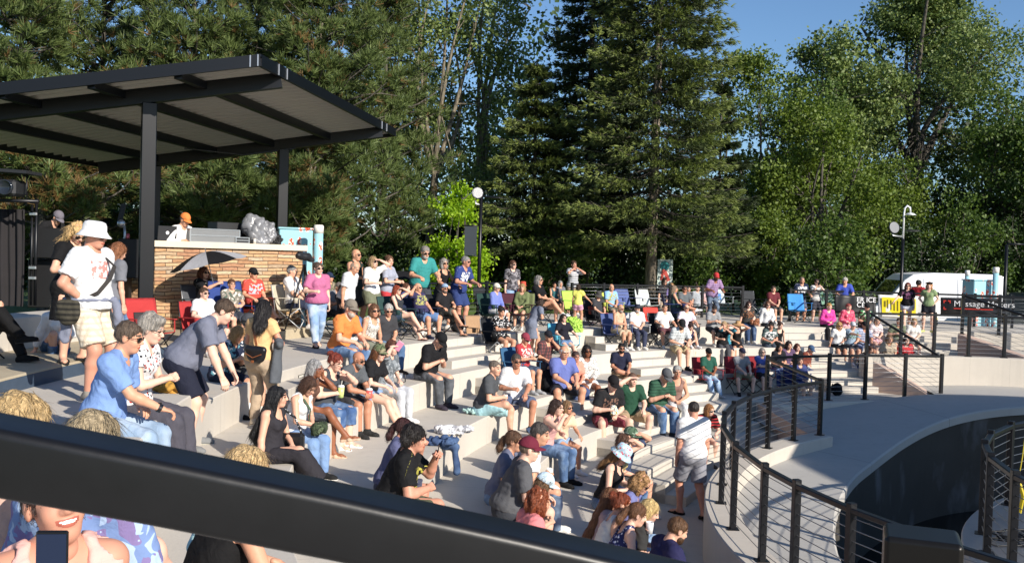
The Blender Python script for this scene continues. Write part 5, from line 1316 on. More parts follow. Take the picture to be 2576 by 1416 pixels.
# ---------------------------------------------------------------- trees
def leafmat(name,c1,c2,trans=.25,rough=.55):
    m,nt,b=newmat(name);L=nt.links
    g=nd(nt,'ShaderNodeNewGeometry');mx=nd(nt,'ShaderNodeMix',data_type='RGBA');mx.inputs['A'].default_value=tuple(x*.86 for x in srgb(c1)[:3])+(1,);mx.inputs['B'].default_value=tuple(x*.86 for x in srgb(c2)[:3])+(1,)
    L.new(g.outputs['Random Per Island'],mx.inputs['Factor']);L.new(mx.outputs['Result'],b.inputs['Base Color']);b.inputs['Roughness'].default_value=rough;b.inputs['Specular IOR Level'].default_value=.35
    t=nd(nt,'ShaderNodeBsdfTranslucent');hs=nd(nt,'ShaderNodeHueSaturation');hs.inputs['Value'].default_value=1.5;hs.inputs['Saturation'].default_value=1.1;L.new(mx.outputs['Result'],hs.inputs['Color']);L.new(hs.outputs[0],t.inputs['Color'])
    ms=nd(nt,'ShaderNodeMixShader');ms.inputs[0].default_value=trans;L.new(b.outputs[0],ms.inputs[1]);L.new(t.outputs[0],ms.inputs[2]);L.new(ms.outputs[0],nt.nodes['Material Output'].inputs[0]);return m
def barkmat(name,c,c2):
    m,nt,b=newmat(name);L=nt.links;tc=nd(nt,'ShaderNodeTexCoord');mp=nd(nt,'ShaderNodeMapping');mp.inputs['Scale'].default_value=(9,9,1.6);L.new(tc.outputs['Object'],mp.inputs[0])
    n=nd(nt,'ShaderNodeTexNoise',i_Scale=2.,i_Detail=5.);L.new(mp.outputs[0],n.inputs['Vector']);cr=nd(nt,'ShaderNodeValToRGB');cr.color_ramp.elements[0].position=.35;cr.color_ramp.elements[0].color=srgb(c);cr.color_ramp.elements[1].position=.68;cr.color_ramp.elements[1].color=srgb(c2)
    L.new(n.outputs['Fac'],cr.inputs[0]);L.new(cr.outputs[0],b.inputs['Base Color']);b.inputs['Roughness'].default_value=.9
    bp=nd(nt,'ShaderNodeBump',i_Strength=.8,i_Distance=.04);L.new(n.outputs['Fac'],bp.inputs['Height']);L.new(bp.outputs['Normal'],b.inputs['Normal']);return m
PINE=leafmat('pine_needle','#3d5028','#76854a',.12);SPT=leafmat('spruce_tip','#5d6e36','#8f9a52',.15);PINE2=leafmat('pine_needle_brown','#8a6a42','#6a5a34',.1);SPR=leafmat('spruce_needle','#37432a','#5f6c3c',.12);SPRD=leafmat('spruce_needle_dark','#29361f','#4b5a30',.10)
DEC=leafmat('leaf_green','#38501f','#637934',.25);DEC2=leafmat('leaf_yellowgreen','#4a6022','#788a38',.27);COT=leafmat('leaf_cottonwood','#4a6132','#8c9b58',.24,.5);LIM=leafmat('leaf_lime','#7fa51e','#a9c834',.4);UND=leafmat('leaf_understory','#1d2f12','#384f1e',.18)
BARK=barkmat('bark','#2c2925','#645e55');BARKP=barkmat('bark_pale','#4f493e','#8f8571');BARKS=barkmat('bark_spruce','#4c463a','#96897a')
def rnd(r,n): 
    v=r.normal(size=(n,3));return v/np.linalg.norm(v,axis=1)[:,None]
def leaves(C,L,W,r,up=None,droop=0.,aim=None,jit=1.):
    """diamond leaves at centres C"""
    n=len(C);d=rnd(r,n)*jit
    if aim is not None: d=d+aim
    d[:,2]-=droop;d/=np.linalg.norm(d,axis=1)[:,None]
    s=np.cross(d,rnd(r,n));s/=np.linalg.norm(s,axis=1)[:,None]+1e-9
    l=(L*r.uniform(.7,1.3,n))[:,None];w=(W*r.uniform(.7,1.3,n))[:,None]
    V=np.stack([C-d*l*.5,C+s*w*.5,C+d*l*.5,C-s*w*.5],1).reshape(-1,3)
    return V,np.arange(4*n).reshape(n,4)
def needles(C,D,L,W,r,k,spread):
    """tufts: k thin blades fanning around direction D at C"""
    n=len(C);C=np.repeat(C,k,0);D=np.repeat(D,k,0);d=D+rnd(r,n*k)*spread;d/=np.linalg.norm(d,axis=1)[:,None]
    s=np.cross(d,rnd(r,n*k));s/=np.linalg.norm(s,axis=1)[:,None]+1e-9
    l=(L*r.uniform(.7,1.25,n*k))[:,None];w=W*.5
    V=np.stack([C-s*w,C+s*w,C+d*l+s*w*.3,C+d*l-s*w*.3],1).reshape(-1,3);return V,np.arange(4*n*k).reshape(-1,4)
def limb_mb(m,a,b,r0,r1,r,bend=.1,n=5):
    a=np.array(a);b=np.array(b);L=np.linalg.norm(b-a);o=r.normal(size=3)*L*bend
    P=[a+(b-a)*t+o*math.sin(math.pi*t) for t in np.linspace(0,1,n)];m.tube(P,[r0+(r1-r0)*t for t in np.linspace(0,1,n)],6,False);return P
def tree_root(name,u,y,zg,label,group):
    q=ud(u,700,y);return empty(name,(q.x,y,zg),0,label,'tree',group)
def pine(u,y,vtop,wpx,label,seed,n=150,zlo=1.6,trunk=True,lean=0.,brown=.05,zg=-.04):
    r=np.random.default_rng(seed);root=tree_root('pine_tree',u,y,zg,label,'long-needled pines behind the pavilion')
    H=ud(u,vtop,y).z-zg;W=wpx/2400*y/2
    m=MB();limb_mb(m,(0,0,-.2),(lean*.5,0,H*.92),.17,.03,r,.015,8);m.build('trunk',BARKP if seed%2 else BARK,root,True)
    m=MB();C=[];D=[]
    for i in range(n):
        t=r.uniform(0,1)**.85;z=zlo+(H-zlo)*t;a=r.uniform(0,6.283);prof=(1-.75*max(0,(t-.35)/.65)**1.5)*(0.55+.45*min(1,t/.15));rad=W*prof*r.uniform(.35,1.0)
        tip=np.array((rad*math.cos(a)+lean*.5*t,rad*math.sin(a),z+r.uniform(-.2,.5)));base=np.array((lean*.5*t,0,max(.8,z-rad*.35)))
        P=limb_mb(m,base,tip,.035+.02*(1-t),.012,r,.07,5)
        out=nrm(tip-base)
        for f in (.55,.78,1.0):
            cc=base+(tip-base)*f+r.normal(size=3)*np.array((.22,.22,.1));kr=r.uniform(.26,.44)
            for j in range(r.integers(9,15)):
                dd=rnd(r,1)[0];dd[2]=dd[2]*.6+.25;C.append(cc+dd*kr*r.uniform(.3,1.));D.append(nrm(dd*.9+out*.4+np.array((0,0,.45))))
    m.build('branches',BARK,root,True)
    C=np.array(C);D=np.array(D);ok=C[:,2]>1.0;C,D=C[ok],D[ok]
    V,Q=needles(C,D,.25,.021,r,15,.75);mi=(r.random(len(C))<brown).astype(int).repeat(15)
    mesh('crown',V,Q,[PINE,PINE2],root,mi,False);return root
def spruce(u,y,vtop,wbase,label,seed,mat,n=260,zlo=1.5,tip_r=.15,trunk_r=.17,bark=None,dens=1.,zg=-.04,Hx=0,drp=.25,pro=.8,tipm=None):
    r=np.random.default_rng(seed);root=tree_root('spruce_tree',u,y,zg,label,'spruces behind the upper plaza')
    H=ud(u,vtop,y).z-zg+Hx;W=wbase/2400*y/2
    m=MB();m.tube([(0,0,-.2),(.03,0,H*.5),(0,0,H)],[trunk_r,trunk_r*.65,.02],10);m.build('trunk',bark or BARKS,root,True)
    m=MB();C=[];D=[];TI=[]
    for i in range(n):
        nw=int((H-zlo)/.62);t=(int(i/n*nw)+r.uniform(-.24,.24)+.5)/nw;t=min(.99,max(.005,t));z=zlo+(H-zlo)*t;a=i*2.39996+r.uniform(-.4,.4);L=(W*(1-t)**pro+tip_r)*r.uniform(.6,1.08)
        dr=-.10-drp*(1-t)+r.uniform(-.12,.12);o=np.array((math.cos(a),math.sin(a),0.))
        P=[np.array((0,0,z))+o*L*f+np.array((0,0,L*(dr*f+.22*f*f*f))) for f in np.linspace(0,1,5)]
        m.tube(P,[.022,.018,.014,.01,.006],4,False)
        k=int((14+L*19)*dens)
        for j in range(k):
            f=r.uniform(.22,1.0)**.8;b=P[0]+o*L*f;b=b+np.array((0,0,L*(dr*f+.22*f**3)));sd=np.array((-o[1],o[0],0))*r.normal()*.19*L*(1.15-f*.6)
            p=b+sd+np.array((0,0,-abs(np.linalg.norm(sd))*.22-r.uniform(0,.12)));TI.append(f+abs(r.normal())*.12>.9);C.append(p);D.append(nrm(o*.8+sd*1.2+np.array((0,0,r.normal()*.25-.15))))
    m.build('branches',BARK,root,True);C=np.array(C);D=np.array(D)
    V,Q=needles(C,D,.17,.030,r,9,.55);mesh('crown',V,Q,[mat,tipm or mat],root,np.array(TI).astype(int).repeat(9),False);return root
def decid(name,u,y,vtop,wpx,label,group,seed,mat,tips=420,per=34,leaf=.13,clump=.42,bark=BARK,trunk_r=.16,zlo=1.5,zg=-.04,fork=.3,shape='round',trunk=True,lean=0,gap=.0,ell=(1,1)):
    r=np.random.default_rng(seed);root=tree_root(name,u,y,zg,label,group);H=ud(u,vtop,y).z-zg;W=wpx/2400*y/2
    m=MB();zf=max(.8,H*fork);top=np.array((lean,0,H*.93))
    base=np.array((lean*fork,0,zf))
    if trunk: limb_mb(m,(0,0,-.2),base,trunk_r,trunk_r*.75,r,.02,5)
    nm=6;mains=[]
    for i in range(nm):
        a=i*6.283/nm+r.uniform(-.4,.4);q=np.array((W*.5*math.cos(a)+lean,W*.5*math.sin(a),zf+(H-zf)*r.uniform(.5,.9)));P=limb_mb(m,base,q,trunk_r*.55,trunk_r*.16,r,.06,6);mains.append(P)
    P=limb_mb(m,base,top,trunk_r*.6,.03,r,.04,6);mains.append(P)
    C=[]
    big=[(np.array((lean*.7,0,zlo+(H-zlo)*.55)),W,(H-zlo)*.5)]
    lob=[]
    for i in range(26):
        a=r.uniform(0,6.283);t=r.uniform(0,1);pf=math.sin(math.pi*min(1,.12+.83*t))**.6 if shape=='round' else math.sin(math.pi*min(1,.12+.88*t))**.9 if shape=='dome' else (1-t)**.8 if shape=='cone' else (.35+.65*math.sin(math.pi*(.15+.75*t)))
        rr=W*pf*r.uniform(.45,.85);lob.append((np.array((rr*math.cos(a)+lean*t,rr*math.sin(a),zlo+(H-zlo)*t)),r.uniform(.22,.4)*W))
    for i in range(tips):
        c,R=lob[r.integers(len(lob))];p=c+rnd(r,1)[0]*R*r.uniform(.55,1.08)
        if p[2]<zlo*.7: p[2]=zlo*.7+r.uniform(0,.5)
        if i%6==0:
            AP=np.array([q for Pm in mains for q in Pm[2:]]);b=AP[np.argmin(np.linalg.norm(AP-p,axis=1)+(AP[:,2]>p[2])*.8)];limb_mb(m,b,p,.026,.006,r,.08,4)
        k=int(per*r.uniform(.5,1.4));C.append(p+r.normal(size=(k,3))*np.array((clump,clump,clump*.62))*.55)
    m.build('trunk',bark,root,True)
    C=np.concatenate(C);V,Q=leaves(C,leaf,leaf*.72,r,droop=.25);mesh('crown',V,Q,mat,root,None,False);return root
# pines, left to right
PG=[(40,27,-150,520,'dark pine with hanging branches at the far left edge',1,170),(250,31,-190,520,'pine rising behind the left half of the pavilion roof',2,170),(470,29.5,-170,480,'pine with a pale trunk seen between the pavilion columns',3,170),
    (620,33,-230,560,'tall pine behind the peak of the pavilion roof',4,190),(800,30,-120,470,'pine with full boughs right of the pavilion column',5,190),(945,34,-160,420,'slim dark pine at the right end of the pine row',6,150)]
for u,y,vt,wp,lb,sd,n in PG: pine(u,y,vt,wp,lb,sd,n)
pine(770,27.5,300,290,'small low pine bough clump right of the counter pipe',17,60,1.9,brown=.16);pine(110,24.5,330,430,'low pine with brown dead tufts behind the stage drape',18,60,2.3,brown=.3)
pine(560,26.8,380,330,'young pine with bare lower twigs under the pavilion roof',19,50,2.3,brown=.12)
# tall sparse poplars
TG='leafy trees behind the terraces'
decid('poplar_tree',1075,37,-140,330,'tall sparse poplar with a pale leaning trunk left of the bright green tree',TG,31,COT,420,26,.15,.5,BARKP,.2,3.2,fork=.35,shape='col',lean=.5)
decid('poplar_tree',1185,39,-120,300,'tall sparse poplar with forked pale limbs behind the round floodlight',TG,32,COT,430,26,.15,.5,BARKP,.19,3.4,fork=.3,shape='col',lean=.9)
decid('poplar_tree',985,41,-170,260,'thin poplar showing sky between its leaves right of the pines',TG,33,COT,250,24,.15,.5,BARKP,.15,3,fork=.35,shape='col')
decid('young_tree',1150,31,446,205,'small bright lime-green tree below the round floodlight',TG,35,LIM,230,42,.115,.26,BARK,.06,.4,shape='cone',fork=.2)
# spruces
spruce(1636,32.5,-420,455,'largest spruce with a bare grey trunk and yellow-green tips',41,SPR,450,2.6,.35,.20,BARKS,1.1,pro=.46,tipm=SPT)
spruce(1470,35,-260,330,'dark tall spruce left of the largest spruce',42,SPRD,330,2.9,.2,.2,BARK,1.,pro=.6)
spruce(1335,34,150,350,'mid-height spruce with drooping boughs right of the lamp post',43,SPR,240,2.2,.12,.12,BARK,1.05,pro=.8,tipm=SPT)
spruce(1800,36,200,240,'spruce fringe at the right flank of the largest spruce',44,SPRD,180,1.9,.12,.1,BARK,1.)
# deciduous wood on the right
decid('maple_tree',1975,44.5,230,330,'bushy green tree between the spruce and the cottonwood',TG,60,DEC,520,36,.15,.5,BARK,.14,1.2,shape='col')
decid('maple_tree',1895,42,190,360,'yellow-green bushy tree right of the largest spruce',TG,51,DEC2,640,36,.15,.5,BARK,.16,1.3,shape='col',fork=.2)
decid('maple_tree',2060,40,300,360,'mid-green rounded tree in front of the cottonwood',TG,52,DEC2,560,36,.15,.5,BARK,.15,1.0)
decid('cottonwood_tree',2300,52,-25,600,'very large cottonwood with a thick dark forked trunk at right',TG,53,COT,1500,46,.165,.60,BARK,.42,4.5,fork=.42,shape='dome')
decid('cottonwood_tree',2075,50,75,230,'leaning left limb crown of the cottonwood against the sky',TG,54,COT,330,34,.19,.6,BARK,.18,6.5,fork=.5,lean=-.5)
decid('cottonwood_tree',2530,47,250,330,'large leafy tree cut by the right edge',TG,55,DEC,620,36,.17,.6,BARK,.2,1.2)
decid('maple_tree',2200,47,420,300,'dense green tree behind the back right lamp post',TG,56,DEC2,480,36,.15,.5,BARK,.13,.8)
decid('maple_tree',1925,37.5,530,110,'slim yellow-green sapling by the railing gap',TG,57,DEC2,150,36,.13,.35,BARK,.06,.5,shape='col')
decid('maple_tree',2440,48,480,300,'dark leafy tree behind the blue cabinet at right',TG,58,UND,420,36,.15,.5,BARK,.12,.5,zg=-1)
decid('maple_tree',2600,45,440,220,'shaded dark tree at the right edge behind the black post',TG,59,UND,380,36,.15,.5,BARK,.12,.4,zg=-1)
# understory bushes along the back, and a far wood behind
r0=random.Random(3);UG='bushes and small trees under the tall trees'
lbls=['low dark bush behind the stage cases','bush behind the standing blonde woman','bush seen under the left of the pavilion','bush behind the mixing desk','bush behind the silver plastic sheet','bush right of the painted cabinet','bush behind the bent white T-shirt man','bush behind the teal polo man','bush behind the navy jersey','bush right of the lamp post','bush behind the tie-dyed top','bush behind the striped shirt','bush left of the spruce trunk','bush around the pale sign','vine-covered bush left of the red cap man','bush behind the red cap man','bush behind the railing gap','bush behind the navy printed T-shirt','bush behind the royal blue polo','bush left of the van nose','bush above the van roof','bush behind the van rear','bush at the right edge']
for i,lb in enumerate(lbls):
    u=20+i*114+r0.uniform(-25,25);y=r0.uniform(33.5,39)+(9 if i>18 else 0);vt=r0.uniform(505,600)
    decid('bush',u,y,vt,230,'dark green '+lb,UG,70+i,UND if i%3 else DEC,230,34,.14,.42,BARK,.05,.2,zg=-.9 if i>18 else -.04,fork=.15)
r=np.random.default_rng(99);Cs=[]
for i in range(2600):
    x=r.uniform(-42,48);yy=r.uniform(50,66);hmax=13+3*math.sin(x*.35)+2*math.sin(x*.9+1)-(3.5 if 9<x<17 else 0);z=r.uniform(0,1)**.8*hmax;k=int(r.uniform(14,34));Cs.append(np.array((x,yy,z))+r.normal(size=(k,3))*np.array((.8,.8,.55)))
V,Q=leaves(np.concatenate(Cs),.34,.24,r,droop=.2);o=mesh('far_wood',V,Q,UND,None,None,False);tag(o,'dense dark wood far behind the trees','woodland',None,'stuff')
# ---------------------------------------------------------------- folding chairs
def chair(pp,col,label,frame='#2a2a2c',back=.86,pat=(),w=.52,loc=None,rz=0,trim=None,kind='camp'):
    if pp is not None: root_,J,pos,rz=pp;loc=Vector((pos.x,pos.y,pos.z-.40))
    r=empty('camp_chair',loc,rz,label,'camp chair','folding camp chairs brought by the crowd')
    fm=fabric(col,*pat);mt=plain('chair_tube'+frame,frame,.4,.5);hw=w/2
    def sheet(name,pts,mat,sag):
        n=9;V=[]
        for j in range(n):
            for i in range(n):
                s,t=i/(n-1),j/(n-1);p=(Vector(pts[0])*(1-s)+Vector(pts[1])*s)*(1-t)+(Vector(pts[3])*(1-s)+Vector(pts[2])*s)*t
                k=math.sin(math.pi*s)**.8*(.4+.6*math.sin(math.pi*min(1,t+.2)));V.append(p+Vector(sag)*k)
        V=[tuple(v) for v in V];N=len(V);V+=[tuple(Vector(v)+Vector((0,0,-.012))+Vector((0,-.006,0))) for v in V]
        Q=[(j*n+i,j*n+i+1,(j+1)*n+i+1,(j+1)*n+i) for j in range(n-1) for i in range(n-1)];Q+=[tuple(k+N for k in q[::-1]) for q in Q]
        e=[i for i in range(n)]+[j*n+n-1 for j in range(1,n)]+[(n-1)*n+i for i in range(n-2,-1,-1)]+[j*n for j in range(n-2,0,-1)]
        Q+=[(e[k],e[k]+N,e[(k+1)%len(e)]+N,e[(k+1)%len(e)]) for k in range(len(e))]
        return mesh(name,V,Q,mat,r)
    sheet('seat',[(-hw,-.2,.37),(hw,-.2,.37),(hw,.26,.42),(-hw,.26,.42)],fm,(0,0,-.05))
    sheet('backrest',[(-hw,-.20,.36),(hw,-.20,.36),(hw*.96,-.36,back),(-hw*.96,-.36,back)],fm,(0,-.05,0))
    if trim: sheet('back_panel',[(-hw*.5,-.245,.50),(hw*.5,-.245,.50),(hw*.5,-.305,.70),(-hw*.5,-.305,.70)],fabric(trim),(0,.012,0))
    for q in(1,-1):
        m=MB();m.tube([(q*hw,.27,.02),(q*hw,-.2,.37)],.0105,6);m.build('leg',mt,r,True)
        m=MB();m.tube([(q*hw,-.30,.02),(q*hw,.26,.42)],.0105,6);m.build('leg',mt,r,True)
        m=MB();m.tube([(q*hw,.27,.02),(-q*hw,.26,.41)],.0095,6);m.build('crossbar',mt,r,True)
        m=MB();m.tube([(q*hw,-.30,.02),(-q*hw,-.2,.38)],.0095,6);m.build('crossbar',mt,r,True)
        m=MB();m.tube([(q*hw,-.26,.3),(q*hw,-.30,.58),(q*hw*.97,-.365,back)],.0105,6);m.build('back_pole',mt,r,True)
        m=MB();m.tube([(q*hw,.26,.42),(q*hw,.25,.60)],.0105,6);m.bar((q*hw,-.31,.60),(q*hw,.29,.615),.06,.016,bev=.006);m.build('armrest',fm,r)
    m=MB();m.lathe([(.0,.0),(.04,0),(.045,.09),(.048,.10),(.04,.09),(.03,.02)],12,(hw+.05,.2,.52));m.build('cup_holder',fm,r,True)
    return r
def chair_at(u,v,z,col,label,hd=0,**k):
    q=uz(u,v,z);a=math.atan2(CY-q.y,CX-q.x)+R_(hd)-math.pi/2;return chair(None,col,label,loc=q,rz=a,**k)
BLU='#3f5f8c'
# ================================================================ left foreground
bucket=P('person in white sun hat and white T-shirt, hand on hip, checked shorts',268,556,-.0,'stand',hd=-14,fat=1.28,skin=5,foot=(222,1004),hair=('crop','#77706a'),hat=('bucket','#ece7da'),gl='sun',top=('tee','#efeeec','print','#c8847c'),bot=('shorts','#d9ccb6','plaid','#c0a98c'),sh=('sneaker','#8d867b','#b5aea2'),ar=('hip','down'),look=(8,6),lg='ease',tw=-4)
P('person in black dress with wavy blonde hair and sunglasses behind the white hat man',196,562,.19,'stand',hd=-25,sex='f',fat=1.25,d=12.6,hair=('wavylong','#c9a672'),gl='sun',top=('dresst','#151517'),bot=('none',''),sh=('sandal','#222'),ar=('hold','down'),look=(-10,32),lean=8)
P('person in grey T-shirt and jeans turned away behind the white hat man',300,612,.19,'stand',hd=60,sex='f',fat=1.02,d=12.4,hair=('long','#8a5a3c'),top=('tee','#6f7179'),bot=('jeans','#3c5f8c'),sh=('sneaker','#333'),ar=('down','down'),look=(0,25),lean=6)
P('person in grey cap and black shirt bending over the black case at left',146,531,.85,'stand',hd=-10,sex='m',d=17.6,hair=('crop','#55504a'),hat=('cap','#6d6974'),gl='sun',top=('long','#1d1d20'),bot=('pants','#1c1c1e'),ar=('hold','hold'),lean=38,look=(0,28))
P('person in orange cap and white shirt at the mixing desk under the pavilion',466,535,.75,'stand',hd=-8,sex='m',d=18.4,H=1.70,hair=('short','#6b6460'),hat=('cap','#f07a1e'),top=('long','#e9e9ea'),bot=('pants','#2a2c33'),ar=('hold','hold'),lean=16,look=(0,22),skin=1)
leftchair=P('person with black trousers and black shoes in a camp chair at the left edge',-75,690,.19,'chair',hd=-8,sex='m',H=1.8,skin=0,top=('long','#1b1b1e'),bot=('pants','#141416'),sh=('sneaker','#151515','#222222'),ar=('phone','phone'),lg=('over','fwd'),d=12.4)
chair(leftchair,'#1f2024','black camp chair at the left edge under the person in black trousers')
P('person in white top and jeans sitting on the raised walk behind the white hat man',150,745,.19,'sit',hd=-40,sex='f',H=1.62,snap=False,hair=('long','#c9a878'),hat=('cap','#2c3c55','back'),top=('long','#e8e8f0'),bot=('jeans','#3a5a80'),ar=('side','lap'),lg=('tuck','ank'),drop=.19,lean=14)
polo=P('person in bright blue polo shirt with sunglasses and pale jeans, black watch',326,810,0,'sit',hd=-14,sex='m',d=8.1,drop=.58,fat=1.05,skin=1,hair=('short','#57493d'),gl='sun',top=('polo','#6f92cb'),bot=('jeans','#8099b4'),fade='#c3d0dd',sh=('sneaker','#ccc'),ar=('elbow','lap'),lean=10,look=(4,6),dz=0.16)
floral=P('person in white blouse with red and black flecks and short wavy grey hair',383,793,0,'sit',hd=-10,sex='f',d=8.9,drop=.58,skin=4,hair=('wavyshort','#9c968e'),gl='eye',top=('blouse','#eee7dc','floral','#b8382c','#23262e'),bot=('wide','#4a4852'),sh=('flat','#222'),ar=('phone','phone'),lean=6,look=(0,14),dz=0.16)
P('person bending forward in grey T-shirt, navy shorts and grey trainers',566,738,1,'stand',hd=4,sex='m',H=1.86,d=10.5,fat=1.15,skin=4,hair=('short','#4a3a2e'),top=('tee','#6c7082'),bot=('shorts','#1f2233'),sh=('sneaker','#77797a','#a5a293'),ar=(((.30,.42,.56),(.8,-.4,0),'relax'),((-.14,.46,.62),(-.8,-.4,0),'relax')),lean=24,lean2=44,look=(0,20),lg='wide',bendk=(0,-.10,-.02))
tanp=P('person in peach-orange top and khaki trousers seen from behind with long black hair',672,757,1,'stand',hd=68,sex='f',fat=1.08,skin=5,foot=(648,1074),hair=('long','#1e1a1a'),top=('blouse','#e9b072'),bot=('pants','#b09a80'),sh=('sneaker','#b9a890'),ar=('hold','hold'),look=(25,18),lean=4)
P('person with tan hair and navy T-shirt seated between the bent man and the peach top',600,815,0,'sit',hd=-16,sex='f',H=1.55,snap=False,skin=1,hair=('bob','#b08a5c'),top=('tee','#27304a','tie','#5a9aa8','#d8d8d8'),bot=('shorts','#22283a'),sh=('sneaker','#16171a','#222222'),sock=('#e8e8e8',.3),ar=('phone','phone'),lean=18,look=(0,25))
P('person in dark grey cap half hidden behind the woman in peach top',629,772,0,'sit',hd=0,sex='m',H=1.7,snap=False,hat=('cap','#44464c'),hair=('crop','#333'),top=('tee','#2c2e33'),bot=('shorts','#555'),ar='lap')
# chairs by the stone counter
q=P('person in white T-shirt and sunglasses seated low before the stone counter',514,729,.0,'chair',hd=-20,sex='m',fat=1.15,skin=4,hair=('short','#4a3526'),gl='sun',top=('tee','#dcdcde'),bot=('shorts','#4c525c'),ar=('rest','rest'),lg='wide',d=15.6);chair(q,'#b12b2c','red camp chair under the man in white T-shirt and sunglasses')
umb=P('person in black T-shirt under the black and grey umbrella',514,671,0.19,'chair',hd=-6,sex='f',fat=1.2,skin=0,hair=('curlybob','#6a3a26'),gl='sun',top=('tee','#1b1c20','print','#b9b29a'),bot=('jeans','#3d5c86'),ar=('up','lap'),look=(-8,0),d=17.7);chair(umb,'#55585e','grey camp chair under the person with the umbrella','#9a9c9f')
q=P('person with glasses and short brown hair in the tall blue chair',583,708,0.19,'chair',hd=-30,sex='m',H=1.36,seat=.3,skin=0,hair=('short','#5a3a26'),gl='eye',top=('tee','#8c8478','tie','#4f5c50','#d8d0c0'),bot=('shorts','#3a3f4a'),ar=('hold','hold'),d=17.4);chair(q,'#2d4488','blue camp chair with a tall back left of the red shirt man',back=1.05,w=.66)
q=P('person in orange-red T-shirt and black cap leaning back against the stone counter',638,674,0.19,'chair',hd=-12,sex='m',fat=1.1,skin=1,hair=('crop','#444'),hat=('cap','#1b1c20'),gl='sun',top=('tee','#d1402e','print','#e0b060','#a0b0c0'),bot=('shorts','#26272b'),sh=('sandal','#2a2420'),ar=('rest','lap'),lg=('over','fwd'),d=18.5);chair(q,'#a8322d','red camp chair under the man in orange-red T-shirt')
q=P('person in white shirt with grey hair in a chair right of the red shirt man',735,687,0.19,'chair',hd=14,sex='m',H=1.66,skin=0,hair=('short','#8b8a88'),top=('shirt','#e9e9ec'),bot=('shorts','#333b52'),ar=('lap','lap'),look=(10,0),d=19.1);chair(q,'#c9bfa8','beige camp chair with silver legs under the grey-haired white shirt person','#a9abad')
P('person walking in pink top, torn light jeans and black sandals',789,660,0,'stand',hd=-42,sex='f',fat=1.34,skin=4,foot=(795,872),hair=('bun','#5a4a40'),gl='sun',top=('dresst','#c4589a') if False else ('tee','#b9618b'),bot=('jeans','#7f9fc6'),fade='#d5dde6',sh=('sandal','#1d1a1a'),ar=('hold','down'),lg=('stepf','stepb'),look=(15,0))
# ================================================================ row on the first edge
P('person in orange T-shirt and grey cap seated on the upper edge',883,754,0,'sit',hd=-12,sex='m',fat=1.0,skin=0,hair=('short','#9a948c'),hat=('cap','#7d7468'),gl='eye',beard='#b9b2a8',top=('tee','#f07d22'),bot=('jeans','#4d6f9c'),ar=('knee','knee'),lean=12,look=(0,10))
P('person in zigzag black and white sleeveless top with straight brown hair',942,765,0,'sit',hd=-10,sex='f',fat=1.15,skin=1,hair=('bob','#6b4a34'),gl='sun',top=('tank','#c9c6be','dots','#1d1d1f'),bot=('shorts','#8a8f7c'),ar=('lap','lap'),look=(-25,0))
P('person in charcoal shirt and jeans with silver hair and brown boots',978,765,0,'sit',hd=-16,sex='m',fat=1.05,skin=1,hair=('short','#b5b2ac'),gl='sun',top=('tee','#3c3c40'),bot=('jeans','#486890'),sh=('boot','#5a4332'),ar=('side','lap'),look=(-28,10))
P('person with long grey hair covering her face with a hand',795,905,1,'sit',hd=-14,sex='f',d=12.3,skin=3,hair=('long','#9b9a9a'),gl='eyered',top=('tank','#6a4a3c'),bot=('shorts','#4a4f5c'),sh=('sandal','#c9a98c'),ar=('lap','face'),lg=('over','sit'),lean=10)
P('person in grey tank top with red hair bun drinking, blue jean capris, white sandals',845,889,1,'sit',hd=-18,sex='f',d=13.0,fat=1.45,skin=4,hair=('bun','#7a3426'),gl='eye',top=('tank','#3f434a'),bot=('capri','#3a5a8a'),sh=('sandal','#e6e2da'),ar=('hold','mouth'),lean=14,look=(0,10))
P('bald person in grey T-shirt and sunglasses with forearms on knees',903,885,1,'sit',hd=-16,sex='m',d=13.8,fat=1.15,skin=2,hair=('bald',None),gl='sun',beard='#8b8580',top=('tee','#55595e'),bot=('shorts','#3a3a3e'),sh=('sneaker','#2a2a2a','#333333'),ar=('elbow','elbow'),lean=20,look=(0,8))
P('person in camouflage cap and black T-shirt with long brown hair and denim shorts',955,866,1,'sit',hd=-12,sex='f',skin=4,hair=('verylong','#6a4228'),hat=('cap','#5f6b48','camo','#3c4630','#8d8668'),gl='sun',top=('tee','#1e1e21'),bot=('short','#7c9cc4'),sh=('sneaker','#ddd'),ar=('knee','knee'),lg=('ank','fwd'),lean=12,look=(-6,4))
visor=P('person in grey shirt and pale grey trousers shading the face with a pink phone',988,856,1,'sit',hd=-10,sex='f',skin=4,hair=('long','#5a3526'),top=('tee','#80878c','tie','#5f666c','#9aa0a6'),bot=('pants','#b9bcc2'),sh=('sneaker','#eee'),ar=('shade','lap'),lean=6,look=(-10,5))
P('person in white sleeveless top with a green bag strap looking down',778,948,1,'sit',hd=-22,sex='f',d=11.1,fat=1.15,skin=0,hair=('bob','#4a3226'),gl='eye',top=('tank','#eeeeec'),bot=('jeans','#6f92c2'),sh=('flat','#222'),ar=('knee','lap'),lean=12,look=(-6,32))
blackhair=P('person in black sleeveless dress with very long black hair leaning on one arm',700,972,1,'sit',hd=-24,sex='f',d=9.9,fat=1.2,skin=0,hair=('verylong','#121215'),top=('tank','#2f2d33'),bot=('wide','#2e2c32'),sh=('flat','#15151a'),ar=(((.30,.10,.02),(.5,-.8,0),'flat'),'lap'),lg=('over','sit'),lean=2,look=(25,0))
P('person in black T-shirt and black cap seated looking at a phone by the steps',1108,836,1,'sit',hd=-14,sex='m',fat=1.2,skin=0,hair=('crop','#2b2522'),hat=('cap','#17181b'),top=('tee','#1c1c1f'),bot=('jeans','#4d5157'),fade='#7b7f85',sh=('sneaker','#3a3440','#8a4038'),ar=('phone','phone'),lean=18,look=(0,38))
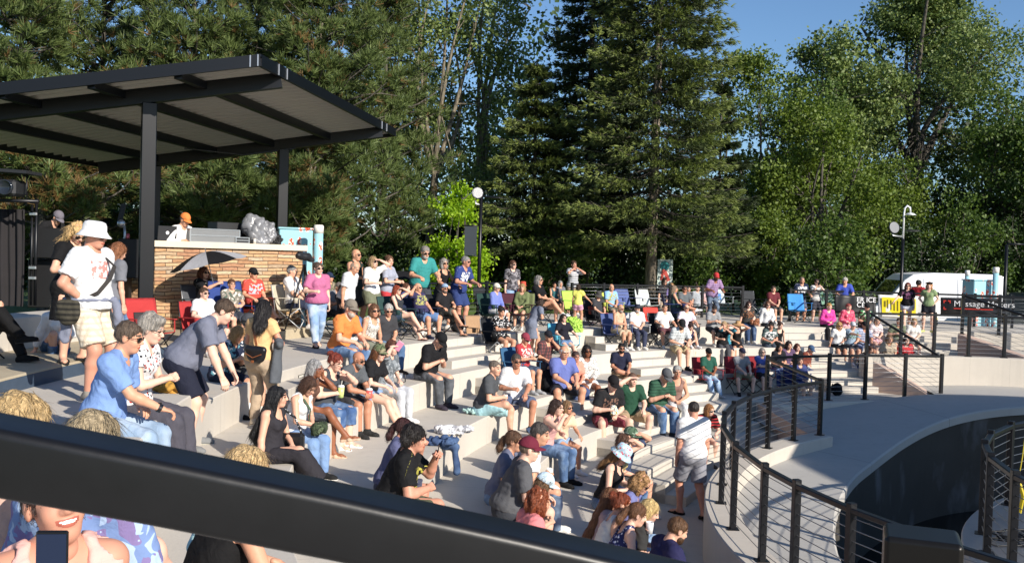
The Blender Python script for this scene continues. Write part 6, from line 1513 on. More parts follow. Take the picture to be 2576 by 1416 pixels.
P('person in charcoal T-shirt and light aqua shorts turned to a neighbour',1246,907,2,'sit',hd=10,sex='m',fat=1.05,skin=0,hair=('crop','#6b5f55'),top=('tee','#4b4e52'),bot=('shorts','#9fd0d8'),sh=('sneaker','#1f2233','#dddddd'),ar=('hold','lap'),lg=('fig4','sit'),lean=8,look=(-20,0))
P('person in white shirt with faint leaf print and sunglasses facing the camera',1300,891,2,'sit',hd=-50,sex='m',fat=1.05,skin=2,hair=('short','#4e4640'),gl='sun',top=('shirt','#ecebe9','floral','#cfc9c4','#b9c0c8'),bot=('shorts','#4d5a78'),sh=('sneaker','#444'),ar=('hold','knee'),lg='wide',lean=4,look=(10,0))
P('person in black T-shirt with thick dark hair holding up a phone',1044,1070,2,'sit',hd=-4,sex='m',d=9.6,fat=1.35,skin=5,hair=('mop','#1d1714'),top=('tee','#19191b','print','#b8b030'),bot=('shorts','#5d6048'),sh=('sneaker','#333'),ar=('hold','up'),lean=10,look=(-8,0))
P('person in purple-blue shirt with dark red ponytail behind the black T-shirt man',1018,1052,2,'sit',hd=-4,sex='f',d=10.6,fat=1.05,skin=5,hair=('ponytail','#3a1c1c'),top=('tee','#575b80'),bot=('shorts','#4a4c60'),ar=('hold','up'),lean=8)
# ================================================================ heads in front of the rail
P('person with tousled blond hair low at the left edge behind the rail',58,982,0,'sit',hd=40,sex='f',d=3.9,dz=.165,skin=4,hair=('mop','#b5996c'),top=('tee','#c9a08c'),bot=('shorts','#666'),ar='lap',drop=.05,lg='fwd')
P('person with ash-blond bobbed hair just above the rail before the blue polo man',238,1012,0,'sit',hd=52,sex='f',d=3.6,dz=.165,skin=4,hair=('bob','#9c8c70'),top=('tee','#6c86b8','tie','#7a6a9c','#9db4d4'),bot=('jeans',BLU),ar='lap',drop=.05,lg='fwd')
P('person with pale blond hair above the rail, black tank top and tanned arm below it',627,1124,0,'sit',hd=6,sex='f',d=4.4,skin=1,hair=('bob','#c4a678'),top=('tank','#141416'),bot=('short','#2a2a2c'),ar=('knee','knee'),fat=1.12,lean=12)
smile=P('smiling person in pink lace strappy top below the rail at lower left',142,1160,.13,'sit',hd=-88,sex='f',d=2.95,fat=1.02,skin=5,hair=('bun','#3a2620'),top=('tank','#e9a79c'),bot=('jeans',BLU),ar=('back','back'),lean=0,look=(4,-16),tilt=7,smile=True,drop=.12,lg='fwd')
P('person with dark curly hair at the lower left corner below the rail',4,1205,.0,'sit',hd=-30,sex='f',d=3.9,skin=1,hair=('curlybob','#2c1c14'),top=('tank','#7a3a5c'),bot=('jeans',BLU),ar='lap',drop=.05,lg='fwd')
# ================================================================ third edge, centre bottom
P('person in slate T-shirt and sunglasses with brown hair tied back',1294,1084,3,'sit',hd=-8,sex='f',skin=1,hair=('ponytail','#5a3f2c'),gl='sun',top=('tee','#666c84'),bot=('jeans',BLU),ar='lap')
P('person in grey polo shirt and maroon cap seen from behind',1333,1100,3,'sit',hd=6,sex='m',d=11.4,fat=1.35,skin=4,hair=('crop','#6b5a4c'),hat=('cap','#6d1f33'),gl='eye',top=('polo','#55565a'),bot=('shorts','#3c3f46'),ar=('hold','knee'),lean=12)
P('person in white T-shirt with swept-back grey hair holding a cup',1360,1060,3,'sit',hd=4,sex='m',d=12.3,fat=1.15,skin=1,hair=('short','#4c4642'),top=('tee','#e6e6e8'),bot=('jeans','#2b3550'),ar=('hold','lap'),lean=14,look=(-14,4))
P('person in grey-blue bucket hat tucked low behind the white T-shirt man',1347,1043,3,'sit',hd=0,sex='m',d=13.6,H=1.55,skin=0,hat=('bucket','#536783'),hair=('crop','#555'),top=('tee','#4a3a34'),bot=('shorts','#777'),ar='lap',lean=24,look=(0,30))
P('person in pink tank top with a striped headband drinking, jeans',1402,1005,3,'sit',hd=-12,sex='f',skin=4,hair=('long','#33211b'),gl='eye',top=('tank','#d19a94'),bot=('jeans','#46648e'),sh=('flat','#1a1a1a'),ar=('mouth','hold'),lean=12)
P('person in peach top with brown hair, denim shorts and white plimsolls',1428,1008,3,'sit',hd=-22,sex='f',skin=1,hair=('bob','#8a6a4a'),gl='sun',top=('tee','#e6bc98'),bot=('short','#7f9cbe'),sh=('sneaker','#ececea'),ar=('mouth','knee'),lean=10)
P('person in pale blue cap with light jeans and white trainers',1372,1190,3,'sit',hd=2,sex='f',d=10.3,fat=1.05,skin=0,hair=('bob','#6a5036'),hat=('cap','#b7cfe8'),top=('tee','#2b2e34'),bot=('jeans','#7fa0c8'),sh=('sneaker','#e6e2d6'),ar=('hold','hold'),lean=16,look=(-5,14))
P('person in coral shirt with thick curly auburn hair',1358,1228,3,'sit',hd=6,sex='f',d=9.3,fat=1.1,skin=1,hair=('curlybob','#7d3f22'),top=('tee','#dc7a7c'),bot=('jeans',BLU),ar=('knee','knee'),lean=14)
# ================================================================ fourth edge
P('person in patterned pale bucket hat and black tank top, arms forward',1566,1113,4,'sit',hd=-14,sex='f',d=13.6,skin=4,hair=('long','#7a5a3a'),hat=('bucket','#a9cbe4','floral','#e05a6a','#f2e6d0'),top=('tank','#1b1b1e'),bot=('jeans','#26365a'),sh=('boot','#121214'),ar=('hold','hold'),lg='fwd',lean=10,look=(0,30))
P('person in green camouflage cap behind the patterned bucket hat',1589,1074,4,'sit',hd=-10,sex='m',d=15.0,skin=0,hat=('cap','#4f6b52','camo','#37503c','#8aa08a'),hair=('crop','#5a4a3a'),top=('tee','#3c4a6a'),bot=('shorts','#666'),ar=('lap','shade'))
P('person with brown hair and hand at her forehead left of the green cap',1570,1092,4,'sit',hd=-14,sex='f',d=14.5,skin=4,hair=('bob','#5c4030'),gl='sun',top=('tank','#c0a86a'),bot=('jeans',BLU),ar=('lap','shade'))
P('person in lavender shirt with light brown hair, pale jeans and teal trainers',1614,1190,4,'sit',hd=-18,sex='f',d=12.0,skin=0,hair=('curlybob','#a07a50'),gl='sun',top=('jacket','#6d72a8'),bot=('jeans','#8fb0d4'),sh=('sneaker','#58b0ac','#c98a4c'),ar=('hold','lap'),lg='fwd',lean=14,look=(0,22))
P('person with long straight brown hair in dusty pink top at the row end',1540,1228,4,'sit',hd=0,sex='f',d=11.2,skin=0,hair=('verylong','#6f4a30'),top=('tee','#b89a98'),bot=('jeans',BLU),ar='lap')
P('person in white tank top with short red hair and ear visible',1566,1240,4,'sit',hd=-4,sex='f',d=10.9,fat=1.25,skin=0,hair=('bun','#7a3a20'),top=('tank','#e2ddd2'),bot=('jeans',BLU),ar='lap',lean=10)
P('person in navy patterned off-shoulder top with ponytail drinking',1604,1266,4,'sit',hd=2,sex='f',d=10.6,skin=4,hair=('ponytail','#6a4830'),top=('cami','#2b3160','floral','#c9cde0','#8a90c0'),bot=('short',BLU),ar=('hold','mouth'),lean=16,look=(0,12))
P('person with pale blond hair beyond the drinking ponytail person',1636,1258,4,'sit',hd=-10,sex='f',d=10.8,skin=4,hair=('long','#d2b078'),top=('tee','#333'),bot=('jeans',BLU),ar='hold',lean=14,look=(0,20))
P('person in navy shirt with short brown hair and beard low at the bottom',1706,1303,4,'sit',hd=6,sex='m',d=10.0,fat=1.1,skin=0,hair=('short','#5c4028'),beard='#4a3422',top=('tee','#26264e'),bot=('shorts','#3a3d48'),ar=(((.1,.4,.3),(.8,-.3,-.5),'relax'),((-.1,.4,.3),(-.8,-.3,-.5),'relax')),lg='sit',lean=16,look=(0,18))
P('person standing with back turned in white T-shirt and grey patterned shorts',1736,1010,5,'stand',hd=128,sex='m',fat=1.16,skin=5,foot=(1738,1296),hair=('crop','#2c2622'),top=('tee','#ecebf2'),bot=('shorts','#85868f'),sh=('sandal','#1d1b1a'),ar=('down','down'),lg=('stepb','ease'),look=(-6,4))
P('person in black T-shirt with a red vest and sunglasses hugging the knees by the railing',1786,1000,4,'sit',hd=-30,sex='f',snap=False,H=1.66,skin=4,hair=('bob','#9a6a40'),gl='sun',top=('tee','#1b1a1c','stripe','#b5282c'),bot=('short','#4a4a50'),sh=('sneaker','#333'),ar=('knee','knee'),lean=20,look=(24,0),lg='tuck')
P('person in black cap and black T-shirt with maroon shorts holding a snack',1543,945,3,'sit',hd=-30,sex='m',fat=1.15,skin=4,hair=('crop','#3a2a20'),hat=('cap','#1d1b1d'),top=('tee','#222225','print','#7a5a4a'),bot=('shorts','#6f2836'),ar=('hold','lap'),lg='wide',lean=14,look=(0,20))
P('person in dark green polo shirt and tan shorts shading the eyes',1592,938,3,'sit',hd=-32,sex='m',fat=1.2,skin=4,hair=('crop','#6a5040'),top=('polo','#1f4a36'),bot=('shorts','#a58c6c'),sh=('sneaker','#b02a24'),ar=('shade','knee'),lg='wide',lean=6)
P('person in green striped polo and grey cap looking at a phone, jeans',1676,927,3,'sit',hd=-22,sex='m',fat=1.2,skin=0,hair=('crop','#6a5a4e'),hat=('cap','#54565a'),top=('polo','#2f5a44','stripe','#264838'),bot=('jeans','#46668f'),sh=('sneaker','#2a2d33','#dddddd'),ar=('phone','phone'),lean=16,look=(10,34))
P('person in brown sleeveless top with silver hair and white trousers',1704,920,3,'sit',hd=-36,sex='f',skin=1,hair=('short','#a8a6a2'),gl='eye',top=('tank','#8c6a60'),bot=('pants','#e4dedb'),ar=('lap','lap'),lean=8)
# ================================================================ second edge centre
P('person in blue short-sleeved shirt with white hair and moustache, dark shorts',1420,870,2,'sit',hd=-26,sex='m',fat=1.3,skin=1,hair=('fringe','#d2cfca'),gl='eye',top=('shirt','#5f6cae'),bot=('shorts','#242631'),sh=('flat','#6a4a34'),ar=('knee','knee'),lg='wide',lean=4,look=(-4,4))
P('person in coral shirt and blue jean capris right of the blue shirt man',1449,884,2,'sit',hd=-24,sex='f',fat=1.1,skin=5,hair=('short','#4c3a34'),gl='eye',top=('tee','#e08e76'),bot=('capri','#3c4f7c'),sh=('sandal','#333'),ar=('lap','lap'),lean=4)
P('person in black and white cardigan and white skirt with dark hair',1477,868,2,'sit',hd=-30,sex='f',fat=1.15,skin=3,hair=('bob','#1e1614'),gl='sun',top=('jacket','#d5d2cc','dots','#26262a'),bot=('skirt','#ebe9ea'),sh=('flat','#334'),ar=('lap','lap'),lean=2)
P('person in navy T-shirt with black beard and sunglasses sitting on the steps',1564,864,-0.77,'sit',hd=-34,sex='m',fat=1.2,skin=2,snap=False,hair=('short','#15110f'),beard='#15110f',gl='sun',top=('tee','#23263c'),bot=('shorts','#8a7258'),sh=('flat','#7a5a3c'),ar=('lap','knee'),lg=('fig4','sit'),lean=2,d=20.4)
q=P('person in red T-shirt and dark red cap in a chair, bare legs, grey trainers',1322,838,-.92,'chair',hd=-6,sex='f',fat=1.1,skin=1,hair=('crop','#4a3426'),hat=('cap','#8e3044'),gl='sun',top=('tee','#ad3038','print','#e0c8c0'),bot=('shorts','#3c4a60'),sh=('sneaker','#9a9c9e'),ar=('phone','phone'),lean=-4,look=(0,14));chair(q,'#2f5f86','blue camp chair under the person in red T-shirt and red cap')
P('child in plaid shirt and dark cap, hand at the cheek, beside the red T-shirt person',1380,843,-.92,'chair',hd=-20,sex='m',H=1.5,skin=1,hair=('crop','#2a2220'),hat=('cap','#23242c'),top=('shirt','#5a4040','plaid','#a0504c','#2b2c34'),bot=('shorts','#3a3d48'),ar=('lap','face'),lean=2)
q=P('person in black short-sleeved top reclining in an aqua camp chair',1418,800,-.46,'chair',hd=-16,sex='f',fat=1.05,skin=4,hair=('long','#241c1a'),gl='eye',top=('tee','#201f2a'),bot=('short','#5c7ba4'),ar=('rest','rest'),lean=-16,lg='fwd',seat=0.22);chair(q,'#4fb4cf','aqua blue camp chair with a reclining person in black top')
q=P('person in black and white leaf-print top with dark hair tied back, phone in hand',1262,772,-0.46,'chair',hd=-12,sex='f',fat=1.15,skin=1,hair=('bun','#1c1614'),top=('tee','#1d1d20','floral','#f0f0f0','#e8e8e8'),bot=('short','#1a1a1c'),sh=('sandal','#6a4a34'),ar=('phone','phone'),lean=-6,look=(-6,18));chair(q,'#232529','black camp chair with silver legs under the leaf-print top','#a6a8aa')
P('person with back turned in grey dress bending over the chairs',1362,752,1,'stand',hd=75,sex='f',fat=1.2,skin=1,d=21.4,hair=('bob','#3a2a20'),top=('dresst','#6f7688'),bot=('none',''),ar=('hold','hold'),lean=24,look=(0,20))
# ================================================================ upper terrace, left to middle
q=P('person with red hair and dark glasses reclining with crossed bare legs, hand in hair',1000,724,.0,'chair',hd=4,sex='f',fat=1.2,skin=4,hair=('long','#8a3a22'),gl='sun',top=('tank','#32363c'),bot=('short','#3f5068'),sh=('sandal','#4a2c26'),ar=('lap','shade'),lg=('over','fwd'));chair(q,'#2c4a48','dark green camp chair under the red-haired person')
q=P('person in dark purple T-shirt and white sunglasses reclining with arm behind head',1052,712,.0,'chair',hd=6,sex='m',fat=1.3,skin=1,hair=('fringe','#8a7468'),gl='sunwhite',top=('tee','#38345a','print','#9c9a50'),bot=('shorts','#5a7aa8'),sh=('sneaker','#20243c','#dddddd'),ar=(((.25,-.05,.75),(.9,.3,.4),'relax'),'lap'),lg='wide',lean=-20);chair(q,'#26304c','navy camp chair under the man in dark purple T-shirt')
q=P('person in black T-shirt, pale blue cap and beard in a low chair',1118,722,.0,'chair',hd=-10,sex='m',fat=1.05,skin=1,hair=('crop','#5a4a40'),hat=('cap','#8aa6c6','back'),gl='sun',beard='#6a5a50',top=('tee','#1f1f22'),bot=('shorts','#4a4a44'),sh=('sandal','#2a2420'),ar=('rest','hold'),lg=('over','fwd'));chair(q,'#202226','black camp chair under the bearded person in pale blue cap')
P('person in teal polo shirt standing with both hands on the railing',1070,620,0,'stand',hd=-18,sex='m',fat=1.18,skin=1,d=21.9,hair=('short','#8a847c'),gl='sun',beard='#a8a29a',top=('polo','#1f8a88'),bot=('shorts','#3a3f48'),ar=('rail','rail'),lean=14,look=(0,12))
P('person in black sleeveless top with grey bob standing at the railing',1118,650,0,'stand',hd=-4,sex='f',skin=1,d=22.2,hair=('bob','#a39c94'),gl='sun',top=('tank','#1d1a1e'),bot=('shorts','#2f3136'),ar=('rail','rail'),lean=3,look=(-12,0))
P('person in navy jersey with a white chest band leaning on the railing',1173,645,0,'stand',hd=8,sex='m',fat=1.15,skin=5,d=22.2,hair=('short','#8d8a88'),gl='sun',top=('polo','#2c3f7c','print','#e8e8ee','#e8e8ee'),bot=('shorts','#2a3c70'),ar=('rail','rail'),lean=16,look=(6,0))
P('person in tie-dyed grey top and jeans standing right of the lamp post',1291,655,0,'stand',hd=-10,sex='f',fat=1.05,skin=4,d=25.5,hair=('ponytail','#5c3c2c'),gl='sun',top=('tee','#5a585e','tie','#8a868a','#3a383c'),bot=('jeans','#86a6cc'),ar=('down','down'),look=(14,0))
q=P('person in periwinkle shirt and pale cap in a chair below the lamp post',1250,718,.0,'chair',hd=8,sex='m',fat=1.05,skin=0,hair=('short','#a8a29a'),hat=('cap','#d2cdbc'),gl='sun',top=('long','#6c7cc4'),bot=('shorts','#c9ccd0'),ar=('lap','lap'),lean=-4);chair(q,'#23403a','dark green camp chair under the person in periwinkle shirt')
q=P('person wrapped in an olive blanket in a chair seen from behind',1314,733,.0,'chair',hd=-55,sex='f',skin=0,hair=('bob','#b08c60'),top=('jacket','#6a7448'),bot=('skirt','#646e44'),ar=('lap','lap'));chair(q,'#70784c','olive camp chair beside the tie-dyed top')
q=P('person in black shirt with grey hair sitting cross-legged before the railing',1356,693,.0,'chair',hd=22,sex='f',skin=1,d=24.5,hair=('bob','#8f8a86'),gl='sun',top=('tee','#18181b'),bot=('short','#2a2a2d'),sh=('sneaker','#e8e8e8'),ar=('hold','lap'),lg=('over','sit'));chair(q,'#26272b','black camp chair under the cross-legged person in black')
P('person in navy and white striped shirt standing with hands at the face',1444,656,-.05,'stand',hd=-6,sex='f',skin=5,d=29.6,hair=('bun','#4a3628'),top=('tee','#e6e6ea','stripe','#2b3350'),bot=('shorts','#8a7a6a'),ar=('mouth','mouth'))
P('child in yellow top and pink shorts standing by the railing end',1455,728,0,'stand',hd=130,sex='f',H=1.12,fat=.95,skin=1,foot=(1452,824),hair=('bob','#3a2a20'),top=('blouse','#e8d94e'),bot=('short','#d49ab4'),ar=('out','down'),name='child')
q=P('person in dark bucket hat slumped in a striped chair behind a pink towel',1506,738,0,'chair',hd=-4,sex='m',seat=.2,skin=0,hair=('crop','#444'),hat=('bucket','#4a4846'),top=('tee','#3a3b40'),bot=('shorts','#2d2e33'),ar='lap',look=(0,24));chair(q,'#2a2b30','black camp chair with a red and blue striped back by the pink towel',trim='#c9503c')
q=P('person in sky-blue T-shirt with green print before the railing',1538,730,0,'chair',hd=-4,sex='m',skin=1,hair=('fringe','#8a7a70'),top=('tee','#7fb2e2','print','#a8a030'),bot=('shorts','#77705f'),ar='lap',lean=-6);chair(q,'#c2cc3c','yellow-green camp chair under the sky-blue T-shirt')
q=P('person in tan sleeveless shirt, bald and tanned, with black knee socks',1562,766,-0.46,'chair',hd=4,sex='m',fat=1.15,skin=1,hair=('fringe','#8a8480'),gl='sun',beard='#9a948e',top=('tank','#c0ab8c'),bot=('shorts','#b8a488'),sh=('sneaker','#d8d4d0'),sock=('#222226',.8),ar=('hold','lap'),lean=0,look=(6,10));chair(q,'#4a5a8c','blue-grey camp chair under the tan sleeveless shirt')
q=P('person in dark fedora and open white jacket with grey beard',1604,766,-0.46,'chair',hd=-16,sex='m',skin=0,hair=('short','#aaa'),hat=('fedora','#2e3342'),beard='#c2bdb6',gl='eye',top=('shirt','#e2e4e2'),bot=('pants','#3a4058'),ar=('lap','lap'),lean=-4);chair(q,'#b0b6b4','striped grey camp chair under the man in fedora',pat=('stripe','#e6e8e6'))
q=P('person in white short-sleeved shirt with dark hair in a chair, red cup on the arm',1672,775,-0.46,'chair',hd=-8,sex='m',fat=1.1,skin=1,hair=('crop','#5a4a42'),top=('shirt','#e8dedd'),bot=('shorts','#6a4048'),ar=('rest','rest'),lean=-8,lg='wide');chair(q,'#232428','black camp chair under the white short-sleeved shirt')
q=P('person in pale lilac T-shirt, bald with sunglasses, legs stretched out',1727,775,-0.46,'chair',hd=-10,sex='m',fat=1.1,skin=0,hair=('fringe','#8a7a70'),gl='sun',top=('tee','#dccde0'),bot=('shorts','#8c7c66'),sh=('sneaker','#e0e0e2'),ar=('rest','rest'),lean=-12,lg='fwd');chair(q,'#2a2c30','black camp chair under the bald lilac T-shirt person')
q=P('person with bare back and long ash hair turned to the man beside',1697,729,.0,'chair',hd=60,sex='f',skin=1,d=25.6,hair=('long','#8a7662'),top=('tank','#4f6a58'),bot=('short','#4a5060'),ar='lap');chair(q,'#2c3a78','dark blue camp chair behind the bare-backed person')
q=P('person in slate T-shirt and sunglasses with one leg crossed in the back row',1722,738,.0,'chair',hd=-8,sex='m',skin=2,d=25.7,hair=('short','#3a2e28'),gl='sun',top=('tee','#5e6468'),bot=('shorts','#6a5a48'),sh=('sneaker','#d8d8d8'),ar=('hold','lap'),lg=('fig4','sit'));chair(q,'#2c5048','green camp chair with a white patch right of the slate T-shirt man',trim='#c9d0cc',loc=None)
P('person in pale plaid shirt and black cap seated on an edge, tan shorts',1716,803,1,'sit',hd=-14,sex='m',fat=1.05,skin=0,hair=('crop','#332a24'),hat=('cap','#202124'),beard='#33281f',top=('shirt','#bcc4c6','plaid','#7e8a90','#e0e4e4'),bot=('shorts','#b3a078'),sh=('sneaker','#1d1d20','#222222'),ar=('lap','knee'),lean=14,look=(-10,26))
P('person in navy tank top leaning together with the pale plaid man',1738,812,1,'sit',hd=-18,sex='f',skin=4,hair=('bun','#3a2420'),top=('tank','#26284a'),bot=('short','#2c2c34'),sh=('sneaker','#1d1d20','#222222'),ar=('lap','lap'),lean=16,look=(10,28),snap=False)
P('person in grey T-shirt with dark beard looking down near the clipboard',1797,791,-0.46,'chair',hd=-8,sex='m',skin=0,snap=False,hair=('short','#2a2220'),beard='#241c18',top=('tee','#8d8f92'),bot=('shorts','#3c3c40'),ar=('phone','phone'),lean=4,look=(0,30))
P('person with blond hair in black top with hands raised before her',1822,810,1,'sit',hd=-24,sex='f',skin=0,fat=1.05,hair=('bob','#b59a74'),top=('tee','#1d1d20'),bot=('pants','#4b4b50'),sh=('sneaker','#222'),ar=('hold','mouth'),lean=6,look=(-12,0),snap=False)
P('child in turquoise top shading the eyes with both hands',1831,796,-0.46,'sit',hd=-16,sex='f',H=1.3,skin=0,snap=False,hair=('crop','#6a5040'),top=('tee','#2b8aa0'),bot=('shorts','#334'),ar=('shade','shade'),name='child')
P('person in wide straw hat and black tank top, bare arms folded low',1857,808,1,'sit',hd=-22,sex='f',skin=1,hair=('long','#4a3626'),hat=('straw','#b58d58'),top=('tank','#1e1d20'),bot=('short','#1f1f24'),ar=('lap','shade'),lean=6,look=(0,6),snap=False)
P('person in charcoal T-shirt with long dark hair and jeans, brown bag on lap',1884,765,0,'sit',hd=-8,sex='f',fat=1.15,skin=4,snap=False,hair=('long','#3a2420'),gl='sun',top=('tee','#3a3836','print','#8a5a3c'),bot=('jeans','#344a70'),ar=('side','lap'),lean=4)
P('person in open white cardigan over black with sunglasses',1932,768,0,'sit',hd=-10,sex='f',skin=4,snap=False,hair=('long','#6a4430'),gl='sun',top=('jacket','#e8e6ea'),bot=('pants','#1d1d22'),ar=('side','lap'),lean=0)
P('person in grey-green T-shirt with white lettering band looking down',1940,815,1,'sit',hd=-12,sex='f',fat=1.15,skin=5,hair=('bun','#1d1715'),top=('tee','#4f6260','print','#e8e8e8'),bot=('shorts','#3c4654'),ar=('lap','lap'),lean=12,look=(-12,16),snap=False)
P('person in black tank top with brown hair leaning on one arm',1963,818,1,'sit',hd=-6,sex='f',skin=4,hair=('bun','#4a3024'),top=('tank','#1c1c1f'),bot=('shorts','#222'),ar=('lap','side'),lean=8,look=(14,10),snap=False)
P('person in purple plaid shirt and red cap leaning over the back railing',1802,686,-.05,'stand',hd=2,sex='m',fat=1.15,skin=3,d=29.0,hair=('crop','#1c1614'),hat=('cap','#c02a2c'),beard='#2a201c',top=('shirt','#8f6f9c','plaid','#5c4a72','#b898b8'),bot=('jeans','#333a4a'),ar=('rail','rail'),lean=20,look=(0,12))
P('person in navy T-shirt with white print standing at the back right railing',2018,697,-.1,'stand',hd=6,sex='m',fat=1.2,skin=1,d=29.8,hair=('crop','#8a7468'),top=('tee','#1f2a44','print','#e6e6ea'),bot=('shorts','#5a6278'),ar=('rail','rail'),lean=8)
P('person in pale top photographing with a phone beside the navy T-shirt',2055,702,-.1,'stand',hd=0,sex='f',skin=4,d=29.8,hair=('ponytail','#3a2a24'),gl='sun',top=('tee','#cfccc6'),bot=('shorts','#3a3a44'),ar=('up','up'))
P('person in royal blue polo and white shorts leaning on the back railing',2126,698,-.1,'stand',hd=-14,sex='m',fat=1.1,skin=1,d=29.6,hair=('short','#b8b2aa'),top=('polo','#3a50b4'),bot=('shorts','#b9c4d6'),ar=('rail','rail'),lean=12,look=(-20,14))
P('person in hot pink jacket over black on the top step at right',2086,772,0,'sit',hd=0,sex='f',fat=1.3,skin=4,snap=False,hair=('short','#b58a50'),top=('jacket','#e0369c'),bot=('pants','#1d1c20'),ar=('lap','lap'),look=(20,0))
P('person in coral cardigan and pale pink top right of the hot pink jacket',2135,773,0,'sit',hd=2,sex='f',fat=1.35,skin=4,snap=False,hair=('short','#a04a44'),top=('jacket','#d94a6c','floral','#e8b0b8','#c93a5c'),bot=('skirt','#e0a8b4'),ar=('lap','lap'),look=(24,0))
P('person in black cap and brown-green patterned shirt at the top step end',2181,774,0,'sit',hd=6,sex='m',fat=1.15,skin=0,snap=False,hair=('crop','#4a3a30'),hat=('cap','#1c1c20'),top=('shirt','#4a3a2e','tie','#4a9a5c','#c9c4b4'),bot=('shorts','#333'),ar='lap')
P('person in white T-shirt with a shadow stripe, blond hair and sunglasses, black shorts',2112,813,1,'sit',hd=-4,sex='f',fat=1.15,skin=1,hair=('bob','#c09a62'),gl='sun',top=('tee','#dcdce6'),bot=('shorts','#1f1f22'),ar=('side','lap'),lean=4,snap=False)
P('person in pale blue T-shirt and grey cap with camera on the lap',2146,812,1,'sit',hd=0,sex='m',fat=1.1,skin=0,hair=('crop','#888'),hat=('cap','#b9bcc4'),top=('tee','#8aa2b8','print','#5c7a60'),bot=('shorts','#4a4a50'),sh=('sneaker','#e6e6ea'),ar=('point','lap'),lean=4,snap=False)
P('person in blue plaid shirt and black cap, hands on knees, beside the sloped railing',2176,808,1,'sit',hd=4,sex='m',fat=1.1,skin=2,hair=('crop','#555'),hat=('cap','#1d1d22'),top=('shirt','#8d98bc','plaid','#4a557c','#d0d4e0'),bot=('shorts','#7c88a8'),sh=('sneaker','#e6e6ea'),ar=('lap','knee'),lean=6,lg='wide',snap=False)
P('person with long red hair in black T-shirt striding before the yellow banner',2284,716,0,'stand',hd=-20,sex='f',fat=1.15,skin=4,d=26.6,hair=('verylong','#6a2c1e'),gl='sun',top=('tee','#161418','print','#7a4a6a'),bot=('mini','#b9bcc8'),ar=('out','down'),lg=('stepf','stepb'))
P('person in green vest and dark skirt with strawberry hair and black beret',2338,709,0,'stand',hd=-24,sex='f',skin=4,d=26.2,hair=('wavylong','#c08a58'),hat=('beret','#17171a'),top=('blouse','#7f9464'),bot=('skirt','#22232c'),sh=('flat','#b9c06a'),ar=('hip','hip'),lg='ease')
P('person in red shirt with dark hair behind the two standing women',2312,705,-.3,'stand',hd=140,sex='m',skin=5,d=31.5,hair=('bun','#17120f'),top=('tee','#b8232c'),bot=('pants','#333'),ar='down')
q=P('person in dark green polo and black cap in a red chair, pale jeans',1783,883,-1.38,'chair',hd=-16,sex='m',fat=1.05,skin=3,hair=('crop','#15110f'),hat=('cap','#17181b'),gl='sun',top=('polo','#1c5444'),bot=('jeans','#8fabc9'),fade='#c6d4e2',sh=('sneaker','#a8aaae'),ar=('lap','lap'),lg='fwd',lean=-10,d=22.4);chair(q,'#a62a30','red camp chair with black legs under the dark green polo man')
q=P('person in grey T-shirt and navy cap sitting with knees apart',1868,877,-1.38,'chair',hd=-12,sex='m',fat=1.05,skin=4,hair=('crop','#777'),hat=('cap','#23243c'),top=('tee','#8b8c90'),bot=('shorts','#8a8468'),sh=('sneaker','#1d1d20','#222222'),ar=('knee','knee'),lg='wide',lean=-2,look=(14,0),d=22.7);chair(q,'#9c2630','red camp chair under the grey T-shirt person with knees apart')
q=P('person in blue top with grey hair and glasses in a dark red chair',1918,880,-1.38,'chair',hd=-10,sex='f',skin=4,hair=('bob','#8d8680'),gl='sun',top=('tee','#4a5ca8'),bot=('shorts','#23242e'),sh=('sneaker','#dcdce2'),ar=('cross','cross'),lean=-4,d=23.0);chair(q,'#8a2028','dark red camp chair under the grey-haired blue top person')
P('person with dark hair in mauve top in the shade behind the sloped railing',1985,858,-.92,'sit',hd=-6,sex='f',skin=0,snap=False,hair=('long','#2a1e1c'),top=('tee','#5c4664'),bot=('jeans','#2b3550'),ar='lap')
P('person with auburn hair smiling in the shade left of the blue cap',2006,872,-.92,'sit',hd=-4,sex='f',skin=4,snap=False,hair=('long','#5a3020'),top=('tee','#1d1d22'),bot=('pants','#222'),ar='lap')
P('person in rust shirt and blue cap hunched in the shade behind the railing',2040,877,-.92,'sit',hd=30,sex='m',fat=1.2,skin=0,snap=False,hair=('crop','#333'),hat=('cap','#3a5578'),top=('long','#7a3c2c'),bot=('jeans','#33406a'),ar='lap',lean=22,look=(0,20))
P('person with black hair in dark clothes sitting in shade by the first rail post',1962,868,-.92,'sit',hd=-10,sex='f',skin=1,snap=False,hair=('long','#17130f'),top=('tee','#22232a'),bot=('jeans','#3a4a8a'),ar='lap')
q=P('person under blue blankets in a chair behind the shaded railing',2012,925,-1.38,'chair',hd=-4,sex='f',skin=0,seat=.2,hair=('bob','#4a3a34'),top=('jacket','#3c4678'),bot=('skirt','#4a5690'),ar='lap');chair(q,'#26306a','navy camp chair under the blanket-wrapped person in shade')
P('person with long brown hair in dark clothes low on the steps under the sloped rail',2190,882,-.92,'sit',hd=14,sex='f',skin=0,snap=False,hair=('long','#4a2c20'),top=('long','#1d1d26'),bot=('jeans','#2a3a6a'),ar='lap',lean=20,look=(0,14))
P('person in tan shirt seated behind the right-hand panel wall',2238,842,-.75,'sit',hd=0,sex='f',skin=0,snap=False,hair=('bob','#8a6a4c'),top=('tee','#b3a48e'),bot=('jeans',BLU),ar='lap')
P('person in bright red top seated low behind the right-hand panel wall',2281,845,-.78,'sit',hd=-4,sex='f',skin=4,snap=False,hair=('bob','#3a2820'),top=('tee','#c22a32'),bot=('jeans','#33486c'),ar='lap')
P('person in white and pink top seated right of the plaid shirt man',2207,800,-.3,'sit',hd=6,sex='f',skin=4,snap=False,hair=('bob','#b08a70'),top=('tee','#e4ccd0'),bot=('skirt','#c9a0aa'),ar='lap')
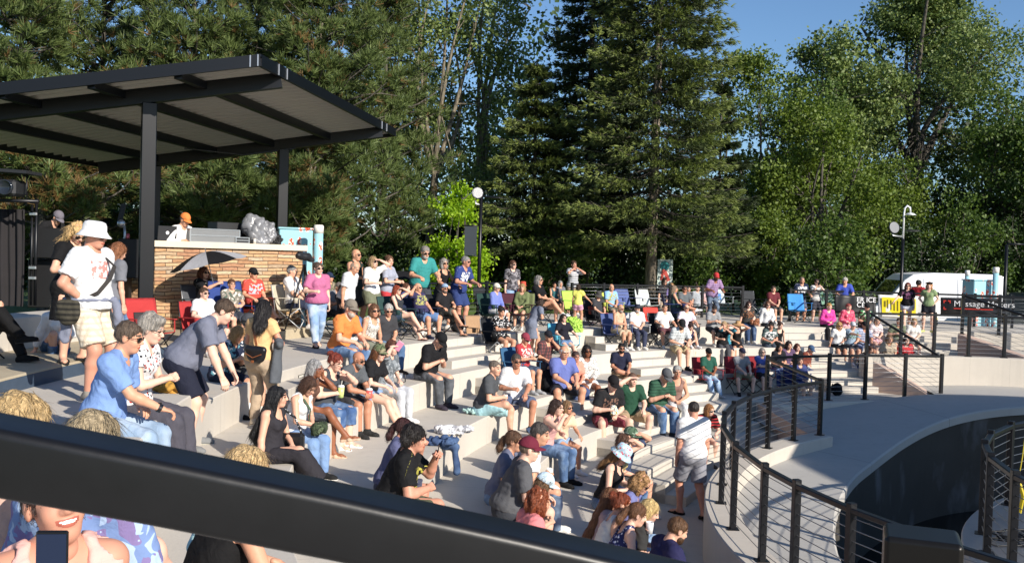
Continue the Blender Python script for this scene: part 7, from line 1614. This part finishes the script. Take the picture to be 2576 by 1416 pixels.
P('person in olive shirt with green bag bending behind the right railing',2262,800,-.3,'sit',hd=0,sex='m',skin=0,snap=False,hair=('crop','#4a3a30'),top=('tee','#6a7458'),bot=('shorts','#444'),ar='hold',lean=20)
# group at the left end of the upper railing
P('bald person in dark green sleeveless shirt behind the bent white T-shirt man',897,627,0,'stand',hd=6,sex='m',fat=1.1,skin=1,d=20.8,hair=('bald',None),gl='sun',top=('tank','#2e3a36'),bot=('shorts','#3a3a3a'),ar=('hold','down'))
P('person in pale grey T-shirt looking down, dark trousers, beside the railing end',893,660,0,'stand',hd=10,sex='m',fat=1.15,skin=1,d=18.6,hair=('fringe','#a08a78'),top=('tee','#cfd1d4'),bot=('pants','#20222e'),ar=('down','down'),lean=12,look=(0,34))
P('person in white top shading the eyes with a phone, blond hair',940,645,0,'stand',hd=-6,sex='f',skin=4,d=20.4,hair=('bob','#a88c68'),gl='sun',top=('tee','#e4e4e6'),bot=('skirt','#6c7058'),ar=('hold','shade'))
P('person in lilac-grey T-shirt with hair tied up facing right',980,643,0,'stand',hd=14,sex='f',skin=0,d=21.0,hair=('bun','#6a4c38'),top=('tee','#9a9fb0'),bot=('short','#c23038'),ar=('hold','hold'),look=(-30,0))
P('person in camouflage shirt seated right of the pink top walker',830,688,.19,'chair',hd=6,sex='m',skin=1,hair=('crop','#444'),hat=('cap','#23304a'),top=('tee','#7a735c','camo','#4a4a38','#a89a7c'),bot=('shorts','#444'),ar='lap',d=20.2)
q=P('person in grey shirt and dark trousers seated behind the pink top walker',853,712,.05,'chair',hd=-10,sex='m',fat=1.05,skin=1,d=19.6,hair=('short','#77706a'),top=('tee','#7b7d82'),bot=('pants','#3c3d40'),ar=('phone','phone'),lean=10,look=(0,24));chair(q,'#26272b','black camp chair under the grey shirt man behind the pink top')
# people beyond the middle railing
for u,v,sx,tp,bt,hr,lb in((1672,700,'f','#2c2a30','#b09a80','#4a3628','person in black top with bare legs beyond the railing left of the pale sign'),(1690,712,'f','#8a78b8','#c9b8a8','#b08a60','child in violet clothes beyond the railing under the pale sign'),(1732,722,'f','#6f6a78','#444a5a','#7a5a40','person with brown hair far beyond the railing right of the sign'),(1755,718,'m','#9aa0a8','#555','#8a6a50','person in grey far beyond the railing left of the red cap man'),(1925,760,'m','#77808c','#444','#555','person in grey behind the chairs at the railing gap'),(1880,752,'m','#b9c0b0','#555','#9a9a9a','person in pale checked shirt behind the railing end')):
    P(lb,u,v,-.4 if u<1850 else -.85,'stand' ,hd=10,sex=sx,d=31.5,hair=('short' if sx=='m' else 'bob',hr),top=('tee',tp),bot=('shorts',bt),ar='down',name='child' if lb.startswith('child') else 'person')

P('person with brown hair half hidden behind the arm of the reclining man',1023,722,0,'chair',hd=10,sex='f',skin=4,lvR=16.0,hair=('bob','#6a4430'),top=('tee','#3c4878'),bot=('shorts','#444'),ar='lap')
P('person with red-orange sun hat low behind the olive blanket',1316,724,0,'chair',hd=0,sex='f',skin=1,lvR=16.4,hair=('bob','#5a3a2a'),hat=('bucket','#d8482c'),top=('tee','#8a3030'),bot=('shorts','#444'),ar='lap')
P('person with grey hair far behind the railing near the tan chair backs',1410,706,-.1,'chair',hd=0,sex='f',skin=0,d=31,hair=('bob','#9a9894'),top=('tee','#6c7078'),bot=('shorts','#444'),ar='lap')
P('person in pale pink shirt low behind the red cap man railing',1775,748,-.1,'chair',hd=0,sex='f',skin=4,d=30.5,hair=('bob','#7a5a44'),top=('tee','#d8b0b4'),bot=('shorts','#555'),ar='lap')
P('person in teal tank top seated beyond the railing left of the striped shirt',1395,718,-.1,'chair',hd=-10,sex='f',skin=1,d=30,hair=('ponytail','#4a3428'),top=('tank','#2f6a70'),bot=('shorts','#444'),ar='lap')
P('person in dark red shirt seated behind the white cardigan',1945,752,0,'chair',hd=0,sex='m',skin=0,lvR=16.0,hair=('short','#4a3a30'),top=('tee','#6a2830'),bot=('shorts','#444'),ar='lap')
P('person in dark top seated left of the orange T-shirt by the walkway',862,742,0,'chair',hd=-4,sex='f',skin=4,lvR=16.2,hair=('bob','#5a4438'),gl='sun',top=('tee','#2b2c34'),bot=('jeans',BLU),ar='lap')
P('person in white sun visor shirt seated at the far right behind the sloped railing',2300,812,-.3,'sit',hd=0,sex='f',skin=4,snap=False,hair=('bob','#a88a64'),top=('tee','#d8d8d4'),bot=('shorts','#444'),ar='lap')
# ---------------------------------------------------------------- things carried, worn on a strap or lying about
def who(key):
    for k,v in PEOPLE.items():
        if k.startswith(key): return v
    raise KeyError(key)
def W(pp,p): 
    root=pp[0];return root.location+Matrix.Rotation(root.rotation_euler.z,3,'Z')@Vector([float(x) for x in p])
def hand(key,i,off=(0,.085,-.03)):
    root,J,p=who(key);d,up=J['HD'][i];d=nrm(d);z=nrm(up-d*(d@up));x=np.cross(d,z)
    q=J['Wr'][i]+x*off[0]+d*off[1]+z*off[2];R=Matrix.Rotation(root.rotation_euler.z,3,'Z');return W(who(key),q),R@Vector(d),R@Vector(z),R
def phone(key,i,label,tilt=60):
    q,d,z,R=hand(key,i,(0,.075,-.035));root=who(key)[0]
    r=empty('phone',q,root.rotation_euler.z,label,'phone','phones in the hands of the crowd');M=Matrix.Rotation(R_(tilt),3,'X')
    m=MB();m.box((0,.0,.03),(.072,.009,.15),Matrix.Rotation(R_(-90+tilt),3,'X'),.003);m.build('phone_body',plain('phone_black','#121214',.3),r)
    m=MB();c=Matrix.Rotation(R_(-90+tilt),3,'X')@Vector((0,-.0056,0))+Vector((0,0,.03));m.box(c,(.066,.002,.14),Matrix.Rotation(R_(-90+tilt),3,'X'));m.build('screen',plain('screen_glass','#1d2634',.08),r)
def cup(q,label,col,col2=None,h=.12,r=.042,lid=False,handle=False,name='cup'):
    rt=empty(name,q,0,label,name,'cups and mugs');m=MB();m.lathe([(0,0),(r*.78,0),(r,h),(r*.94,h),(r*.74,.006),(0,.006)],16);m.build('cup_body',plain('cup'+col,col,.3,.0 if not handle else .6),rt,True)
    if col2: m=MB();m.lathe([(0,.01),(r*.76,.01),(r*.93,h*.86),(0,h*.86)],14);m.build('drink',plain('drink'+col2,col2,.2),rt,True)
    if lid: m=MB();m.lathe([(r*1.03,h),(r*1.03,h+.012),(r*.8,h+.03),(0,h+.03)],16);m.build('lid',plain('lid_clear','#d5d8d8',.2),rt,True);m=MB();m.tube([(0,0,h),(.012,0,h+.09)],.004,6);m.build('straw',plain('straw_pale','#e6e2d8',.4),rt,True)
    if handle: m=MB();m.tube([(r*.9,0,h*.9),(r*1.7,0,h*.88),(r*1.75,0,h*.2),(r*.8,0,h*.15)],.010,8);m.build('handle',plain('mug_black','#17181a',.4),rt,True)
    return rt
for k,i,lb,t in(('person in black T-shirt and black cap seated',1,'phone held by the black-capped man sitting by the steps',35),('person in green striped polo',1,'phone held by the green striped polo man',35),('person in black T-shirt with thick dark hair',1,'phone raised by the dark-haired man in black T-shirt',80),
    ('person in purple-blue shirt with dark red',1,'phone raised by the person in purple-blue shirt',80),('person in red T-shirt and dark red cap',0,'phone held by the person in red T-shirt and cap',40),('person in black and white leaf-print',1,'phone held by the person in leaf-print top',40),
    ('person in pale top photographing',1,'phone held up by the pale top photographer at the back railing',85),('person in grey shirt and dark trousers seated',1,'phone of the grey shirt man behind the pink top',40)): phone(k,i,lb,t)
q=hand('person in grey shirt and pale grey trousers',0)[0];m=MB();m.box((0,0,0),(.10,.012,.17),Matrix.Rotation(.6,3,'Y')@Matrix.Rotation(.3,3,'X'),.004);tag(m.build('phone_case',plain('pink_case','#e79ab8',.4),None,False,q+Vector((.03,-.02,.03))),'pink phone held as a sunshade beside the camouflage cap','phone','phones in the hands of the crowd')
cup(hand('person in grey tank top with red hair bun',0)[0]+Vector((0,-.02,-.05)),'clear cup of bright green drink held by the red-bunned person','#cfe08a','#9be02c',.14,.046,True)
cup(hand('bald person in grey T-shirt',0)[0]+Vector((-.02,-.03,-.04)),'cup of red drink beside the bald sunglasses man','#d8605a','#d32a22',.12,.05,True)
cup(hand('person in patterned pale bucket hat',0)[0]+Vector((0,0,-.04)),'clear cup of amber beer held under the patterned bucket hat','#b98a5a','#9a5a1e',.12,.042)
cup(hand('person in white T-shirt with swept-back',0)[0]+Vector((0,0,-.04)),'white cup held by the swept-back grey hair man','#ecece8',None,.11,.042)
cup(hand('person in charcoal T-shirt and light aqua',0)[0]+Vector((0,0,-.04)),'pale cup held by the charcoal T-shirt man','#e6ddd2',None,.09,.036)
cup(hand('person in navy patterned off',1)[0]+Vector((0,0,-.05)),'clear plastic cup held by the drinking ponytail person','#d9dadc',None,.13,.045)
q=uz(1005,965,-.46);cup(q,'steel travel mug with a black handle on the concrete edge','#b9babc',None,.18,.055,False,True,'mug')
cup(uz(1432,1412,-1.38)+Vector((-.1,.3,0)),'empty clear cup standing beside the coral shirt person','#c9ccd0',None,.12,.042)
q=hand('person in black cap and black T-shirt with maroon',0)[0];heap('snack_bag',q+Vector((0,0,-.08)),(.10,.07,.16),'shiny yellow and white snack bag held by the maroon shorts man','snack',fabric('#e8e2c8','tie','#e0c22c','#7ab0d0'),5,.08,8)
# umbrellas
def umbrella(c,r,tilt,rz,h,label,col,handlen,group=None):
    rt=empty('umbrella',c,rz,label,'umbrella');M=Matrix.Rotation(R_(tilt),3,'Y')
    for k in range(8):
        V=[];n=7
        for j in range(n):
            t=j/(n-1)
            for i in range(5):
                a=(k+i/4)*math.pi/4;sc=1-.05*math.sin(math.pi*i/4)*t;V.append(M@Vector((r*t*math.cos(a)*sc,r*t*math.sin(a)*sc,h*(math.cos(t*1.45)-.0)-.02*math.sin(math.pi*i/4)*t)))
        N=len(V);V+=[v-Vector((0,0,.004)) for v in V];Q=[(j*5+i,(j+1)*5+i,(j+1)*5+i+1,j*5+i+1) for j in range(n-1) for i in range(4)];Q+=[tuple(x+N for x in q[::-1]) for q in Q]
        mesh('panel',V,Q,fabric(col[k%2]),rt)
        m=MB();m.tube([M@Vector((r*t*math.cos(k*math.pi/4),r*t*math.sin(k*math.pi/4),h*math.cos(t*1.45)-.012)) for t in(.05,.4,.7,1.)],.004,5);m.build('rib',BLK,rt,True)
    m=MB();m.tube([M@Vector((0,0,h+.06)),M@Vector((0,0,h-handlen))],.008,8);m.build('shaft',al,rt,True);m=MB();m.tube([M@Vector((0,0,h-handlen)),M@Vector((0,0,h-handlen-.12))],.016,8);m.build('grip',BLK,rt,True)
hq=hand('person in black T-shirt under the black',0)[0]
uc=ud(526,668,17.5);umbrella(uc,.69,-14,.3,.26,'open umbrella with alternate black and silver-grey panels before the stone counter',('#18181b','#a3a3a8'),.75)
umbrella(ud(1012,702,23.2),.50,4,.2,.20,'small black umbrella behind the upper railing',('#17171a','#1d1d20'),.8)
# shoulder bag, strap and tied jacket of the man in the white hat
root,J,p=who('person in white sun hat');s=J['s'];o=np.array;f=1+1.5*(p['fat']-1)
bag=empty('shoulder_bag',root.location,root.rotation_euler.z,'olive and black shoulder bag with a dark strap on the white hat man','bag')
Wc,B,N,P0=J['W'],J['B'],J['N'],J['P']
pts=[N+B@o((-.075,-.055,.0))*s,N+B@o((-.09,.03,-.01))*s,Wc+B@o((-.055,.155*f,.20))*s,Wc+B@o((.04,.175*f,.08))*s,Wc+o((.14,.13*f,-.06))*s,P0+o((.235,.0,.02))*s,P0+o((.23,-.09,.10))*s,Wc+B@o((.08,-.165*f,.06))*s,Wc+B@o((-.02,-.17,.22))*s,N+B@o((-.075,-.055,.0))*s]
m=MB()
for a,b in zip(pts[:-1],pts[1:]): m.bar(a,b,.045,.008,tuple(nrm((a+b)/2-(Wc+P0)/2)))
m.build('strap',plain('strap_dark','#2c2826',.8),bag)
V,Q=solid([Ell(P0+o((.24,-.06,-.06))*s,o((.06,.13,.12))*s,None,.04),Cap(P0+o((.25,-.13,.02))*s,P0+o((.25,.03,.02))*s,.045)],(),.012,1,.006,40,3);mesh('bag_body',V,Q,fabric('#4a463a','stripe','#2a2824'),bag)
V,Q=solid([Ell(P0+o((0,.0,.06))*s,o((.205*f**.5,.165*f,.045))*s,None,.02),Cap(P0+o((-.07,.16*f,.05))*s,P0+o((-.08,.185*f,-.17))*s,.045,.055,k=.03),Cap(P0+o((.16,-.12,.02))*s,P0+o((.17,-.14,-.30))*s,.06,.065,k=.05,sc=((1,0,0),1.8))],[('sub',Ell(P0+o((0,.0,.06))*s,o((.15,.10,.2))*s))],.013,1,.008,36,6)
mesh('tied_jacket',V,Q,fabric('#767b8e'),root)
m=MB()
root2,J2,p2=who('person in bright blue polo');m=MB();a,b=J2['E'][0],J2['Wr'][0];d_=nrm(b-a);M=Vector(d_).to_track_quat('Z','Y').to_matrix();m.lathe([(.036,-.016),(.039,-.016),(.039,.016),(.036,.016)],16,b-d_*.012,M);m.lathe([(0,0),(.02,0),(.02,.012),(0,.012)],12,b-d_*.012+np.array((.0,-.0,.036)));m.build('wristwatch',plain('watch','#15161a',.3),root2)
# bag and jacket of the peach top
root,J,p=who('person in peach-orange');s=J['s'];Wc,B,N,P0=J['W'],J['B'],J['N'],J['P']
bg=empty('handbag',root.location,root.rotation_euler.z,'black saddle bag with tan strap on the peach top woman','bag')
pts=[N+B@o((-.07,.01,.0))*s,Wc+B@o((-.02,-.15,.22))*s,P0+o((.08,-.16,.20))*s]
m=MB()
for a,b in zip(pts[:-1],pts[1:]): m.bar(a,b,.03,.008,(0,-1,.2))
m.build('strap',plain('tan_leather','#8a4f2a',.5),bg)
V,Q=solid([Ell(P0+o((.10,-.19,.08))*s,o((.155,.055,.11))*s,None,.03),Cap(P0+o((-.02,-.2,.15))*s,P0+o((.22,-.2,.15))*s,.045,k=.03)],(),.011,1,.003,40,2);b_=mesh('bag_body',V,Q,plain('black_leather','#17171a',.4),bg)
m=MB();m.tube([P0+o((-.03,-.25,.10))*s,P0+o((.1,-.262,.05))*s,P0+o((.23,-.25,.10))*s],.006,6);m.box(P0+o((.1,-.262,.0))*s,(.03,.012,.03));m.build('tan_trim',plain('tan_leather','#8a4f2a',.5),bg)
V,Q=solid([Cap(P0+o((.27,.05,.22))*s,P0+o((.265,.0,-.30))*s,.065,.105,k=.05,sc=((1,0,0),1.7),flat=1),Cap(P0+o((.2,.16,.22))*s,P0+o((.33,-.02,.22))*s,.05,k=.06)],(),.012,1,.008,30,8,(1,1,.3))
jk=mesh('jacket',V,Q,fabric('#55595f'),None,None,True,root.location,root.rotation_euler.z);tag(jk,'charcoal jacket draped over the forearm of the peach top woman','jacket')
# handbag of the black-haired woman, green bag and cap on the white top's lap
root,J,p=who('person in black sleeveless dress');P0=J['P'];hb=empty('handbag',W(who('person in black sleeveless dress'),P0+o((-.20,.16,.06))),root.rotation_euler.z+.3,'black leather handbag with a white-lettered webbing strap','bag')
m=MB();m.box((0,0,.02),(.12,.26,.22),None,.03);m.build('bag_body',plain('black_leather','#17171a',.4),hb);m=MB();m.tube([(0,.1,.13),(.02,.03,.30),(.07,-.18,.46),(.10,-.26,.55)],.014,6);m.build('strap',fabric('#26262a','dots','#d8d8d8'),hb,True)
q=hand('person in white sleeveless top with a green',0)[0];heap('green_cap',q+Vector((0,0,-.05)),(.13,.16,.15),'dark green cap and bag resting on the white sleeveless top lap','cap',fabric('#3c4a34','camo','#2c3628','#59664a'),12,.05,6)
root,J,p=who('person in white sleeveless top with a green');N,Wc,B,P0=J['N'],J['W'],J['B'],J['P'];sb=empty('bag_strap',root.location,root.rotation_euler.z,'green webbing strap across the white sleeveless top','strap');m=MB();pts=[N+B@o((.06,-.05,.0)),N+B@o((.05,.05,-.02)),Wc+B@o((.02,.165,.18)),Wc+B@o((-.06,.16,.02)),P0+o((-.14,.17,.1))]
for a,b in zip(pts[:-1],pts[1:]): m.bar(a,b,.035,.008,(0,1,.3))
m.build('webbing',plain('webbing_green','#4a5a44',.8),sb)
# clothes, bags and blankets on the concrete
heap('towel',uz(1193,1040,-.92),(.30,.18,.09),'pale aqua cloth crumpled on the concrete edge','cloth',fabric('#a9cfc8'),21,.25,10)
heap('shirt_pile',uz(1145,1092,-.92)+Vector((-.05,.1,0)),(.36,.26,.10),'white and black leaf-print clothes piled on the concrete edge','clothes',fabric('#dcdce0','tie','#8b8c92','#c4c5ca'),22,.2,9,fold=.03)
hp=heap('denim_jacket',uz(1108,1118,-.92)+Vector((.0,0,0)),(.28,.24,.10),'dark denim jacket hanging over the concrete edge','clothes',fabric('#33486e','denim','#5a7aa4'),23,.2,9,fold=.03)
V,Q=solid([Cap((0,0,.02),(.20,-.02,-.02),.07,.06,k=.05),Cap((.20,-.02,-.02),(.24,-.06,-.36),.055,.05,k=.04)],(),.015,1,.01,30,4);mesh('sleeve',V,Q,fabric('#33486e','denim','#5a7aa4'),hp)
heap('yellow_bag',uz(448,985,0.),(.36,.3,.14),'mustard yellow bag on the floor behind the flecked blouse','bag',fabric('#b8861c'),24,.15,9)
V,Q=solid([Ell((0,0,.22),(.19,.15,.24),None,.05),Ell((0,-.12,.15),(.13,.07,.13),None,.04)],[('half',(0,0,.0),(0,0,-1))],.014,1,.008,26,3)
def backpack(q,rz,label,col,sc=1.):
    r=empty('backpack',q,rz,label,'backpack','backpacks and bags on the concrete');r.scale=(sc,)*3;mesh('pack_body',V,Q,fabric(col),r);m=MB()
    for x in(-.09,.09): m.tube([(x,.12,.40),(x,.19,.30),(x*1.1,.17,.08)],.018,6)
    m.build('strap',fabric('#1b1b1e'),r,True)
backpack(uz(345,838,.19)+Vector((0,-.3,0)),.4,'black and teal backpack standing left of the red empty chair','#1d2a2b',1.25);backpack(uz(1190,1000,-.92) if False else uz(1378,985,-.92),.2,'black backpack behind the blue shirt man','#17181c');backpack(uz(2105,995,-1.38),.3,'black backpack in the shade by the panel wall railing','#141418',.7)
backpack(uz(1150,835,0),.1,'dark backpack under the row of camp chairs','#1c1d22',.9)
heap('pink_towel',uz(1497,812,0)+Vector((0,0,.12)),(.40,.22,.42),'hot pink beach towel hanging over a chair front','towel',fabric('#d93a7e'),26,.12,10)
heap('lime_towel',uz(1440,835,0),(.3,.2,.35),'lime green cloth on a low chair behind the aqua chair','towel',fabric('#a3cc3c'),27,.12,9)
heap('handbag',hand('person in charcoal T-shirt with long dark hair',1)[0]+Vector((.1,-.05,-.06)),(.16,.1,.15),'brown leather bag on the charcoal T-shirt lap','bag',plain('brown_leather','#8a5230',.45),28,.08,8)
# empty chairs
chair_at(378,900,0,'#b32b2b','empty red camp chair between the grey-haired woman and the bent man',hd=-30,trim='#3a3436',back=.92)
chair_at(1205,893,-.46,'#a8845f','empty tan camp chair with silver legs at the head of the steps',hd=-20,frame='#a9abad',w=.40)
chair_at(1650,850,-.46,'#cf3a2c','empty bright red camp chair before the fedora man',hd=0,trim='#8a8f94')
chair_at(1578,800,0,'#53639a','empty slate-blue camp chair beside the fedora man',hd=6);chair_at(1628,800,0,'#aebab4','empty grey and white striped camp chair by the spruce trunk',hd=6,pat=('stripe','#e9ece8'))
chair_at(1693,790,0,'#2d3a78','empty navy camp chair left of the green patched chair',hd=4);chair_at(1815,792,0,'#b9c2c6','empty white and blue camp chair behind the red cap man',trim='#3f7fc0',hd=8);chair_at(1895,800,0,'#3a3c40','empty dark grey camp chair by the railing gap',hd=14,frame='#a9abad')
chair_at(2010,812,0,'#2f8ad0','empty bright blue camp chair at the back right railing',hd=0,frame='#1b1b1e');chair_at(2085,795,0,'#6f9a84','empty sage green camp chair behind the hot pink jacket',hd=4)
chair_at(1450,812,0,'#a5c93a','empty lime camp chair left of the pink towel',hd=10);chair_at(1395,745,0,'#c9a878','tan chair backs beyond the cross-legged person in black',hd=20)
chair_at(1225,800,0,'#26282c','empty black camp chair left of the periwinkle shirt',hd=0);chair_at(1330,815,-.0,'#27348c','empty royal blue camp chair behind the red T-shirt person',hd=-10);chair_at(1298,830,0,'#4a2430','empty maroon camp chair behind the leaf-print top',hd=-10)
# the phone at the lower left and the aqua jacket by the bare arm
q=Vector(ud(131,1408,2.45));r=empty('phone',q,.12,'large black smartphone held up in front of the smiling person','phone');m=MB();m.box((0,0,0),(.080,.010,.155),None,.004);m.build('phone_body',plain('phone_black','#121214',.3),r);m=MB();m.box((0,-.0062,-.002),(.073,.002,.143));m.build('screen',plain('screen_blue','#16233c',.06),r)
q=Vector(ud(497,1378,4.9));V2,Q2=solid([Cap((0,0,.12),(.0,0,-.30),.03,.055,k=.05,sc=((0,1,0),1.4)),Cap((.01,0,.05),(.03,.02,-.3),.03,.05,k=.05)],(),.014,1,.012,34,5);tag(mesh('jacket',V2,Q2,fabric('#a9d3d8'),None,None,True,q),'pale aqua jacket hanging left of the bare-armed person','jacket')
